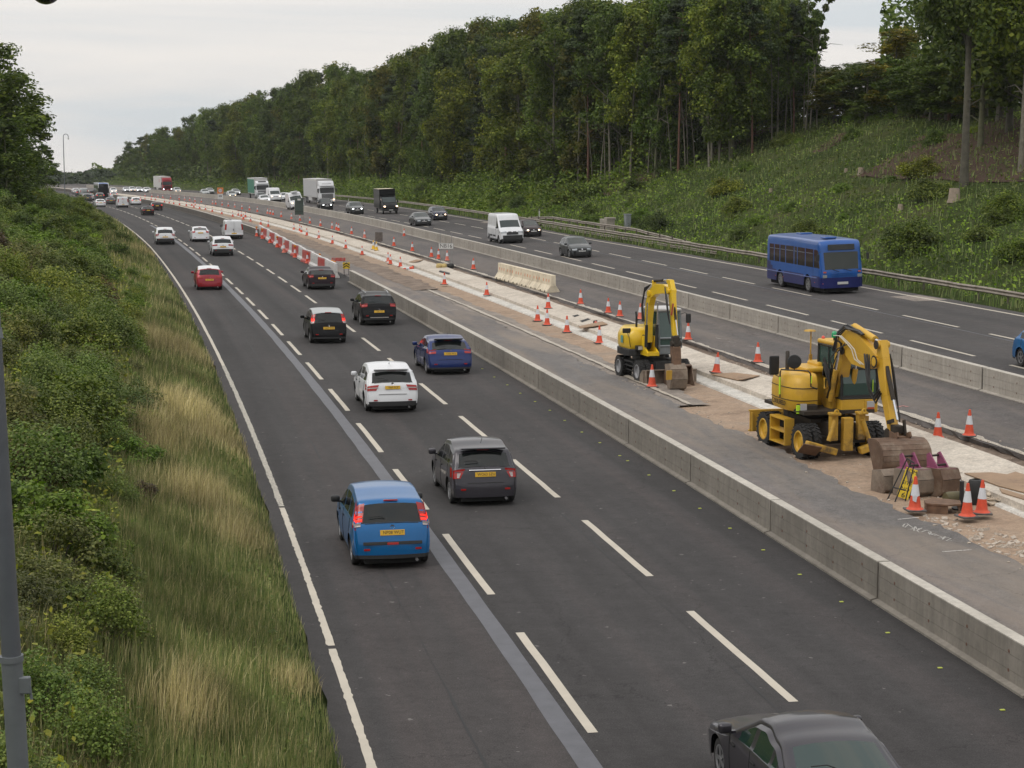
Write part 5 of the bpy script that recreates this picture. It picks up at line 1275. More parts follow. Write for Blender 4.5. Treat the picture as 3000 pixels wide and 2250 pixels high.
# ------------------------------------------------------------------ excavators
YD = simple('excavator yellow worn', (.60, .35, .03), .42, 0, .10, 1.4, dirt=(.38, .21, .05)); YD2 = simple('excavator yellow grimy', (.48, .28, .035), .55, 0, .15, 3.0, dirt=(.09, .06, .03))
YB = simple('excavator yellow bright', (.72, .47, .012), .35, 0, .06, 1.5, coat=.3); GRM = simple('grease grime', (.035, .027, .02), .7, .2, .3, 8); BKM = simple('machine black', (.022, .022, .023), .5, .1, .2, 5)
BKT = simple('bucket steel', (.15, .095, .065), .6, .35, .28, 3.5, dirt=(.26, .20, .15)); BKG = simple('bucket clay', (.22, .175, .135), .85, .05, .25, 4, dirt=(.12, .08, .06)); PNK = simple('bucket pink', (.24, .06, .125), .6, 0, .25, 4, dirt=(.15, .08, .08))
HOSE = simple('hose rubber', (.018, .017, .017), .5); STEEL = simple('piston chrome', (.62, .63, .66), .12, 1); PIPE = simple('hydraulic pipe', (.50, .47, .40), .4, .3); LIME = simple('lime tape', (.52, .82, .03), .5)
CGL = simple('cab glass', (.03, .065, .055), .05, 0, spec=.8); RUSTY = simple('worn pad', (.16, .095, .06), .75, .2, .3, 5)
def beam(m, pts, th, y0, y1):
    """plate of varying depth following pts in x,z"""
    P_ = [Vector(p) for p in pts]; up, dn = [], []
    for i, p in enumerate(P_):
        d = (P_[min(i + 1, len(P_) - 1)] - P_[max(i - 1, 0)]).normalized(); nn = Vector((-d.y, d.x)) * th[i] / 2
        up.append(tuple(p + nn)); dn.append(tuple(p - nn))
    for i in range(len(P_) - 1): m.prism([up[i], up[i + 1], dn[i + 1], dn[i]], y0, y1)
def pin(m, x, z, r, y0, y1): m.lathe([(r, y0), (r, y1)], (x, 0, z), 14, 'Y', cap=True)
def ram(root, name, a, b_, r, mat, frac=.62):
    a, b_ = Vector(a), Vector(b_); c = a.lerp(b_, frac)
    m = MB(); m.tube([a, c], r, 12); o = m.build(name, mat, root, smooth=50); m = MB(); m.tube([c, b_], r * .5, 10); m.build('rod', STEEL, o, smooth=50); return o
def tractor_wheels(root, axles, yo, r, w_, rimm, lugs=22, dual=True):
    first = None
    for x in axles:
        for s__ in (-1, 1):
            for k, yy in enumerate((yo, yo - w_ - .05) if dual else (yo,)):
                if first is None:
                    m = MB(); a = w_ / 2
                    m.lathe([(r * .58, -a * .8), (r * .72, -a), (r * .93, -a * .9), (r * .95, 0), (r * .93, a * .9), (r * .72, a), (r * .58, a * .8)], n=30, axis='Y')
                    for j in range(lugs):
                        t = 2 * math.pi * j / lugs
                        for sd in (-1, 1):
                            M0 = m.M; m.M = Matrix.Rotation(t + sd * .07, 4, 'Y'); m.box((0, sd * a * .5, r * .965), (r * .10, a * .98, r * .07), rz=sd * .5); m.M = M0
                    t0 = m.build('wheel', TYRE, root, smooth=30)
                    m = MB(); m.lathe([(0, a * .35), (r * .22, a * .35), (r * .26, a * .1), (r * .50, a * .2), (r * .55, a * .72), (r * .62, a * .86), (r * .60, a * .95), (r * .53, a * .9)], n=26, axis='Y'); m.lathe([(0, -a * .3), (r * .6, -a * .3)], n=20, axis='Y')
                    r0 = m.build('rim', rimm, t0, smooth=40); first = (t0, r0); t, rm = t0, r0
                else:
                    t = first[0].copy(); C.objects.link(t); t.parent = root; rm = first[1].copy(); C.objects.link(rm); rm.parent = t
                t.location = (x, s__ * yy, r); t.rotation_euler = (0, rnd.uniform(0, 1), 0 if s__ > 0 else math.pi)
def bucket_mesh(name, mat, w_, prof, root=None, thick=.03, ribs=(), loc=None):
    """open shell bucket: prof outer curve in x,z, extruded across; side plates; optional raised ribs along the back"""
    m = MB(); n_ = len(prof)
    for i in range(n_ - 1):
        a, b_ = Vector(prof[i]), Vector(prof[i + 1]); d = (b_ - a).normalized(); nn = Vector((-d.y, d.x)) * thick
        m.prism([tuple(a), tuple(b_), tuple(b_ + nn), tuple(a + nn)], -w_ / 2, w_ / 2)
    for s__ in (-1, 1): m.prism(prof, s__ * w_ / 2 - .015, s__ * w_ / 2 + .015)
    for i, fr in ribs:
        a = Vector(prof[i]).lerp(Vector(prof[i + 1]), fr); d = (Vector(prof[i + 1]) - Vector(prof[i])).normalized(); nn = Vector((-d.y, d.x))
        m.prism([tuple(a - d * .03 - nn * .025), tuple(a + d * .03 - nn * .025), tuple(a + d * .03), tuple(a - d * .03)], -w_ / 2, w_ / 2)
    return m.build(name, mat, root)
def house(pts, z0, z1, top_in, name, mat, root, bevel=.08, bow=.05):
    """plan outline lofted upward with a drawn-in top"""
    n_ = len(pts); lev = [(z0, .93), (z0 + .12, 1.0), (z0 + (z1 - z0) * .45, 1.0 + bow * .4), (z1 - .28, 1.0), (z1 - .08, 1 - top_in * .5), (z1, 1 - top_in)]
    cx = sum(p[0] for p in pts) / n_; cy = sum(p[1] for p in pts) / n_
    m = MB(); vs = [(cx + (x - cx) * k, cy + (y - cy) * k, z) for z, k in lev for x, y in pts]; fs = []
    for a in range(len(lev) - 1):
        for b_ in range(n_): fs.append((a * n_ + b_, a * n_ + (b_ + 1) % n_, (a + 1) * n_ + (b_ + 1) % n_, (a + 1) * n_ + b_))
    fs += [tuple(range(n_))[::-1], tuple((len(lev) - 1) * n_ + k for k in range(n_))]
    m.add(vs, fs); return m.build(name, mat, root, smooth=42)
ZS = -.13
# ---- the larger machine
ex = empty('excavator', (9.05, 53.95, ZS + .13), R(-90 + 15), 'large worn yellow wheeled excavator with round wing mirror and brown bucket', 'excavator')
tractor_wheels(ex, (1.30, -1.30), 1.13, .52, .24, YD)
m = MB(); m.box((0, 0, .82), (3.5, .80, .50), bev=.03); m.box((1.3, 0, .55), (.3, 1.9, .22)); m.box((-1.3, 0, .55), (.3, 1.9, .22)); m.lathe([(.62, 1.02), (.62, 1.30)], (0, 0, 0), 24, cap=True); m.box((.2, 0, 1.05), (1.6, 1.5, .12)); m.build('chassis', GRM, ex)
for s__ in (-1, 1):
    m = MB()
    y = s__ * 1.08
    for x in (-.55, .50): m.box((x, y + s__ * .10, .68), (.05, .30, .78))
    for z in (1.04, .68, .32): m.box((-.02, y + s__ * .10, z), (1.05, .30, .045))
    m.build('boarding_steps', YD, ex)
m = MB(); m.box((-2.30, 0, .62), (.06, 2.50, .62)); m.box((-2.35, 0, .93), (.14, 2.50, .05)); m.box((-2.35, 0, .32), (.16, 2.5, .05))
for k in range(6): m.box((-2.24, -1.2 + .48 * k, .60), (.10, .04, .58))
m.box((-1.95, .45, .6), (.7, .12, .16)); m.box((-1.95, -.45, .6), (.7, .12, .16)); m.build('dozer_blade', YD2, ex)
og = MB(); og.box((1.88, 0, .78), (.22, .30, .95), bev=.02)
for s__ in (-1, 1):
    og.box((1.86, s__ * .42, .98), (.20, .22, .75), bev=.02); og.box((1.92, s__ * .42, 1.38), (.30, .30, .08), bev=.02)
    og.M = Matrix.Translation((1.95, s__ * .82, .42)) @ Matrix.Rotation(s__ * .28, 4, 'X'); og.box((0, 0, 0), (.24, .95, .20), bev=.03); og.M = Matrix.Identity(4)
    og.tube([(1.98, s__ * .42, 1.2), (2.0, s__ * .62, .62)], .07, 10)
og.build('stabiliser_frame', YD2, ex)
for s__ in (-1, 1):
    m = MB(); m.M = Matrix.Translation((2.02, s__ * 1.20, .40)) @ Matrix.Rotation(s__ * .22, 4, 'X') @ Matrix.Rotation(-.75, 4, 'Y'); m.box((0, 0, 0), (.42, .58, .04), bev=.01); m.build('stabiliser_pad', RUSTY, ex)
    m = MB(); m.lathe([(.03, -.02), (.07, -.03), (.08, 0), (.07, .03), (.03, .02)], (2.06, s__ * .42, 1.45), 10, 'X'); m.build('lifting_eye', YD, ex)
# revolving upper works; right hand side of the machine is -y
up = [(-1.36, -.35), (-1.30, -.70), (-1.12, -1.0), (-.80, -1.18), (-.35, -1.24), (.25, -1.24), (.68, -1.15), (.85, -.92), (.82, -.45), (.2, -.30), (-.4, 1.20), (-1.0, 1.20), (-1.30, .9), (-1.38, .4)]
hs = house(up, 1.30, 2.36, .16, 'engine_housing', YD, ex, bow=.03)
m = MB(); m.box((-.45, -.05, 2.42), (1.3, .95, .14), bev=.05); m.box((-.6, .3, 2.50), (.8, .6, .2), bev=.06); m.build('engine_cover', YD, ex)
m = MB()
for z in (1.62, 1.98):
    ucx = sum(p[0] for p in up) / len(up); ucy = sum(p[1] for p in up) / len(up); k = 1.012
    m.tube([(ucx + (x - ucx) * k, ucy + (y - ucy) * k, z) for x, y in up[:9]], .012, 5)
m.build('housing_seam', GRM, hs)
m = MB(); m.box((-.1, 0, 1.33), (2.9, 2.2, .10)); m.box((.78, -.80, 1.42), (.5, .55, .22), bev=.03); m.build('platform', GRM, ex)
m = MB(); m.box((1.045, -.98, 1.47), (.02, .20, .20), bev=.005); fl = m.build('work_light', simple('lamp glass clear', (.5, .5, .52), .15, .2), ex); m = MB(); m.box((1.05, -.98, 1.34), (.02, .18, .07)); m.build('indicator', simple('indicator orange', (.5, .09, .03), .3), ex)
m = MB(); m.box((1.0, -.80, 1.30), (.03, .75, .03)); m.box((.98, -1.12, 1.44), (.06, .10, .16)); m.box((1.0, -.80, 1.30), (.03, .6, .04)); m.build('lime_marking_tape', LIME, ex)
lettering('lettering', 'COULFIELD', .20, BKM, hs, Matrix.Translation((-.10, -1.262, 1.50)) @ Matrix.Rotation(R(90), 4, 'X'), sx=.95, thick=.004)
# guard rail with mirrors on the near side
m = MB(); rl = [(.15, -1.33, 1.66), (.15, -1.34, 2.40), (.22, -1.34, 2.48), (.92, -.80, 2.50), (.97, -.75, 2.42), (.97, -.73, 2.05), (1.0, -.55, 1.98)]
m.tube(rl, .022, 8); m.tube([(.15, -1.34, 2.25), (-.15, -1.35, 2.28)], .014, 6); m.build('hand_rail', BKM, ex, smooth=50)
m = MB(); m.tube([(.15, -1.345, 1.75), (.15, -1.345, 2.26)], .026, 6); m.tube([(.97, -.73, 2.15), (.97, -.73, 2.36)], .026, 6); m.build('rail_tape', LIME, ex)
m = MB(); m.lathe([(0, -.03), (.19, -.03), (.205, 0), (.19, .03), (0, .045)], (0, 0, 0), 22, 'X'); o = m.build('round_mirror', BKM, ex, smooth=50); o.location = (.56, -1.08, 2.74); o.rotation_euler.z = R(-20)
m = MB(); m.tube([(.56, -1.08, 2.49), (.56, -1.08, 2.60)], .016, 6); m.build('mirror_stalk', BKM, ex)
m = MB(); m.box((-.20, -1.38, 2.56), (.06, .30, .56), bev=.04); m.build('side_mirror', BKM, ex)
m = MB(); m.tube([(-.7, -.75, 2.25), (-.7, -.75, 2.62), (-.76, -.72, 2.78), (-.86, -.68, 2.86)], .06, 10); m.build('exhaust', GRM, ex, smooth=60)
m = MB(); m.tube([(-.95, .1, 2.4), (-.95, .1, 3.45)], .022, 6); m.lathe([(0, 3.52), (.16, 3.50), (.19, 3.46)], (-.92, .05, 0), 14); m.box((-.95, .1, 2.62), (.08, .08, .3)); m.box((-.75, .35, 2.55), (.4, .16, .12), bev=.04); m.build('rear_mirror_post', YD2, ex)
# cab
cb = MB(); cy0, cy1, cx0, cx1, cz0, cz1 = .12, 1.24, -.45, 1.22, 1.38, 3.18
def post(m, a, b_, w_=.07):
    a, b_ = Vector(a), Vector(b_); m.tube([a, b_], w_ * .6, 4)
m = MB(); m.box(((cx0 + cx1) / 2, (cy0 + cy1) / 2, cz0 + .10), (cx1 - cx0 + .04, cy1 - cy0 + .04, .42), bev=.04); m.build('cab_floor', YD, ex)
m = MB()
xt = cx1 - .18
for y in (cy0, cy1):
    post(m, (cx1, y, cz0 + .3), (cx1, y, cz0 + .75)); post(m, (cx1, y, cz0 + .75), (xt, y, cz1)); post(m, (cx0, y, cz0 + .3), (cx0 + .05, y, cz1)); post(m, (.30, y, cz0 + .3), (.30, y, cz1), .05)
    post(m, (cx0 + .05, y, cz1 - .03), (xt, y, cz1 - .03)); post(m, (cx0, y, cz0 + .32), (cx1, y, cz0 + .32))
for x, z in ((cx1, cz0 + .32), (xt, cz1 - .03), (cx0 + .05, cz1 - .03), (cx1 - .045, cz0 + 1.18)): post(m, (x, cy0, z), (x, cy1, z))
m.box((cx1 + .0, (cy0 + cy1) / 2, cz0 + .36), (.05, cy1 - cy0, .10)); m.build('cab_frame', BKM, ex)
def quad(name, pts, mat, root): return meshobj(name, [Vector(p) for p in pts], [tuple(range(len(pts)))], mat, root)
quad('windscreen', [(cx1 - .01, cy0 + .04, cz0 + .36), (cx1 - .01, cy1 - .04, cz0 + .36), (cx1 - .01, cy1 - .04, cz0 + .75), (xt - .01, cy1 - .04, cz1 - .05), (xt - .01, cy0 + .04, cz1 - .05), (cx1 - .01, cy0 + .04, cz0 + .75)], CGL, ex)
for y in (cy0 + .01, cy1 - .01): quad('side_window', [(cx0 + .03, y, cz0 + .34), (cx1 - .03, y, cz0 + .34), (cx1 - .03, y, cz0 + .75), (xt - .03, y, cz1 - .05), (cx0 + .06, y, cz1 - .05)], CGL, ex)
m = MB(); m.box((.35, .75, 2.05), (.5, .5, .6), bev=.1); m.box((.2, .75, 2.55), (.16, .42, .6), bev=.06); m.tube([(.8, .75, 1.7), (.92, .75, 2.25)], .03, 6); m.lathe([(.17, -.012), (.19, 0), (.17, .012)], (.93, .75, 2.28), 14, 'X'); m.build('driver_seat', BKM, ex)
m = MB(); m.box(((cx0 + xt) / 2 + .02, (cy0 + cy1) / 2, cz1 + .05), (xt - cx0 + .1, cy1 - cy0 + .08, .13), bev=.05); m.build('cab_roof', YD, ex)
m = MB(); m.box((xt + .12, (cy0 + cy1) / 2 - .1, cz1 + .14), (.34, .75, .03), ry=.15); m.build('rain_visor', BKM, ex)
m = MB(); m.lathe([(.03, 3.30), (.035, 3.38)], (.3, .28, 0), 10, cap=True); m.build('beacon_base', BKM, ex)
m = MB(); m.lathe([(.08, 3.38), (.085, 3.5), (.06, 3.56), (.02, 3.57)], (.3, .28, 0), 14, cap=True); m.build('green_beacon', simple('green beacon', (.0, .30, .11), .15, coat=.5), ex, smooth=60)
m = MB(); m.lathe([(.05, 3.26), (.055, 3.34), (.02, 3.38)], (-.3, .20, 0), 12, cap=True); m.build('red_beacon', simple('red beacon', (.65, .06, .03), .15, coat=.5), ex, smooth=60)
m = MB(); m.lathe([(.07, 3.34), (.07, 3.43), (.03, 3.46)], (.95, .95, 0), 12, cap=True); m.build('amber_beacon', simple('amber beacon', (.85, .28, .02), .15, coat=.5), ex, smooth=60)
m = MB(); m.box((1.10, .22, 3.08), (.10, .26, .16), bev=.03); m.box((1.16, .22, 3.08), (.02, .22, .12)); m.build('cab_work_light', simple('lamp glass clear', (.5, .5, .52), .15, .2), ex)
m = MB(); m.box((1.255, 1.02, 1.50), (.03, .24, .22), bev=.01); m.build('work_light', simple('lamp glass clear', (.5, .5, .52), .15, .2), ex)
m = MB(); m.box((1.24, 1.0, 1.50), (.03, .34, .34), bev=.02); m.build('lamp_surround', YD, ex); m = MB(); m.box((1.262, 1.02, 1.40), (.02, .22, .07)); m.build('indicator', simple('indicator orange', (.5, .09, .03), .3), ex)
m = MB(); m.tube([(cx1 + .03, cy1 - .16, cz0 + .50), (cx1 + .03, cy1 - .16, cz0 + .85)], .014, 4); m.build('lime_strip', LIME, ex)
# boom, offset to the right of the cab
by0, by1 = .04, .36; YC = .20
m = MB(); beam(m, [(.55, 1.35), (.75, 1.75), (.85, 2.3)], [.75, .55, .35], by0 - .12, by0 - .04); beam(m, [(.55, 1.35), (.75, 1.75), (.85, 2.3)], [.75, .55, .35], by1 + .04, by1 + .12); m.box((.6, YC, 1.5), (.6, .40, .35), bev=.04); m.build('boom_foot', YD2, ex)
m = MB(); beam(m, [(.80, 1.75), (.95, 2.3), (1.10, 2.9), (1.25, 3.35)], [.32, .42, .50, .40], by0, by1); pin(m, .95, 2.3, .12, by0 - .1, by1 + .1); pin(m, 1.2, 3.2, .14, by0 - .08, by1 + .08); lb_ = m.build('lower_boom', YD, ex, bevel=.015)
m = MB(); beam(m, [(1.15, 3.22), (1.6, 3.40), (2.2, 3.38), (2.9, 3.18), (3.5, 3.02)], [.46, .66, .64, .50, .32], by0, by1); pin(m, 3.48, 3.02, .13, by0 - .06, by1 + .06); ub = m.build('upper_boom', YD, ex, bevel=.015)
lettering('lettering', 'COULFIELD', .24, BKM, ub, Matrix.Translation((2.45, by0 + .008, 3.30)) @ Matrix.Rotation(R(12), 4, 'Y') @ Matrix.Rotation(R(90), 4, 'X'), sx=.85, thick=.004)
m = MB(); m.prism([(1.45, 3.2), (1.6, 3.0), (2.0, 2.80), (2.9, 2.76), (3.3, 2.95), (3.1, 3.1)], by0 - .01, by1 + .01); m.build('boom_web', YD, ex)
ram(ex, 'boom_ram', (.98, by0 - .16, 1.62), (1.45, by0 - .14, 3.12), .075, YD2); ram(ex, 'boom_ram', (.98, by1 + .16, 1.62), (1.45, by1 + .14, 3.12), .075, YD2)
ram(ex, 'stick_ram', (1.80, YC, 3.84), (3.62, YC, 3.50), .10, YD, .72)
m = MB(); m.box((1.80, YC, 3.74), (.22, .2, .3), bev=.04); m.build('ram_bracket', YD2, ex)
m = MB(); beam(m, [(3.55, 3.62), (3.62, 3.1), (3.95, 2.1), (4.40, 1.12)], [.20, .42, .34, .24], by0 + .05, by1 - .05); pin(m, 3.58, 3.50, .10, by0 - .02, by1 + .02); pin(m, 4.38, 1.15, .11, by0 - .04, by1 + .04); m.build('stick', YD, ex, bevel=.012)
ram(ex, 'bucket_ram', (3.85, YC, 2.92), (4.58, YC, 1.55), .065, GRM)
m = MB(); beam(m, [(4.30, 1.45), (4.65, 1.55)], [.1, .1], by0 - .02, by0 + .03); beam(m, [(4.65, 1.55), (4.75, 1.15)], [.1, .1], by1 - .03, by1 + .02); m.box((4.55, YC, 1.30), (.30, .26, .22), bev=.03); m.build('bucket_link', GRM, ex)
m = MB(); beam(m, [(4.40, 1.18), (4.78, 1.10), (5.0, 1.22)], [.16, .24, .14], by0 - .05, by0 + .0); beam(m, [(4.40, 1.18), (4.78, 1.10), (5.0, 1.22)], [.16, .24, .14], by1, by1 + .05); m.box((4.72, YC, 1.08), (.34, .28, .12), bev=.02); m.build('quick_hitch', RUSTY, ex)
m = MB()
for x_, z_, r_q in ((.95, 2.3, .20), (1.2, 3.2, .2), (3.48, 3.02, .18), (4.38, 1.15, .16), (3.58, 3.50, .13), (1.45, 3.12, .12)):
    m.lathe([(0, by0 - .055), (r_q, by0 - .05), (r_q * .9, by0 - .02)], (x_, 0, z_), 12, 'Y')
m.build('greasy_joint', GRM, ex)
for k in range(9):
    a_ = rnd.uniform(.25, 1.15); m = MB(); m.tube([(.70 + .05 * k, by0 - .10, 1.75 + .1 * k), (1.0 + .03 * k, by0 - .16 - .02 * k, 2.15 + .12 * k), (1.2 + .02 * k, by0 - .12, 2.75 + .07 * k), (1.5 + .06 * k, by0 - .08, 3.35)], .018, 5); m.build('hose', HOSE, ex, smooth=60) if k % 3 == 0 else None
for k in range(4):
    m = MB(); m.tube([(3.65, by1 + .03, 3.25), (3.78 + .03 * k, by1 + .05, 2.8), (3.98 + .03 * k, by1 + .05, 2.2), (4.33, by1 + .03, 1.6 - .05 * k)], .02, 5); m.build('hose', HOSE, ex, smooth=60)
# hoses over the boom head and along stick
for k in range(6):
    a = rnd.uniform(-.12, .12); h_ = rnd.uniform(.12, .42)
    m = MB(); P_ = [(.75 + .1 * k, a - .05, 3.05), (.95 + .05 * k, a, 3.45 + h_ * .5), (1.35 + .08 * k, a + .02, 3.72 + h_ * .4), (1.8 + .15 * k, a * .8, 3.78), (2.3 + .1 * k, a * .7, 3.70)]
    m.tube(P_, .026, 6); m.build('hose', HOSE, ex, smooth=60)
for k, yy in enumerate((-.235, -.20)):
    m = MB(); m.tube([(1.35, yy, 3.55), (1.75 + .05 * k, yy - .01, 3.58), (2.3 + .08 * k, yy - .01, 3.40), (2.55 + .1 * k, yy, 3.28), (2.75 + .1 * k, yy, 3.02), (3.15 + .1 * k, yy, 2.92)], .017, 6); m.build('hydraulic_pipe', PIPE, ex)
for k in range(5):
    yy = by0 - .05 + .03 * k if k < 3 else by1 + .03 * (k - 2)
    m = MB(); m.tube([(2.9 + .1 * k, yy, 3.18), (3.1 + .05 * k, yy - .05, 2.85), (3.3, yy - .07, 2.35 - .1 * k), (3.65, yy - .05, 2.1 - .1 * k), (3.85, yy, 2.3 - .05 * k)], .028, 6); m.build('hose', HOSE, ex, smooth=60)
for k in range(3):
    m = MB(); m.tube([(.65 + .08 * k, by0 - .22 - .05 * k, 2.55 - .1 * k), (.9, by0 - .34, 2.85 - .12 * k), (1.15, by0 - .30, 2.5 - .15 * k), (1.1, by0 - .24, 2.0), (.85, by0 - .2, 1.7)], .035, 6); m.build('hose', HOSE, ex, smooth=60)
m = MB(); m.tube([(.85, by0 - .15, 2.25), (1.1, by0 - .42, 2.3), (1.12, by0 - .42, 2.02), (.86, by0 - .16, 1.98)], .025, 6); m.build('guard_hoop', YD, ex)
m = MB(); m.lathe([(.03, -.02), (.24, -.02), (.26, 0), (.24, .02), (.03, .02)], (.98, by0 - .12, 2.34), 18, 'Y'); m.build('hose_guard', GRM, ex)
bprof = [(4.72, 1.06), (5.20, 1.10), (5.36, 1.06), (5.50, .98), (5.60, .87), (5.66, .74), (5.68, .60), (5.66, .46), (5.60, .32), (5.50, .18), (5.36, .04), (5.30, -.02)]
bk = bucket_mesh('grading_bucket', BKT, 1.42, bprof, ex, ribs=((1, .5), (3, .5), (5, .5), (7, .5), (9, .3))); bk.location = (-.22, .08, -.02)
# ---- the smaller machine
e2 = empty('excavator', (5.42, 71.2, ZS + .18), R(-90 + 17), 'smaller bright yellow wheeled excavator with grey framed cab', 'excavator')
tractor_wheels(e2, (1.02, -1.0), .93, .43, .21, simple('rim grey', (.30, .30, .31), .5, .2, .1, 4), 24)
m = MB(); m.box((0, 0, .62), (2.7, .66, .36), bev=.03); m.box((1.02, 0, .42), (.24, 1.5, .18)); m.box((-1.0, 0, .42), (.24, 1.5, .18)); m.lathe([(.5, .8), (.5, 1.0)], (0, 0, 0), 20, cap=True)
for s__ in (-1, 1): m.box((0, s__ * .8, .72), (1.0, .36, .06)); m.box((0, s__ * .86, .36), (1.2, .05, .05)); m.box((0, s__ * .8, .55), (.9, .3, .05))
m.box((1.45, 0, .66), (.3, .9, .34)); m.build('chassis', BKM, e2)
m = MB(); m.box((1.85, 0, .28), (.06, 2.15, .52)); m.box((1.87, 0, .54), (.10, 2.15, .04)); m.box((1.6, .3, .4), (.5, .1, .12)); m.box((1.6, -.3, .4), (.5, .1, .12)); m.build('dozer_blade', BKG, e2)
u2 = [(-1.35, -.45), (-1.25, -.85), (-.95, -1.06), (-.5, -1.10), (.35, -1.06), (.48, -.86), (.48, -.40), (.1, -.2), (-.35, 1.0), (-.95, 1.0), (-1.25, .8), (-1.35, .4)]
house(u2, 1.18, 2.02, .20, 'engine_housing', YB, e2, bow=.04)
m = MB(); vs_ = [(-.45 + (x + .45) * 1.03, y * 1.03) for x, y in u2]; m.prism([(x, y) for x, y in vs_], .94, 1.22, 'Z'); m.build('counterweight', BKM, e2, bevel=.04)
m = MB(); m.box((.60, -.78, 1.28), (.30, .22, .18), bev=.02); m.build('lamp_box', BKM, e2); m = MB(); m.box((.757, -.78, 1.29), (.02, .17, .13)); m.build('work_light', simple('lamp glass clear', (.5, .5, .52), .15, .2), e2)
m = MB(); m.box((-.35, -1.125, 1.55), (.24, .012, .28)); m.build('door_sticker', simple('sticker', (.12, .30, .28), .4), e2)
m = MB(); m.box((.52, -.45, 1.50), (.04, .34, .55), bev=.02); m.build('service_door', BKM, e2)
m = MB(); m.tube([(.40, -1.05, 1.3), (.42, -1.12, 1.7), (.28, -1.14, 1.84)], .012, 6); m.box((.24, -1.15, 1.92), (.06, .34, .19), bev=.03); m.build('side_mirror', BKM, e2)
m = MB(); m.tube([(-.1, -.62, 1.95), (-.1, -.62, 2.45), (-.16, -.62, 2.6)], .045, 8); m.build('exhaust', BKM, e2)
CF = simple('cab grey', (.20, .22, .23), .4, .2, .1, 4); qx0, qx1, qy0, qy1, qz0, qz1 = -.55, .98, -.10, .80, 1.08, 2.68
m = MB(); m.box(((qx0 + qx1) / 2, (qy0 + qy1) / 2, qz0 + .12), (qx1 - qx0, qy1 - qy0, .34), bev=.04); m.build('cab_floor', CF, e2)
m = MB(); xt2 = qx1 - .16
for y in (qy0, qy1):
    post(m, (qx1, y, qz0 + .2), (qx1, y, qz0 + .6)); post(m, (qx1, y, qz0 + .6), (xt2, y, qz1)); post(m, (qx0, y, qz0 + .2), (qx0, y, qz1)); post(m, (qx0, y, qz1), (xt2, y, qz1)); post(m, (.2, y, qz0 + .2), (.2, y, qz1), .05)
for x, z in ((qx1, qz0 + .28), (xt2, qz1), (qx0, qz1), (qx1 - .0, qz0 + .58)): post(m, (x, qy0, z), (x, qy1, z))
m.build('cab_frame', CF, e2)
quad('windscreen', [(qx1 - .01, qy0 + .04, qz0 + .3), (qx1 - .01, qy1 - .04, qz0 + .3), (qx1 - .01, qy1 - .04, qz0 + .6), (xt2 - .01, qy1 - .04, qz1 - .03), (xt2 - .01, qy0 + .04, qz1 - .03), (qx1 - .01, qy0 + .04, qz0 + .6)], CGL, e2)
for y in (qy0 + .01, qy1 - .01): quad('side_window', [(qx0 + .03, y, qz0 + .3), (qx1 - .03, y, qz0 + .3), (qx1 - .03, y, qz0 + .6), (xt2 - .03, y, qz1 - .03), (qx0 + .03, y, qz1 - .03)], CGL, e2)
m = MB(); m.box((.2, .35, 1.75), (.45, .5, .5), bev=.1); m.box((.05, .35, 2.15), (.14, .4, .5), bev=.05); m.build('driver_seat', BKM, e2)
m = MB(); m.box(((qx0 + xt2) / 2, (qy0 + qy1) / 2, qz1 + .05), (xt2 - qx0 + .12, qy1 - qy0 + .1, .10), bev=.04); m.build('cab_roof', WBX, e2)
m = MB(); m.tube([(.85, qy1, 2.55), (.95, qy1 + .15, 2.62), (.95, qy1 + .28, 2.55)], .014, 6); m.box((.95, qy1 + .30, 2.40), (.06, .20, .36), bev=.04); m.build('side_mirror', BKM, e2)
yb0, yb1 = -.56, -.32
m = MB(); m.prism([(.35, 1.02), (1.25, 1.02), (1.25, 1.14), (.95, 1.30), (.85, 1.75), (.65, 1.75), (.62, 1.3), (.35, 1.14)], yb0 - .12, yb0 - .05); m.prism([(.35, 1.02), (1.25, 1.02), (1.25, 1.14), (.95, 1.30), (.85, 1.75), (.65, 1.75), (.62, 1.3), (.35, 1.14)], yb1 + .05, yb1 + .12); m.box((.8, -.44, 1.10), (.9, .40, .14)); m.build('boom_foot', YB, e2)
m = MB(); beam(m, [(.75, 1.5), (.72, 2.3), (.85, 3.0), (1.15, 3.45)], [.24, .30, .34, .30], yb0, yb1); m.build('lower_boom', YB, e2, bevel=.012)
m = MB(); beam(m, [(.95, 3.32), (1.6, 3.60), (2.4, 3.66), (3.05, 3.62)], [.34, .40, .34, .24], yb0 + .01, yb1 - .01); pin(m, 1.08, 3.4, .13, yb0 - .06, yb1 + .06); pin(m, 3.0, 3.62, .10, yb0 - .06, yb1 + .06); m.build('upper_boom', YB, e2, bevel=.012)
m = MB(); beam(m, [(2.72, 3.98), (2.95, 3.95), (3.08, 3.62), (3.22, 2.9), (3.42, 1.95)], [.12, .24, .36, .28, .18], yb0 + .03, yb1 - .03); m.build('stick', YB, e2, bevel=.012)
ram(e2, 'stick_ram', (1.25, -.44, 3.88), (2.78, -.44, 4.02), .055, GRM, .6); m = MB(); m.box((1.25, -.44, 3.78), (.14, .14, .26), bev=.03); m.build('ram_bracket', YB, e2)
for s__ in (yb0 - .09, yb1 + .09): ram(e2, 'boom_ram', (1.0, s__, 1.35), (1.12, s__, 3.05), .058, BKM, .5)
ram(e2, 'bucket_ram', (3.30, -.44, 3.05), (3.68, -.44, 2.05), .045, GRM, .45)
m = MB(); m.prism([(3.30, 2.75), (3.36, 2.75), (3.52, 3.2), (3.46, 3.2)], yb0 - .02, yb0 + .02); m.build('warning_stripe', RWr, e2)
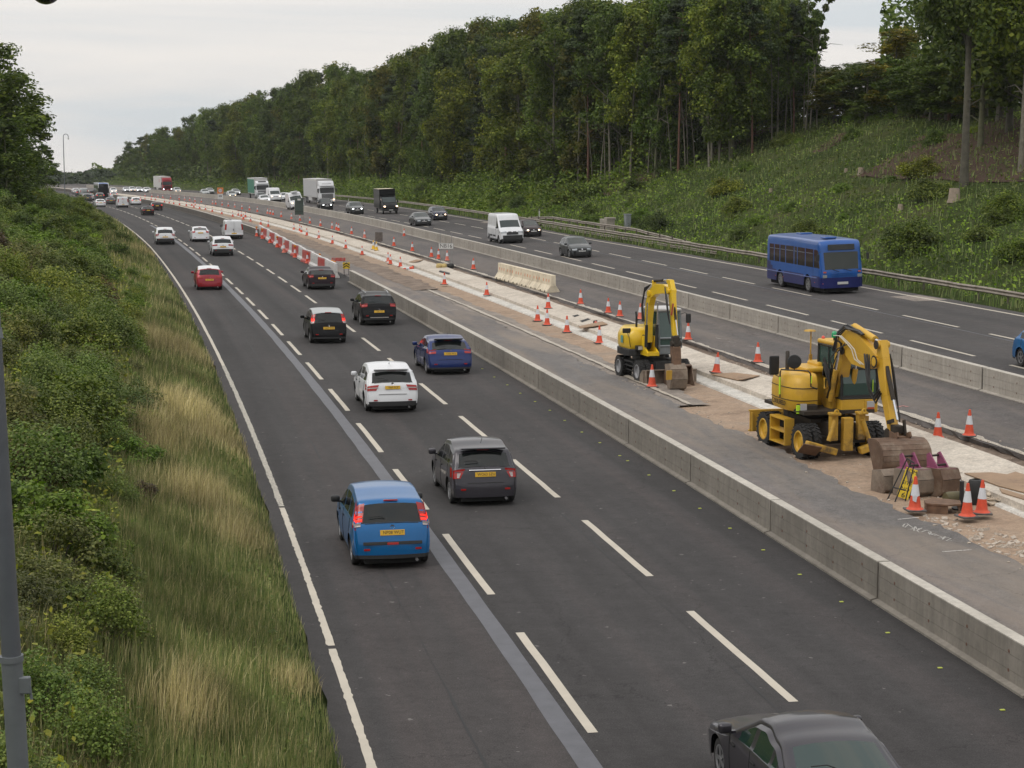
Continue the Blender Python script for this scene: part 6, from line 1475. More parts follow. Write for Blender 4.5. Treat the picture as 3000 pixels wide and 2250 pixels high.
for k in range(4):
    m = MB(); m.tube([(.72, yb0 - .05 - .03 * k, 2.3), (.62 - .03 * k, yb0 - .1, 2.9), (.85, yb0 - .1, 3.45 + .05 * k), (1.3, yb0 - .04, 3.75)], .022, 6); m.build('hose', HOSE, e2, smooth=60)
    m = MB(); m.tube([(2.75, yb0 - .04, 3.75), (3.0 + .04 * k, yb0 - .1, 3.4), (3.15 + .03 * k, yb0 - .08, 2.8), (3.3, yb0 - .04, 2.4)], .02, 6); m.build('hose', HOSE, e2, smooth=60)
m = MB(); m.box((3.45, -.44, 1.85), (.30, .26, .34), bev=.06); m.box((3.50, -.44, 1.50), (.20, .22, .5), bev=.04); m.box((3.42, -.44, 1.10), (.16, .30, .42), bev=.03); m.lathe([(.10, -.2), (.10, .2)], (3.5, -.44, 1.72), 12, 'Y', cap=True); m.build('tilt_hitch', GRM, e2)
m = MB(); m.prism([(3.30, 1.75), (3.62, 1.6), (3.7, .9), (3.45, .85), (3.35, 1.2)], yb0 - .03, yb1 + .03); m.build('hitch_guard', RUSTY, e2)
b2 = bucket_mesh('digging_bucket', BKG, .62, [(3.22, .92), (3.62, .98), (3.86, .80), (3.92, .45), (3.78, .12), (3.55, .02)], e2)
b2.location.y = -.44
m = MB(); m.box((3.96, -.44, .62), (.05, .22, .34), ry=.1); m.build('wear_plate', YD2, b2); 
# ------------------------------------------------------------------ loose buckets and clutter
def loose(name, mat, w_, prof, u, v, rz, label, cat='bucket', dz=0, ribs=(), tilt=(0, 0)):
    o = bucket_mesh(name, mat, w_, prof, None, ribs=ribs); p = at(u, v, ZS); o.location = p + Vector((0, 0, dz)); o.rotation_euler = (tilt[0], tilt[1], rz); tag(o, label, cat); return o
OPEN = [(.35, .62), (-.05, .58), (-.28, .40), (-.32, .15), (-.20, .0), (.40, .0)]
loose('excavator_bucket', BKG, 1.15, OPEN, 1925, 1128, R(-72), 'open muddy bucket behind the lone cone by the small excavator')
loose('excavator_bucket', BKT, .95, [(.42, .05), (.36, .0), (-.18, .0), (-.30, .2), (-.26, .55), (.0, .78), (.12, .74)], 1988, 1130, R(-74), 'wide open bucket the small excavator has its bucket resting in')
BB = [(-.28, .66), (.30, .70), (.42, .46), (.40, .16), (.20, .0), (-.30, .02)]
def pink_bucket(u, v, rz, label, w_, mat):
    o = loose('excavator_bucket', mat, w_, BB, u, v, rz, label, ribs=((2, .5),))
    m = MB()
    for s__ in (-1, 1): m.prism([(-.30, .60), (-.34, 1.02), (-.24, 1.08), (.10, .72), (.32, .66)], s__ * .17 - .02, s__ * .17 + .02)
    m.box((.02, 0, .70), (.60, w_ * .8, .03)); m.build('hanger_plates', PNK, o)
    m = MB(); m.tube([(-.28, -.17, .98), (-.28, .17, .98)], .03, 8); m.tube([(.0, -.17, .78), (.0, .17, .78)], .03, 8); m.build('pin', GRM, o); return o
pink_bucket(2672, 1452, R(-70), 'bucket with bright pink hanger plates directly behind the torn sleeved cone', .74, BKG)
pink_bucket(2754, 1450, R(-62), 'bucket with dull pink hanger plates at the right of the pile', .60, BKT)
loose('excavator_bucket', BKG, .62, [(.10, .60), (.28, .45), (.34, .12), (.22, .0), (-.25, .0), (-.20, .55)], 2598, 1440, R(-66), 'plain muddy bucket at the left of the pile under the large bucket')
# broken yellow sign on its black frame
p = at(2640, 1468, ZS); root = empty('warning_sign', p, R(-14), 'yellow sign with black writing leaning on a black folding frame', 'sign')
m = MB(); m.M = Matrix.Rotation(R(17), 4, 'Y') @ Matrix.Rotation(R(-22), 4, 'X'); m.box((.0, 0, .48), (.30, .015, .80)); sg_ = m.build('plate', simple('sign yellow', (.66, .46, .01), .45, 0, .06, 3), root)
for k, t_ in enumerate(('TOM', 'H', 'SITE', 'NO', '6')):
    lettering('lettering', t_, .14 if k < 4 else .2, BLK, sg_, m.M @ Matrix.Translation((0, -.012, .80 - .16 * k)) @ Matrix.Rotation(R(90), 4, 'X'))
m = MB()
for a, b_ in (((-.35, .05, 0), (.12, .1, 1.08)), ((-.15, -.25, 0), (.22, 0, 1.02)), ((.10, -.12, .0), (.30, .0, .95)), ((-.22, -.03, .35), (.10, -.12, .3)), ((.12, .1, 1.08), (.30, 0, .98))): m.tube([a, b_], .018, 6)
m.build('frame', BLK, root)
# steel ring saddle, pipes, rags, boards, rubble
m = MB(); m.prism([(-.42, -.30), (.10, -.42), (.42, -.25), (.42, .25), (.10, .38), (-.25, .40), (-.45, .10)], .22, .26, 'Z'); m.prism([(-.40, -.28), (.10, -.40), (.10, -.36), (-.36, -.24), (-.40, .08), (-.22, .36), (-.24, .38), (-.44, .08)], 0, .22, 'Z'); m.box((.38, -.2, .11), (.05, .05, .22)); m.box((.38, .2, .11), (.05, .05, .22)); m.prism([(-.42, -.30), (.42, -.28), (.42, .25), (-.30, .38)], 0, .02, 'Z')
o = m.build('steel_fitting', RUSTY); o.location = at(2762, 1500, ZS); o.rotation_euler.z = R(-10); tag(o, 'flat rusty steel fitting lying between the cones by the buckets', 'steel fitting')
m = MB(); m.tube([(0, 0, 0), (0, 0, .70)], .055, 10); m.lathe([(.22, 0), (.24, .04), (.06, .07)], (0, 0, 0), 14); o = m.build('steel_post', BKM); o.location = at(2816, 1492, ZS); tag(o, 'short dark steel post standing beside the pair of cones', 'steel post')
m = MB(); m.lathe([(.0, -.3), (.14, -.3), (.16, -.2), (.16, .2), (.14, .3), (0, .3)], (0, 0, .15), 14, 'X'); o = m.build('gas_bottle', simple('olive drum', (.10, .085, .04), .6, .1, .2, 5), smooth=40); o.location = at(2800, 1475, ZS); o.rotation_euler.z = .3; tag(o, 'small olive drum lying behind the rusty fitting', 'drum')
m = MB(); m.lathe([(.0, 0), (.19, 0), (.22, .1), (.22, .5), (.17, .62), (.10, .64)], (0, 0, 0), 14); o = m.build('black_bag', BLK, smooth=40); o.location = at(2858, 1478, ZS); tag(o, 'black plastic drum behind the right hand pair of cones', 'drum')
m = MB(); m.lathe([(0, .38), (.12, .36), (.17, .28), (.16, 0)], (0, 0, 0), 12); o = m.build('sack', simple('sack buff', (.36, .26, .18), .9, 0, .2, 8)); o.location = at(2792, 1452, ZS); tag(o, 'buff sack with a white cloth on top near the slab', 'sack')
m = MB()
for k in range(9): m.box((rnd.uniform(-.12, .12), rnd.uniform(-.1, .1), rnd.uniform(.0, .08)), (.12, .08, .02), rz=rnd.uniform(0, 3), rx=rnd.uniform(-.7, .7), ry=rnd.uniform(-.7, .7))
o = m.build('white_cloth', simple('white plastic', (.6, .63, .66), .5)); o.location = at(2792, 1452, ZS) + Vector((0, 0, .38)); tag(o, 'crumpled white sheet on top of the buff sack', 'plastic sheet')
TMB = simple('plywood', (.30, .20, .125), .8, 0, .14, 2.2, dirt=(.20, .13, .085)); TMB2 = simple('board edge', (.16, .11, .07), .8, 0, .2, 4)
def board(u1, pts, label, h=.125, th=.025, lift=0, name='plywood_board'):
    P_ = [at(u, v, h) for u, v in pts]; c = sum(P_, Vector()) / len(P_); m = MB(); n_ = len(P_)
    vs = [p - c + Vector((0, 0, lift * (i % 2))) for i, p in enumerate(P_)]; vs += [v + Vector((0, 0, th)) for v in vs]
    m.add(vs, [tuple(range(n_))[::-1], tuple(range(n_, 2 * n_))] + [(i, (i + 1) % n_, (i + 1) % n_ + n_, i + n_) for i in range(n_)])
    o = m.build(name, TMB); o.location = c; tag(o, label, 'board'); return o
board(0, [(2825, 1388), (2905, 1386), (2950, 1392), (2975, 1384), (3030, 1402), (3030, 1452), (2925, 1425)], 'large brown plywood sheet on the slab at the right edge', .13)
board(0, [(2928, 1432), (3030, 1462), (3030, 1474), (2935, 1445)], 'narrow board tucked under the large plywood sheet', .12)
board(0, [(2082, 1098), (2150, 1098), (2226, 1102), (2180, 1117), (2160, 1115)], 'curled brown sheet on the slab between the excavators', .13, .03, .06)
board(0, [(1695, 957), (1765, 946), (1780, 951), (1740, 960), (1700, 962)], 'pale brown sheet lying on the broken slab', .14, .03, .05)
board(0, [(1198, 768), (1218, 763), (1240, 762), (1228, 768), (1212, 770)], 'brown sheet on the slab left of the NB16 sign', .13, .03, .05)
o = board(0, [(1286, 796), (1290, 794), (1318, 801), (1316, 804)], 'dark timber lying on the slab below the NB16 sign', .14, .06); o.data.materials[0] = BKM
for q_ in ([(1676, 925), (1692, 921), (1698, 924), (1684, 929)], [(1698, 940), (1722, 932), (1731, 935), (1706, 944)]): 
    P_ = [at(u, v, .122) for u, v in q_]; o = meshobj('slab_slot', P_, [(0, 1, 2, 3)], DK); o['kind'] = 'structure'
RUB = simple('rubble', (.42, .36, .30), .9, 0, .3, 20)
m = MB()
for k in range(420):
    u, v = rnd.uniform(2700, 3040), rnd.uniform(1505, 1640)
    if v < 1490 + (u - 2700) * .33 or v > 1560 + (u - 2700) * .42: continue
    r = rnd.uniform(.02, .10) * (1.6 if rnd.random() < .1 else 1); p = at(u, v, ZS)
    m.box(p + Vector((0, 0, r * .25)), (r * 1.6, r, r * .6), rz=rnd.uniform(0, 3), rx=rnd.uniform(-.4, .4), ry=rnd.uniform(-.4, .4))
for k in range(500):
    s_ = rnd.uniform(28, 75); of = rnd.choice((rnd.gauss(17.7, .35), rnd.gauss(18.4, .2), rnd.gauss(11.6, .2), rnd.gauss(12.4, .6)))
    r = rnd.uniform(.012, .05); p = W(s_, qoff(of), -.12 if 17.1 < of < 18.2 or 11.7 < of < 14 else .0); m.box(p + Vector((0, 0, r * .25)), (r * 1.5, r, r * .7), rz=rnd.uniform(0, 3), rx=rnd.uniform(-.4, .4))
o = m.build('rubble', RUB); o['kind'] = 'stuff'; o['label'] = 'broken concrete and stones scattered over the sand and kerb edges'
m = MB()
for k in range(30): m.box((rnd.uniform(-.5, .5), rnd.uniform(-.4, .4), rnd.uniform(0, .12)), (rnd.uniform(.1, .35), rnd.uniform(.05, .2), .03), rz=rnd.uniform(0, 3), rx=rnd.uniform(-.5, .5), ry=rnd.uniform(-.5, .5))
o = m.build('torn_sacking', simple('torn sacking', (.50, .42, .33), .9, 0, .25, 6)); o.location = at(2915, 1468, ZS + .05); tag(o, 'torn pale sacking heaped against the slab behind the cones', 'sacking')

# ------------------------------------------------------------------ the bridge the view is taken from
ob = empty('overbridge', (4, -8.5, 0), R(-3), 'concrete road bridge the view is taken from', 'bridge')
BRC = simple('bridge concrete', (.26, .24, .21), .85, 0, .15, 1)
m = MB(); m.box((8, 0, 6.2), (110, 9.5, 1.1)); m.build('deck', BRC, ob)
for s__ in (-1, 1):
    m = MB(); m.box((8, s__ * 4.6, 6.95), (110, .3, .5)); m.build('parapet_kerb', BRC, ob)
    m = MB(); [m.tube([(-47, s__ * 4.6, z), (63, s__ * 4.6, z)], .035, 6) for z in (7.4, 7.75, 8.1)]; m.build('parapet_rail', GALV, ob)
m = MB(); m.box((7, 0, 2.7), (1.0, 7, 6.0)); m.build('pier', BRC, ob)
# ------------------------------------------------------------------ vegetation
NR = np.random.default_rng(5)
def leafmat(name, dark, mid, light, rough=.6, hue=.1, spec=.25):
    m, n, b = nt(name); ge = n.nodes.new('ShaderNodeNewGeometry'); inf = n.nodes.new('ShaderNodeObjectInfo')
    r = ramp(n, ge.outputs['Random Per Island'], [(0, tuple(dark) + (1,)), (.55, tuple(mid) + (1,)), (1, tuple(light) + (1,))])
    v = coords(n, 'Object'); t = noise(n, .35, 4, .6, v); f = ramp(n, t.outputs['Fac'], [(.36, g(.55)), (.64, g(1.45))])
    o = mix(n, 1, r.outputs['Color'], f.outputs['Color'], 'MULTIPLY')
    rr = ramp(n, inf.outputs['Random'], [(0, (.62, .70, .78, 1)), (.35, (1, 1, .95, 1)), (.65, (.8, .98, .8, 1)), (1, (1.5, 1.28, .8, 1))])
    col_ = mix(n, 1, o, rr.outputs['Color'], 'MULTIPLY')
    L(n, col_, b.inputs['Base Color']); b.inputs['Roughness'].default_value = rough; b.inputs['Specular IOR Level'].default_value = spec
    tr = n.nodes.new('ShaderNodeBsdfTranslucent'); L(n, mix(n, 1, col_, (1.2, 1.5, .5, 1), 'MULTIPLY'), tr.inputs['Color'])
    mx = n.nodes.new('ShaderNodeMixShader'); mx.inputs[0].default_value = .22; L(n, b.outputs[0], mx.inputs[1]); L(n, tr.outputs[0], mx.inputs[2])
    L(n, mx.outputs[0], n.nodes['Material Output'].inputs['Surface']); return m
LM = {
 'oak': leafmat('leaves oak', (0.0402, 0.0604, 0.0119), (0.0802, 0.1107, 0.0179), (0.1443, 0.1677, 0.0298)),
 'ash': leafmat('leaves ash', (0.0557, 0.0882, 0.0180), (0.1072, 0.1470, 0.0268), (0.1822, 0.2204, 0.0402)),
 'lime': leafmat('leaves yellowing', (0.0611, 0.0666, 0.0103), (0.1160, 0.1129, 0.0154), (0.1833, 0.1505, 0.0256)),
 'pine': leafmat('needles pine', (0.0204, 0.0347, 0.0151), (0.0409, 0.0571, 0.0238), (0.0670, 0.0820, 0.0346)),
 'bram': leafmat('leaves bramble', (0.0593, 0.0845, 0.0157), (0.1241, 0.1597, 0.0253), (0.2295, 0.2440, 0.0474)),
 'fern': leafmat('leaves fern', (0.0682, 0.1018, 0.0238), (0.1338, 0.1727, 0.0396), (0.2312, 0.2636, 0.0726)),
 'weed': leafmat('leaves weeds', (0.0740, 0.1196, 0.0150), (0.1332, 0.1966, 0.0224), (0.2126, 0.2822, 0.0422)),
 'dull': leafmat('leaves dull', (0.0753, 0.0835, 0.0244), (0.1417, 0.1430, 0.0427), (0.2213, 0.1987, 0.0686)),
 'russet': leafmat('leaves rusty', (.045, .030, .015), (.085, .055, .028), (.13, .085, .045)),
 'grass': leafmat('grass blades', (0.0896, 0.1278, 0.0465), (0.1739, 0.1959, 0.0817), (0.3069, 0.2766, 0.1604), .7, spec=.2),
 'straw': leafmat('dry grass', (0.2503, 0.1998, 0.1115), (0.4813, 0.3797, 0.2326), (0.7316, 0.5996, 0.3954), .75, spec=.2),
}
BARK = {k: simple('bark ' + k, c, .9, 0, .3, 3) for k, c in dict(grey=(.085, .078, .058), red=(.12, .06, .042), pale=(.17, .155, .12), dark=(.045, .036, .028), moss=(.10, .10, .055)).items()}
def cards(name, P_, N_, S_, mat, asp=.62, parent=None, bend=.25):
    """leaf-shaped faces: centre, facing direction, length"""
    P_ = np.asarray(P_, float); n = len(P_); N_ = N_ / (np.linalg.norm(N_, axis=1)[:, None] + 1e-9)
    a = NR.normal(size=(n, 3)); U = np.cross(N_, a); U /= np.linalg.norm(U, axis=1)[:, None] + 1e-9; V_ = np.cross(N_, U)
    S_ = np.asarray(S_)[:, None]; h = N_ * S_ * bend * .3
    v = np.stack([P_ - U * S_ * .5, P_ - V_ * S_ * asp * .5 + h, P_ + U * S_ * .5, P_ + V_ * S_ * asp * .5 + h], 1).reshape(-1, 3)
    me = bpy.data.meshes.new(name); me.vertices.add(4 * n); me.vertices.foreach_set('co', v.ravel())
    me.loops.add(4 * n); me.loops.foreach_set('vertex_index', np.arange(4 * n, dtype=np.int32))
    me.polygons.add(n); me.polygons.foreach_set('loop_start', np.arange(0, 4 * n, 4, dtype=np.int32)); 
    me.materials.append(mat); me.update(calc_edges=True)
    o = bpy.data.objects.new(name, me); C.objects.link(o); o.parent = parent; return o
def cloud(centers, rad, per, size, up=.6, flat=.7):
    """leaves in clumps about the given centres"""
    c = np.repeat(centers, per, axis=0); r = np.repeat(rad, per)[:, None]
    d = NR.normal(size=c.shape); d /= np.linalg.norm(d, axis=1)[:, None]; q = NR.random((len(c), 1)) ** .45
    off = d * q * r * np.array([1, 1, flat]); 
    nrm = d * .9 + np.array([0, 0, up]) + NR.normal(size=c.shape) * .45
    return c + off, nrm, size * NR.uniform(.6, 1.35, len(c))
def make_tree(kind, h, cr, base, nclump, per, leaf, mat, bark, tr=.22, shape='dome', lean=0.0, name='tree'):
    root = empty(name); m = MB(); pts = []; k_ = 7
    wob = [Vector((0, 0, 0))]
    for i in range(k_ + 1):
        t = i / k_; pts.append(Vector((lean * t * t * h * .1 + .18 * math.sin(3 * t + lean) * t, .15 * math.sin(5 * t + 1 + lean) * t, -1.0 + (h * .93 + 1) * t)))
    m.tube(pts, [tr * 1.25] + [tr * (1 - .88 * (i / k_)) for i in range(1, k_ + 1)], 9)
    cen, rad = [], []
    def axis(z): 
        t = min(1, max(0, (z + 1) / (h * .93 + 1))) * k_; i = min(k_ - 1, int(t)); return pts[i].lerp(pts[i + 1], t - i)
    lobes = []
    for i in range(11):
        zt_ = (i + .5) / 11; lobes.append((zt_, rnd.uniform(0, 6.283) if i else 0, rnd.uniform(.5, .95), rnd.uniform(.75, 1.2)))
    for i in range(nclump):
        if kind == 'oak' and i % 5:
            zt_, la, lr, ls = lobes[i % 11]; zl = base * h + (1 - base) * h * zt_; pf_ = math.sin(math.pi * min(1, .15 + zt_ * .80)) ** .6
            d_ = Vector((rnd.gauss(0, 1), rnd.gauss(0, 1), rnd.gauss(0, 1) * .8)).normalized() * cr * .48 * ls * rnd.uniform(.6, 1.05); ax = axis(zl)
            c = Vector((ax.x + lr * cr * pf_ * .75 * math.cos(la) + d_.x, ax.y + lr * cr * pf_ * .75 * math.sin(la) + d_.y, zl + d_.z * .8))
            cen.append(c); rad.append(rnd.uniform(.5, 1.0) * cr * .25)
            if i % 6 == 1:
                a0 = axis(max(base * h * .8, zl - cr * .5)); m.tube([a0, a0.lerp(c, .5), c], [tr * .28, tr * .16, .02], 5)
            continue
        u = rnd.random(); z = base * h + (1 - base) * h * (u if shape != 'top' else u ** .7)
        t = (z - base * h) / ((1 - base) * h)
        if shape == 'dome': prof = math.sin(math.pi * min(1, .12 + t * .86)) ** .6
        elif shape == 'cone': prof = (1 - t) ** .8 * .95 + .05
        elif shape == 'top': prof = math.sin(math.pi * min(1, .25 + .70 * t)) ** .7
        else: prof = .6 + .4 * math.sin(math.pi * t)
        a = rnd.uniform(0, 6.283); r = cr * prof * (rnd.random() ** .5 if rnd.random() < .6 else rnd.uniform(.85, 1.12))
        ax = axis(z); c = Vector((ax.x + r * math.cos(a), ax.y + r * math.sin(a), z - .12 * r * (1 if kind == 'pine' else 0)))
        cen.append(c); rad.append(rnd.uniform(.55, 1.25) * cr * .30)
        if i % 3 == 0:
            z0 = max(base * h * .9, z - r * rnd.uniform(.3, .8)); a0 = axis(z0); mid = a0.lerp(c, .5) + Vector((0, 0, -.05 * r))
            m.tube([a0, mid, c], [tr * .28, tr * .16, .02], 5)
    # a few bare dead limbs low down
    for i in range(4):
        z0 = h * base * rnd.uniform(.45, 1); a = rnd.uniform(0, 6.28); a0 = axis(z0); ln = rnd.uniform(.8, 2.4)
        m.tube([a0, a0 + Vector((math.cos(a) * ln * .5, math.sin(a) * ln * .5, ln * .25)), a0 + Vector((math.cos(a) * ln, math.sin(a) * ln, ln * .2))], [.045, .03, .01], 4)
    m.build('trunk', bark, root, smooth=60)
    P_, N_, S_ = cloud(np.array([tuple(c) for c in cen]), np.array(rad) * (1.15 if kind == 'oak' else 1), per, leaf, .5, .9 if kind != 'pine' else .38)
    cards('crown', P_, N_, S_, mat, parent=root)
    return root
TP = {}
def tp(key, *a, **k): TP[key] = make_tree(*a, **k); TP[key + '_used'] = False
tp('oak', 'oak', 20, 4.5, .12, 150, 80, .40, LM['oak'], BARK['grey'], .26, name='broadleaf_tree')
tp('oak2', 'oak', 20, 4.0, .16, 135, 80, .38, LM['oak'], BARK['moss'], .22, lean=.8, name='broadleaf_tree')
tp('ash', 'oak', 20, 3.8, .36, 105, 80, .36, LM['ash'], BARK['pale'], .18, lean=-.7, name='broadleaf_tree')
tp('lime', 'oak', 20, 3.5, .14, 110, 75, .42, LM['lime'], BARK['grey'], .22, name='broadleaf_tree')
tp('pine', 'pine', 20, 2.9, .58, 60, 95, .40, LM['pine'], BARK['red'], .20, shape='top', lean=.4, name='pine_tree')
tp('spruce', 'pine', 20, 2.6, .12, 110, 65, .38, LM['pine'], BARK['dark'], .20, shape='cone', name='conifer_tree')
tp('thin', 'oak', 14, 1.5, .55, 26, 60, .34, LM['ash'], BARK['pale'], .085, lean=1.2, name='slender_tree')
tp('thin2', 'oak', 14, 1.2, .65, 20, 55, .34, LM['oak'], BARK['grey'], .07, lean=-1.4, name='slender_tree')
tp('big', 'oak', 26, 5.0, .40, 170, 120, .34, LM['oak'], BARK['grey'], .30, lean=.3, name='broadleaf_tree')
tp('open', 'oak', 20, 4.2, .2, 100, 75, .30, LM['oak'], BARK['grey'], .24, lean=-.3, name='broadleaf_tree')
LBL = dict(oak='dark green broadleaf tree standing in the tall wood', oak2='dark green broadleaf tree standing in the tall wood', ash='pale stemmed broadleaf tree standing in the tall wood', lime='yellowish green broadleaf tree standing in the tall wood',
           pine='pine with a reddish bare trunk standing in the tall wood', spruce='narrow dark conifer standing in the tall wood', thin='slender bare stemmed tree at the edge of the tall wood', thin2='slender bare stemmed tree at the edge of the tall wood')
GRP = dict(oak='dark broadleaf trees in the wood', oak2='dark broadleaf trees in the wood', ash='pale stemmed trees in the wood', lime='yellowish trees in the wood', pine='pines in the wood', spruce='conifers in the wood', thin='slender trees at the wood edge', thin2='slender trees at the wood edge')
BASEH = dict(oak=20, oak2=20, ash=20, lime=20, pine=20, spruce=20, thin=14, thin2=14, big=26, open=20)
ntree = 0
def tree(key, p, h, wide=1.0, label=None, group=None, rz=None):
    global ntree
    pr = TP[key]; o = pr if not TP[key + '_used'] else copy_tree(pr); TP[key + '_used'] = True
    k = h / BASEH[key]; o.location = p; o.scale = (k ** .6 * wide, k ** .6 * wide, k); o.rotation_euler = (0, 0, rnd.uniform(0, 6.28) if rz is None else rz)
    tag(o, label or LBL[key], 'tree', group if label else GRP[key]); ntree += 1; return o
SKY = [(-80, 150), (60, 250), (245, 352), (262, 330), (290, 300), (350, 285), (430, 248), (520, 215), (600, 187), (690, 152), (740, 143), (800, 150), (860, 130), (905, 95), (960, 80), (1010, 62), (1080, 45), (1130, 28), (1200, 38), (1270, 8), (1340, 10), (1400, 2), (1500, -12), (1600, -15), (1700, 0), (1765, 20), (1785, 110), (1800, 185), (1930, 195), (1975, -20), (2300, -60)]
def skyv(u): return float(np.interp(u, [a for a, b in SKY], [b for a, b in SKY]))
def uv(p):
    zz = p.z - HC; f_ = p.y * math.cos(PITCH) - zz * math.sin(PITCH); up_ = p.y * math.sin(PITCH) + zz * math.cos(PITCH)
    return (UC + FPX * p.x / f_) / K, (VC - FPX * up_ / f_) / K
def ztop(u, d, v): return atd(u * K, v * K, d).z
mixk = ['oak', 'oak2', 'ash', 'oak', 'spruce', 'pine', 'oak2', 'lime', 'oak']
# the long wood beyond the far verge: three staggered rows
for row_, (dt, st, n0) in enumerate(((11.5, 6.6, 0), (18, 8.0, 1), (27, 9.5, 2))):
    s = 206 + row_ * 3
    while s < 880:
        of = T(EDGR, s) + dt + rnd.uniform(-2, 2); p = G(s + rnd.uniform(-2, 2), of)
        u, v = uv(p)
        if u > 252:
            h = ztop(u, p.y, skyv(u) + rnd.uniform(-3, 16 if row_ else 34)) - p.z
            if row_ == 0: h *= rnd.uniform(.72, 1.0)
            h = max(9, min(31, h)); key = rnd.choice(mixk)
            if 1130 < u < 1290 and rnd.random() < .5 or 1000 < u < 1060 and rnd.random() < .4: key = 'lime'
            tree(key, p - Vector((0, 0, .3)), h, rnd.uniform(.85, 1.1))
        s += st * rnd.uniform(.8, 1.2) * (1 + min(1.1, max(0, s - 330) / 330))
# the corner of the wood on the hillside
cor = [(1270, 402), (1318, 396), (1362, 388), (1415, 382), (1465, 374), (1532, 364), (1580, 348), (1625, 332), (1680, 306), (1735, 290), (1775, 278)]
for i, (u, v) in enumerate(cor):
    for row_, dd in enumerate((0, 7, 15, 24)):
        if u > 1690: u = 1690 + (u - 1690) * .55
        p0 = ground_at((u + (0 if row_ == 0 else rnd.uniform(-22, 22 if u < 1650 else 0))) * K, v * K, 120)
        d = p0.y + dd; q = atd(u * K + (0 if not row_ else rnd.uniform(-45, 25 if u < 1650 else -5)), v * K, d); s, o_ = so(q.x, q.y); p = G(s, o_); uu = uv(p)[0]
        h = ztop(uu, p.y, skyv(min(uu, 1765)) + (rnd.uniform(-6, 14))) - p.z; h = max(12, min(33, h))
        key = ('oak2', 'ash', 'pine', 'oak', 'spruce', 'oak')[(i * 2 + row_ * 3) % 6]
        if row_ == 0: key = ('pine', 'ash', 'ash', 'oak2', 'pine', 'ash', 'oak2', 'pine', 'ash', 'pine', 'ash')[i]
        tree(key, p - Vector((0, 0, .3)), h, rnd.uniform(.8, .98) * (1 if u < 1650 else .72))
# slender stems along the edge
for k in range(46):
    u = rnd.uniform(840, 1790); v = float(np.interp(u, [a for a, b in cor] and [840, 1270] + [a for a, b in cor][1:], [398, 402] + [b for a, b in cor][1:])) - rnd.uniform(0, 8)
    p = ground_at(u * K, v * K, 120); h = rnd.uniform(9, 16)
    tree(rnd.choice(('thin', 'thin2')), p - Vector((0, 0, .2)), h, rnd.uniform(.8, 1.2))
# lower scrubby trees along the crest, then the tall trees at the right
for k in range(22):
    u = rnd.uniform(1785, 2240); p = ground_at(u * K, 262 * K + rnd.uniform(-10, 10), 120); p.y += rnd.uniform(0, 14)
    s, o_ = so(p.x, p.y); p = G(s, o_); h = max(5, ztop(u, p.y, rnd.uniform(178, 232) if u < 1970 else rnd.uniform(60, 200)) - p.z)
    tree(rnd.choice(('oak', 'lime', 'ash', 'oak2', 'oak')), p, h, 1.35 * (20 / max(h, 6)) ** .25, 'low scrubby tree on the crest of the far bank', 'low trees on the crest of the far bank')
for u, v, key, h, wd, lab in ((2082, 404, 'big', 27, 1.0, 'tall thick trunked tree with a stump at its foot on the right'), (2118, 318, 'oak2', 25, 1.0, 'tall dark trunk directly behind the thick trunked tree'),
                         (2204, 372, 'ash', 26, .9, 'tall pale trunked tree at the right edge of the picture'), (2180, 285, 'open', 24, 1.1, 'tall spreading tree behind the right edge tree'), (2160, 255, 'oak', 25, 1.1, 'big dark tree far back at top right'),
                         (2235, 300, 'oak', 26, 1.1, 'dark tree just inside the top right corner'), (2050, 262, 'pine', 17, .9, 'short pine on the crest left of the thick trunked tree'), (2010, 262, 'open', 12, .9, 'open crowned small tree on the crest left of the tall right hand trees')):
    p = ground_at(u * K, v * K, 100); tree(key, p - Vector((0, 0, .3)), h, wd, lab)
# trees on the left bank
for u, d, vt, key, wd, lab in ((-44, 150, 92, 'oak', 1.45, 'tallest tree of the left bank group, cut by the left edge'), (8, 166, 150, 'oak2', 1.35, 'middle tree of the left bank group'), (34, 180, 235, 'oak', 1.1, 'smallest tree at the right of the left bank group'),
                          (-75, 140, 60, 'oak', 1.2, 'tree almost out of sight at the left edge behind the mast'), (100, 205, 318, 'thin', 1.1, 'thin drooping sapling right of the left bank trees'), (8, 142, 250, 'oak2', 1.5, 'low leafy tree at the foot of the left bank group'), (70, 215, 330, 'oak', 1.5, 'far rounded tree behind the left bank group')):
    q = atd(u * K, 300 * K, d); s, o_ = so(q.x, q.y); p = G(s, o_); tree(key, p - Vector((0, 0, .5)), max(5, ztop(u, d, vt) - p.z), wd, lab)
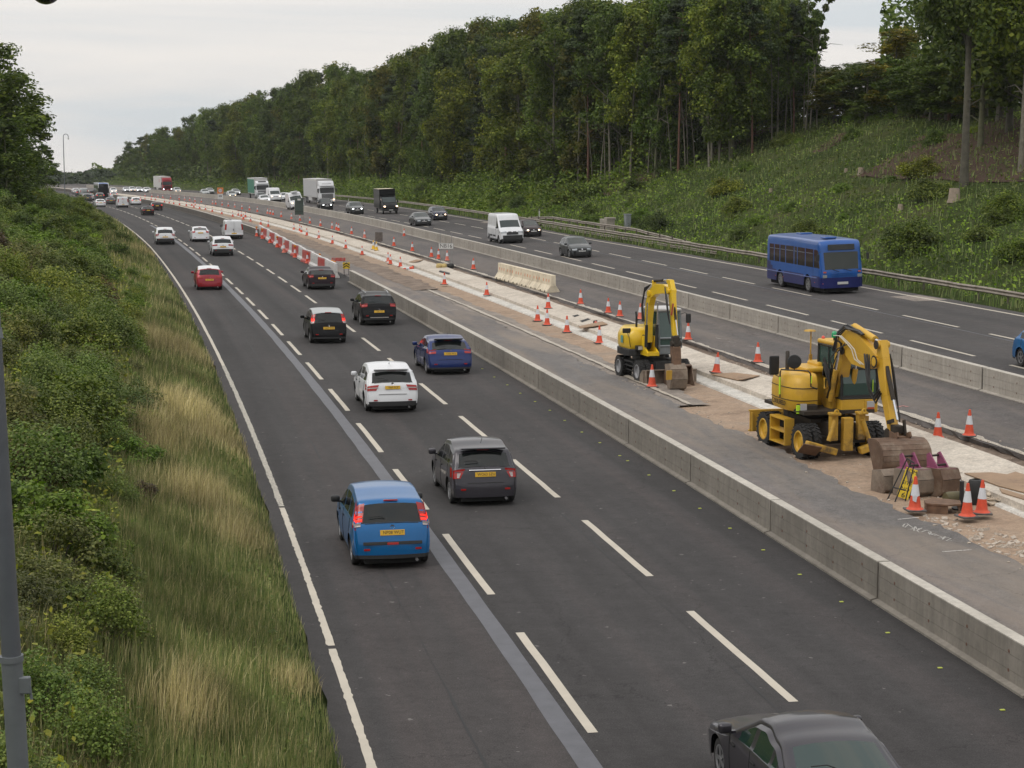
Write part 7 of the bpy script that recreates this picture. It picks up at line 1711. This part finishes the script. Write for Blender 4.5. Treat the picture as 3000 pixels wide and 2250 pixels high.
# ---- bushes
def make_bush(name, mat, nst, per, leaf, r, h, stems=True, flat=.7, up=1.1):
    root = empty(name); cen, rad = [], []; m = MB()
    for i in range(nst):
        a = rnd.uniform(0, 6.28); q = rnd.random() ** .5 * r; z = h * (1 - (q / r) ** 2 * .55) * rnd.uniform(.35, 1)
        c = Vector((q * math.cos(a), q * math.sin(a), z)); cen.append(tuple(c)); rad.append(rnd.uniform(.22, .42) * (r + h) * .5)
        if i % 3 == 0: m.tube([(c.x * .15, c.y * .15, -.2), (c.x * .6, c.y * .6, z * .6), c], [.02, .014, .006], 4)
    m.build('stems', BARK['dark'], root)
    P_, N_, S_ = cloud(np.array(cen), np.array(rad), per, leaf, up, flat); P_[:, 2] = np.maximum(P_[:, 2], .02)
    cards('foliage', P_, N_, S_, mat, parent=root, asp=.7); return root
def make_fern(name, mat, nf=26, ln=.95):
    root = empty(name); P_, N_, S_ = [], [], []; m = MB()
    for i in range(nf):
        a = rnd.uniform(0, 6.28); el = rnd.uniform(.7, 1.3); L_ = ln * rnd.uniform(.7, 1.15); x0, y0 = rnd.uniform(-.3, .3), rnd.uniform(-.3, .3); pts = []
        for k in range(13):
            t = k / 12; r = L_ * t * math.cos(el * (1 - t * .75)) ; z = L_ * (math.sin(el) * t - .55 * t * t)
            pts.append(Vector((x0 + r * math.cos(a), y0 + r * math.sin(a), z + .05)))
        m.tube(pts[::4], [.008, .006, .004, .002], 3)
        sd = Vector((-math.sin(a), math.cos(a), 0))
        for k in range(2, 13):
            wd = .26 * L_ * math.sin(math.pi * min(1, .15 + (1 - k / 13) * .9)) + .03
            for s__ in (-1, 1): P_.append(pts[k] + sd * s__ * wd * .5); N_.append(Vector((0, 0, 1)) + sd * s__ * .3 + Vector((rnd.gauss(0, .2), rnd.gauss(0, .2), 0))); S_.append(wd * 1.15)
    m.build('stems', BARK['moss'], root); cards('foliage', np.array([tuple(p) for p in P_]), np.array([tuple(p) for p in N_]), np.array(S_), mat, parent=root, asp=.34); return root
BP = {'nb1': make_bush('leafy_shrub', LM['bram'], 52, 95, .080, .95, 1.25), 'nb2': make_bush('leafy_shrub', LM['fern'], 46, 90, .068, .85, 1.5), 'nb3': make_bush('leafy_shrub', LM['weed'], 40, 85, .090, .8, 1.05), 'nb4': make_bush('leafy_shrub', LM['dull'], 42, 90, .070, .9, 1.2),
      'russet': make_bush('rusty_shrub', LM['russet'], 26, 60, .10, .7, .9), 'fern': make_fern('fern_plant', LM['fern']), 'fern2': make_fern('fern_plant', LM['weed'], 20, .8),
      'f1': make_bush('bank_shrub', LM['bram'], 46, 105, .15, 1.5, 2.0), 'f2': make_bush('bank_shrub', LM['ash'], 46, 105, .15, 1.4, 2.4), 'f3': make_bush('bank_shrub', LM['weed'], 42, 105, .15, 1.3, 1.5), 'f4': make_bush('bank_shrub', LM['oak'], 50, 105, .15, 1.6, 2.1)}
BU = set()
def bush(key, p, k, label, cat, group):
    pr = BP[key]; o = pr if key not in BU else copy_tree(pr); BU.add(key)
    o.location = p; o.scale = (k * rnd.uniform(.9, 1.15), k * rnd.uniform(.9, 1.15), k * rnd.uniform(.85, 1.15)); o.rotation_euler = (rnd.uniform(-.1, .1), rnd.uniform(-.1, .1), rnd.uniform(0, 6.28)); tag(o, label, cat, group)
# left bank, near
KIN = {'nb1': ('glossy green bramble shrub on the near left bank', 'bramble shrubs on the left bank'), 'nb2': ('fine leaved green shrub on the near left bank', 'fine leaved shrubs on the left bank'), 'nb3': ('bright green broad leaved shrub on the near left bank', 'bright shrubs on the left bank'), 'nb4': ('dull olive shrub on the near left bank', 'dull shrubs on the left bank'),
       'russet': ('rusty brown shrub among the green ones on the left bank', 'rusty shrubs on the left bank'), 'fern': ('arching fern on the near left bank', 'ferns on the left bank'), 'fern2': ('arching fern on the near left bank', 'ferns on the left bank')}
cnt = 0
s = 19.0
while s < 112:
    for of in np.arange(-7.3, -15.5 if s > 60 else -13, -1.25 * (1 + max(0, s - 60) / 130)):
        o_ = of + rnd.uniform(-.55, .55) - (.25 if s < 30 else 0); ss_ = s + rnd.uniform(-.7, .7); p = G(ss_, o_)
        u, v = uv(p)
        if u < -60 or v > 1800: continue
        fr = mnoise.noise((ss_ * .09, o_ * .16, 7)); key = 'nb1' if fr > .18 else 'nb2' if fr > -.02 else 'nb4' if fr > -.2 else 'nb3'
        if rnd.random() < .3: key = rnd.choice(('fern', 'nb2', 'nb3', 'fern2', 'nb1'))
        if 78 < ss_ < 100 and rnd.random() < .35 or rnd.random() < .03: key = 'russet'
        k = rnd.uniform(.65, 1.25) * (1 + max(0, s - 50) / 160); 
        if of > -7.5: k *= .6
        bush(key, p - Vector((0, 0, .12)), k, *[KIN[key][0], 'fern' if 'fern' in key else 'shrub', KIN[key][1]]); cnt += 1
    s += 1.35 * (1 + max(0, s - 35) / 42)
s = 112.0
while s < 330:
    for of in np.arange(-6.6, -20, -3.0):
        p = G(s + rnd.uniform(-1, 1), of + rnd.uniform(-1, 1)); u, v = uv(p)
        if u < -40: continue
        key = rnd.choice(('f1', 'f2', 'f3', 'f4', 'f1', 'f3')); bush(key, p - Vector((0, 0, .3)), rnd.uniform(.55, 1.0) * (.6 if of > -8 else 1), 'rounded shrub on the distant left bank', 'shrub', 'distant shrubs on the left bank'); cnt += 1
    s += 4.6 * (1 + (s - 112) / 130)
# right bank
n_r = 0
for k in range(250):
    s = rnd.uniform(72, 290); t = rnd.uniform(3.2, 42 if s < 195 else 11); of = T(EDGR, s) + t; fr = mnoise.noise((s * .045, of * .1, 2.2))
    low = t < 12
    if s < 195 and not low and fr < .05 and rnd.random() < .72: continue
    if s < 130 and 3 < t < 14 and fr < .1 and rnd.random() < .8: continue
    p = G(s, of); u, v = uv(p)
    if u > 2290 or u < 700: continue
    key = 'f4' if fr > .3 else rnd.choice(('f1', 'f3', 'f2', 'f3')); bush(key, p - Vector((0, 0, .25)), rnd.uniform(.38, .9) * (1.15 if fr > .3 else .9), 'rounded green shrub on the far bank' if key != 'f4' else 'dark green shrub on the far bank', 'shrub', 'shrubs on the far bank' if key != 'f4' else 'dark shrubs on the far bank'); n_r += 1
for u, v, k, lab in ((2175, 470, .8, 'leafy bush low on the slope near the right edge'), (2120, 520, .65, 'bush under the right hand trees above the barrier'), (2200, 560, .7, 'bush at the right edge just above the crash barrier'), (2010, 430, .85, 'tall light green bush left of the large stump'), (1985, 385, .9, 'light green bush behind the tall one by the large stump'), (1570, 420, .9, 'bush at the left foot of the cleared slope'), (1972, 545, 1.0, 'big dark bush on the far bank to the right of the bus'), (1945, 520, .7, 'bush adjoining the big dark bush beside the bus'), (1745, 520, .75, 'dark bush just above the bus roof')):
    p = ground_at(u * K, v * K, 80); bush('f4' if 'dark' in lab or 'big' in lab else 'f1', p - Vector((0, 0, .2)), k, lab, 'shrub', None)
# stumps and fallen stems
m = MB(); m.lathe([(.42, 0), (.33, .25), (.29, .75), (.27, .80), (0, .81)], (0, 0, 0), 12); st = m.build('tree_stump', simple('cut wood', (.26, .21, .16), .9, 0, .2, 5), smooth=50)
for i, (u, v, k, lab) in enumerate(((2061, 437, 1.2, 'large pale tree stump below the thick trunked tree'), (1945, 455, .6, 'small stump left of the large pale stump'), (1860, 378, .8, 'leaning pale stump in the middle of the cleared slope'), (1828, 372, .5, 'tiny stump on the cleared slope'), (1665, 415, .5, 'low stump at the left of the cleared slope'))):
    o = st if i == 0 else copy_tree(st); o.location = ground_at(u * K, v * K, 100) - Vector((0, 0, .1)); o.scale = (k, k, k); tag(o, lab, 'tree stump')
# bare brown woodland floor showing under the trees
def floor_sheet(s0, s1, t0, t1, thr):
    vs, fs, ok = [], [], {}
    ss = list(np.arange(s0, s1, 1.6)); ts = list(np.arange(t0, t1, 1.6))
    for i, s in enumerate(ss):
        for j, t in enumerate(ts): p = G(s, T(EDGR, s) + t); vs.append(p + Vector((0, 0, .06))); ok[i, j] = mnoise.noise((s * .11, t * .14, 9)) > thr(s, t)
    m_ = len(ts)
    for i in range(len(ss) - 1):
        for j in range(m_ - 1):
            if ok[i, j]: a = i * m_ + j; fs.append((a, a + 1, a + m_ + 1, a + m_))
    o = meshobj('woodland_floor', vs, fs, FLOORW, smooth=True); o['kind'] = 'structure'
floor_sheet(80, 175, 15, 60, lambda s, t: -.5 if (104 < s < 142 and t > 17) else (.25 if s < 165 and t > 17 else .5))
floor_sheet(188, 420, 10.5, 48, lambda s, t: -.5)
# ---- grass and ground cover (uncountable)
def blades(name, pts, hts, mat, wd, label, lean=.35):
    n = len(pts); P_ = np.array(pts); H_ = np.array(hts)[:, None]; a = NR.uniform(0, 6.283, n); D_ = np.stack([np.cos(a), np.sin(a), np.zeros(n)], 1); Sx = np.stack([-np.sin(a), np.cos(a), np.zeros(n)], 1) * (np.array(wd)[:, None] if not np.isscalar(wd) else wd)
    ln = NR.uniform(.1, 1, (n, 1)) * lean; b2_ = NR.uniform(0, 6.283, n); D2 = np.stack([np.cos(b2_) * .6 + .35, np.sin(b2_) * .6, np.zeros(n)], 1)
    U_ = np.array([0, 0, 1.0]); m1 = P_ + D2 * H_ * ln * .35 + U_ * H_ * .55; tp_ = P_ + D2 * H_ * ln * 1.1 + U_ * H_ * (1 - .25 * ln)
    v = np.stack([P_ - Sx * .5, P_ + Sx * .5, m1 + Sx * .42, m1 - Sx * .42, tp_], 1).reshape(-1, 3)
    me = bpy.data.meshes.new(name); me.vertices.add(5 * n); me.vertices.foreach_set('co', v.ravel()); b = np.arange(n, dtype=np.int32)[:, None] * 5
    li = np.concatenate([b + np.array([[0, 1, 2, 3]]), b + np.array([[3, 2, 4]])], 1).astype(np.int32); me.loops.add(7 * n); me.loops.foreach_set('vertex_index', li.ravel())
    me.polygons.add(2 * n); ls = np.stack([np.arange(n) * 7, np.arange(n) * 7 + 4], 1).astype(np.int32); me.polygons.foreach_set('loop_start', ls.ravel()); me.materials.append(mat); me.update(calc_edges=True)
    o = bpy.data.objects.new(name, me); C.objects.link(o); return tag(o, label, 'grass', kind='stuff')
DRY = [(375, 760, 2.2, 3.6), (400, 905, 1.2, 3.2), (470, 960, 1.4, 2.4), (330, 960, .8, 2), (340, 560, .9, 10), (520, 1180, .7, 1.2), (440, 1090, .9, 1.6), (400, 1560, .5, 1.0), (650, 1500, .4, .8)]
DC = []
for u, v, w0, l0 in DRY: p = ground_at(u * K, v * K, 18, 400); DC.append((p.x, p.y, w0, l0))
def dryness(x, y): return max([0] + [math.exp(-((x - a) / w0) ** 2 - ((y - b) / l0) ** 2) for a, b, w0, l0 in DC])
gp, gh, gw, dp, dh, dw = [], [], [], [], [], []
def sow(n, s0, s1, o0, o1, hgt, wid, dryb):
    for k in range(n):
        s = s0 + (s1 - s0) * rnd.random() ** 1.25; of = rnd.uniform(o0, o1)
        if of > -4.2 and rnd.random() < .45: continue
        p = G(s, of); d = dryness(p.x, p.y); cl_n = mnoise.noise((p.x * .55, p.y * .3, 4)); edge = min(1, .45 + (-3.9 - of) * .5) if of > -6 else 1
        h = hgt * rnd.uniform(.5, 1.15) * edge * (1 + .35 * cl_n)
        if rnd.random() < dryb + .95 * d + max(0, cl_n) * .10: dp.append(tuple(p)); dh.append(h * (1.15 + .8 * d)); dw.append(wid * .8)
        else: gp.append(tuple(p)); gh.append(h * .9); gw.append(wid)
sow(90000, 19, 50, -9.2, -3.86, .46, .009, .09); sow(36000, 50, 90, -9.5, -3.86, .52, .018, .10); sow(22000, 90, 160, -11, -3.86, .6, .035, .12); sow(12000, 160, 330, -12, -3.9, .6, .07, .12); sow(14000, 19, 60, -14, -8, .6, .02, .18)
blades('green_grass', gp, gh, LM['grass'], gw, 'long green grass on the left verge and bank'); blades('dry_grass', dp, dh, LM['straw'], dw, 'dry straw coloured grass stalks on the left verge', .5)
# herb layer on both banks
def herb(name, n, fs, size, mat, label, cover=1):
    P_ = []
    for k in range(n): P_.append(tuple(fs()))
    P_ = np.array(P_); N_ = NR.normal(size=P_.shape) * .55 + np.array([0, -.25, .9]); P_[:, 2] += NR.random(len(P_)) ** 1.5 * cover
    o = cards(name, P_, N_, size * NR.uniform(.6, 1.4, len(P_)), mat); return tag(o, label, 'undergrowth', kind='stuff')
def f_r():
    while 1:
        s = 66 + 240 * rnd.random(); of = T(EDGR, s) + 2.2 + rnd.random() ** 1.2 * (48 if s < 200 else 14)
        t_ = of - T(EDGR, s); nz = mnoise.noise((s * .06, of * .09, 5)) + (.35 if t_ < 15 else -.25)
        if nz > 0 or rnd.random() < .12: return G(s, of)
def f_d():
    while 1:
        s = 66 + 240 * rnd.random(); of = T(EDGR, s) + 5 + rnd.random() * (48 if s < 200 else 12)
        if mnoise.noise((s * .06, of * .09, 5)) + (.35 if of - T(EDGR, s) < 15 else -.25) < .15 or rnd.random() < .15: return G(s, of)
herb('herb_layer', 46000, f_r, .22, LM['weed'], 'low bright weeds covering the far bank', .45)
def f_e():
    s = rnd.uniform(165, 800) if rnd.random() < .4 else rnd.uniform(190, 400); of = T(EDGR, s) + rnd.uniform(2.8, 14) + (3 if s < 215 else 0); p = G(s, of); p.z += rnd.random() ** 1.2 * 3.6 * (.5 + mnoise.noise((s * .2, of * .3, 3)) ); return p
herb('wood_edge_scrub', 40000, f_e, .36, LM['bram'], 'band of leafy scrub along the foot of the long wood', 0)
def f_u():
    s = rnd.uniform(186, 420); of = T(EDGR, s) + 11 + rnd.random() ** 1.4 * 20 + (5 if s < 210 else 0); p = G(s, of); p.z += rnd.random() ** 1.2 * 7 * max(.15, .5 + mnoise.noise((s * .12, of * .2, 8))); return p
herb('understorey', 34000, f_u, .38, LM['oak'], 'shaded saplings and leaves between the trunks', 0)
herb('dull_herb_layer', 34000, f_d, .22, LM['dull'], 'dull olive weeds and scrub covering the far bank', .7)
herb('left_herb_layer', 52000, lambda: G(rnd.uniform(19, 130), rnd.uniform(-17, -7.2)), .11, LM['bram'], 'low brambles and nettles under the shrubs of the left bank', .6)
herb('left_edge_herbs', 9000, lambda: G(rnd.uniform(20, 110), -4.3 - abs(rnd.gauss(0, .9))), .07, LM['fern'], 'small leafy weeds along the left road edge', .22)
gp, gh, gw = [], [], []
for k in range(30000):
    s = rnd.uniform(60, 330); of = T(EDGR, s) + .85 + rnd.random() ** 1.4 * 30; p = G(s, of); gp.append(tuple(p)); gh.append(rnd.uniform(.25, .7)); gw.append(.06)
blades('far_verge_grass', gp, gh, LM['grass'], gw, 'rough grass on the far verge and bank')
# dark depth of the wood and the far wooded hill
def f_w():
    s = rnd.uniform(195, 860); of = T(EDGR, s) + rnd.uniform(29, 46) + (16 if s < 210 else 0); p = G(s, of); u, _ = uv(p); top = ztop(u, p.y, skyv(u) + 22) if u < 1765 else p.z + 9
    p.z += (rnd.random() ** 1.7) * max(4, min(26, top - p.z)); return p
herb('woodland_depth', 60000, f_w, 1.3, LM['oak'], 'dark interior of the wood behind the front trees', 0)
def f_t():
    while 1:
        s = rnd.uniform(520, 880); of = T(EDGR, s) + rnd.uniform(6, 30); p = G(s, of)
        if uv(p)[0] > 246: break
    p.z += rnd.random() ** 1.2 * 7 - 1; return p
herb('far_hedge', 9000, f_t, 1.0, LM['oak'], 'dark hedge under the farthest trees', 0)
def f_h():
    a = rnd.random(); u = rnd.uniform(-80, 420); d = rnd.uniform(690, 900); top = ztop(u, d, 369 + 5 * math.sin(u * .05) + 4 * mnoise.noise((u * .08, d * .02, 1)) + (900 - d) * .03); p = atd(u * K, 400 * K, d)
    return Vector((p.x, p.y, top - (rnd.random() ** 1.3) * 18))
herb('far_wooded_hill', 44000, f_h, 1.7, LM['pine'], 'hazy wooded hill closing the view beyond the road', 0)
def f_h2():
    u = rnd.uniform(1900, 2330); p = ground_at(2000 * K, 262 * K, 120); d = p.y + rnd.uniform(18, 40); q = atd(u * K, 262 * K, d); s, o_ = so(q.x, q.y); b = G(s, o_); return Vector((b.x, b.y, b.z + rnd.random() * rnd.uniform(6, 17)))
herb('hill_scrub', 9000, f_h2, .8, LM['oak'], 'dark scrub filling the crest behind the right hand trees', 0)
def f_b():
    a = rnd.uniform(-75, 75); r = rnd.uniform(150, 185); return Vector((r * math.sin(R(a)) + 8, -r * math.cos(R(a)) * .85, (rnd.random() ** .9) * (24 + 5 * math.sin(a * .3)) - 2))
herb('unseen_added_wood', 16000, f_b, 4.2, LM['oak'], 'unseen wood added behind the bridge to darken reflections in the cars', 0)  # unseen leaf mass, added so car rears reflect something dark
# air between the camera and the far wood
hm = bpy.data.materials.new('haze'); hm.use_nodes = True; nn_ = hm.node_tree; nn_.nodes.remove(nn_.nodes['Principled BSDF'])
pv = nn_.nodes.new('ShaderNodeVolumePrincipled'); pv.inputs['Color'].default_value = (.92, .95, .97, 1); pv.inputs['Density'].default_value = HAZE if 'HAZE' in globals() else .00008
nn_.links.new(pv.outputs[0], nn_.nodes['Material Output'].inputs['Volume'])
if not globals().get('NOHAZE'):
    m = MB(); m.box((0, 750, 15), (3100, 2600, 100)); hz = m.build('haze', hm); tag(hz, 'thin pale haze over the whole scene', 'haze', kind='stuff')
print('trees', ntree, 'left bushes', cnt, 'right', n_r)
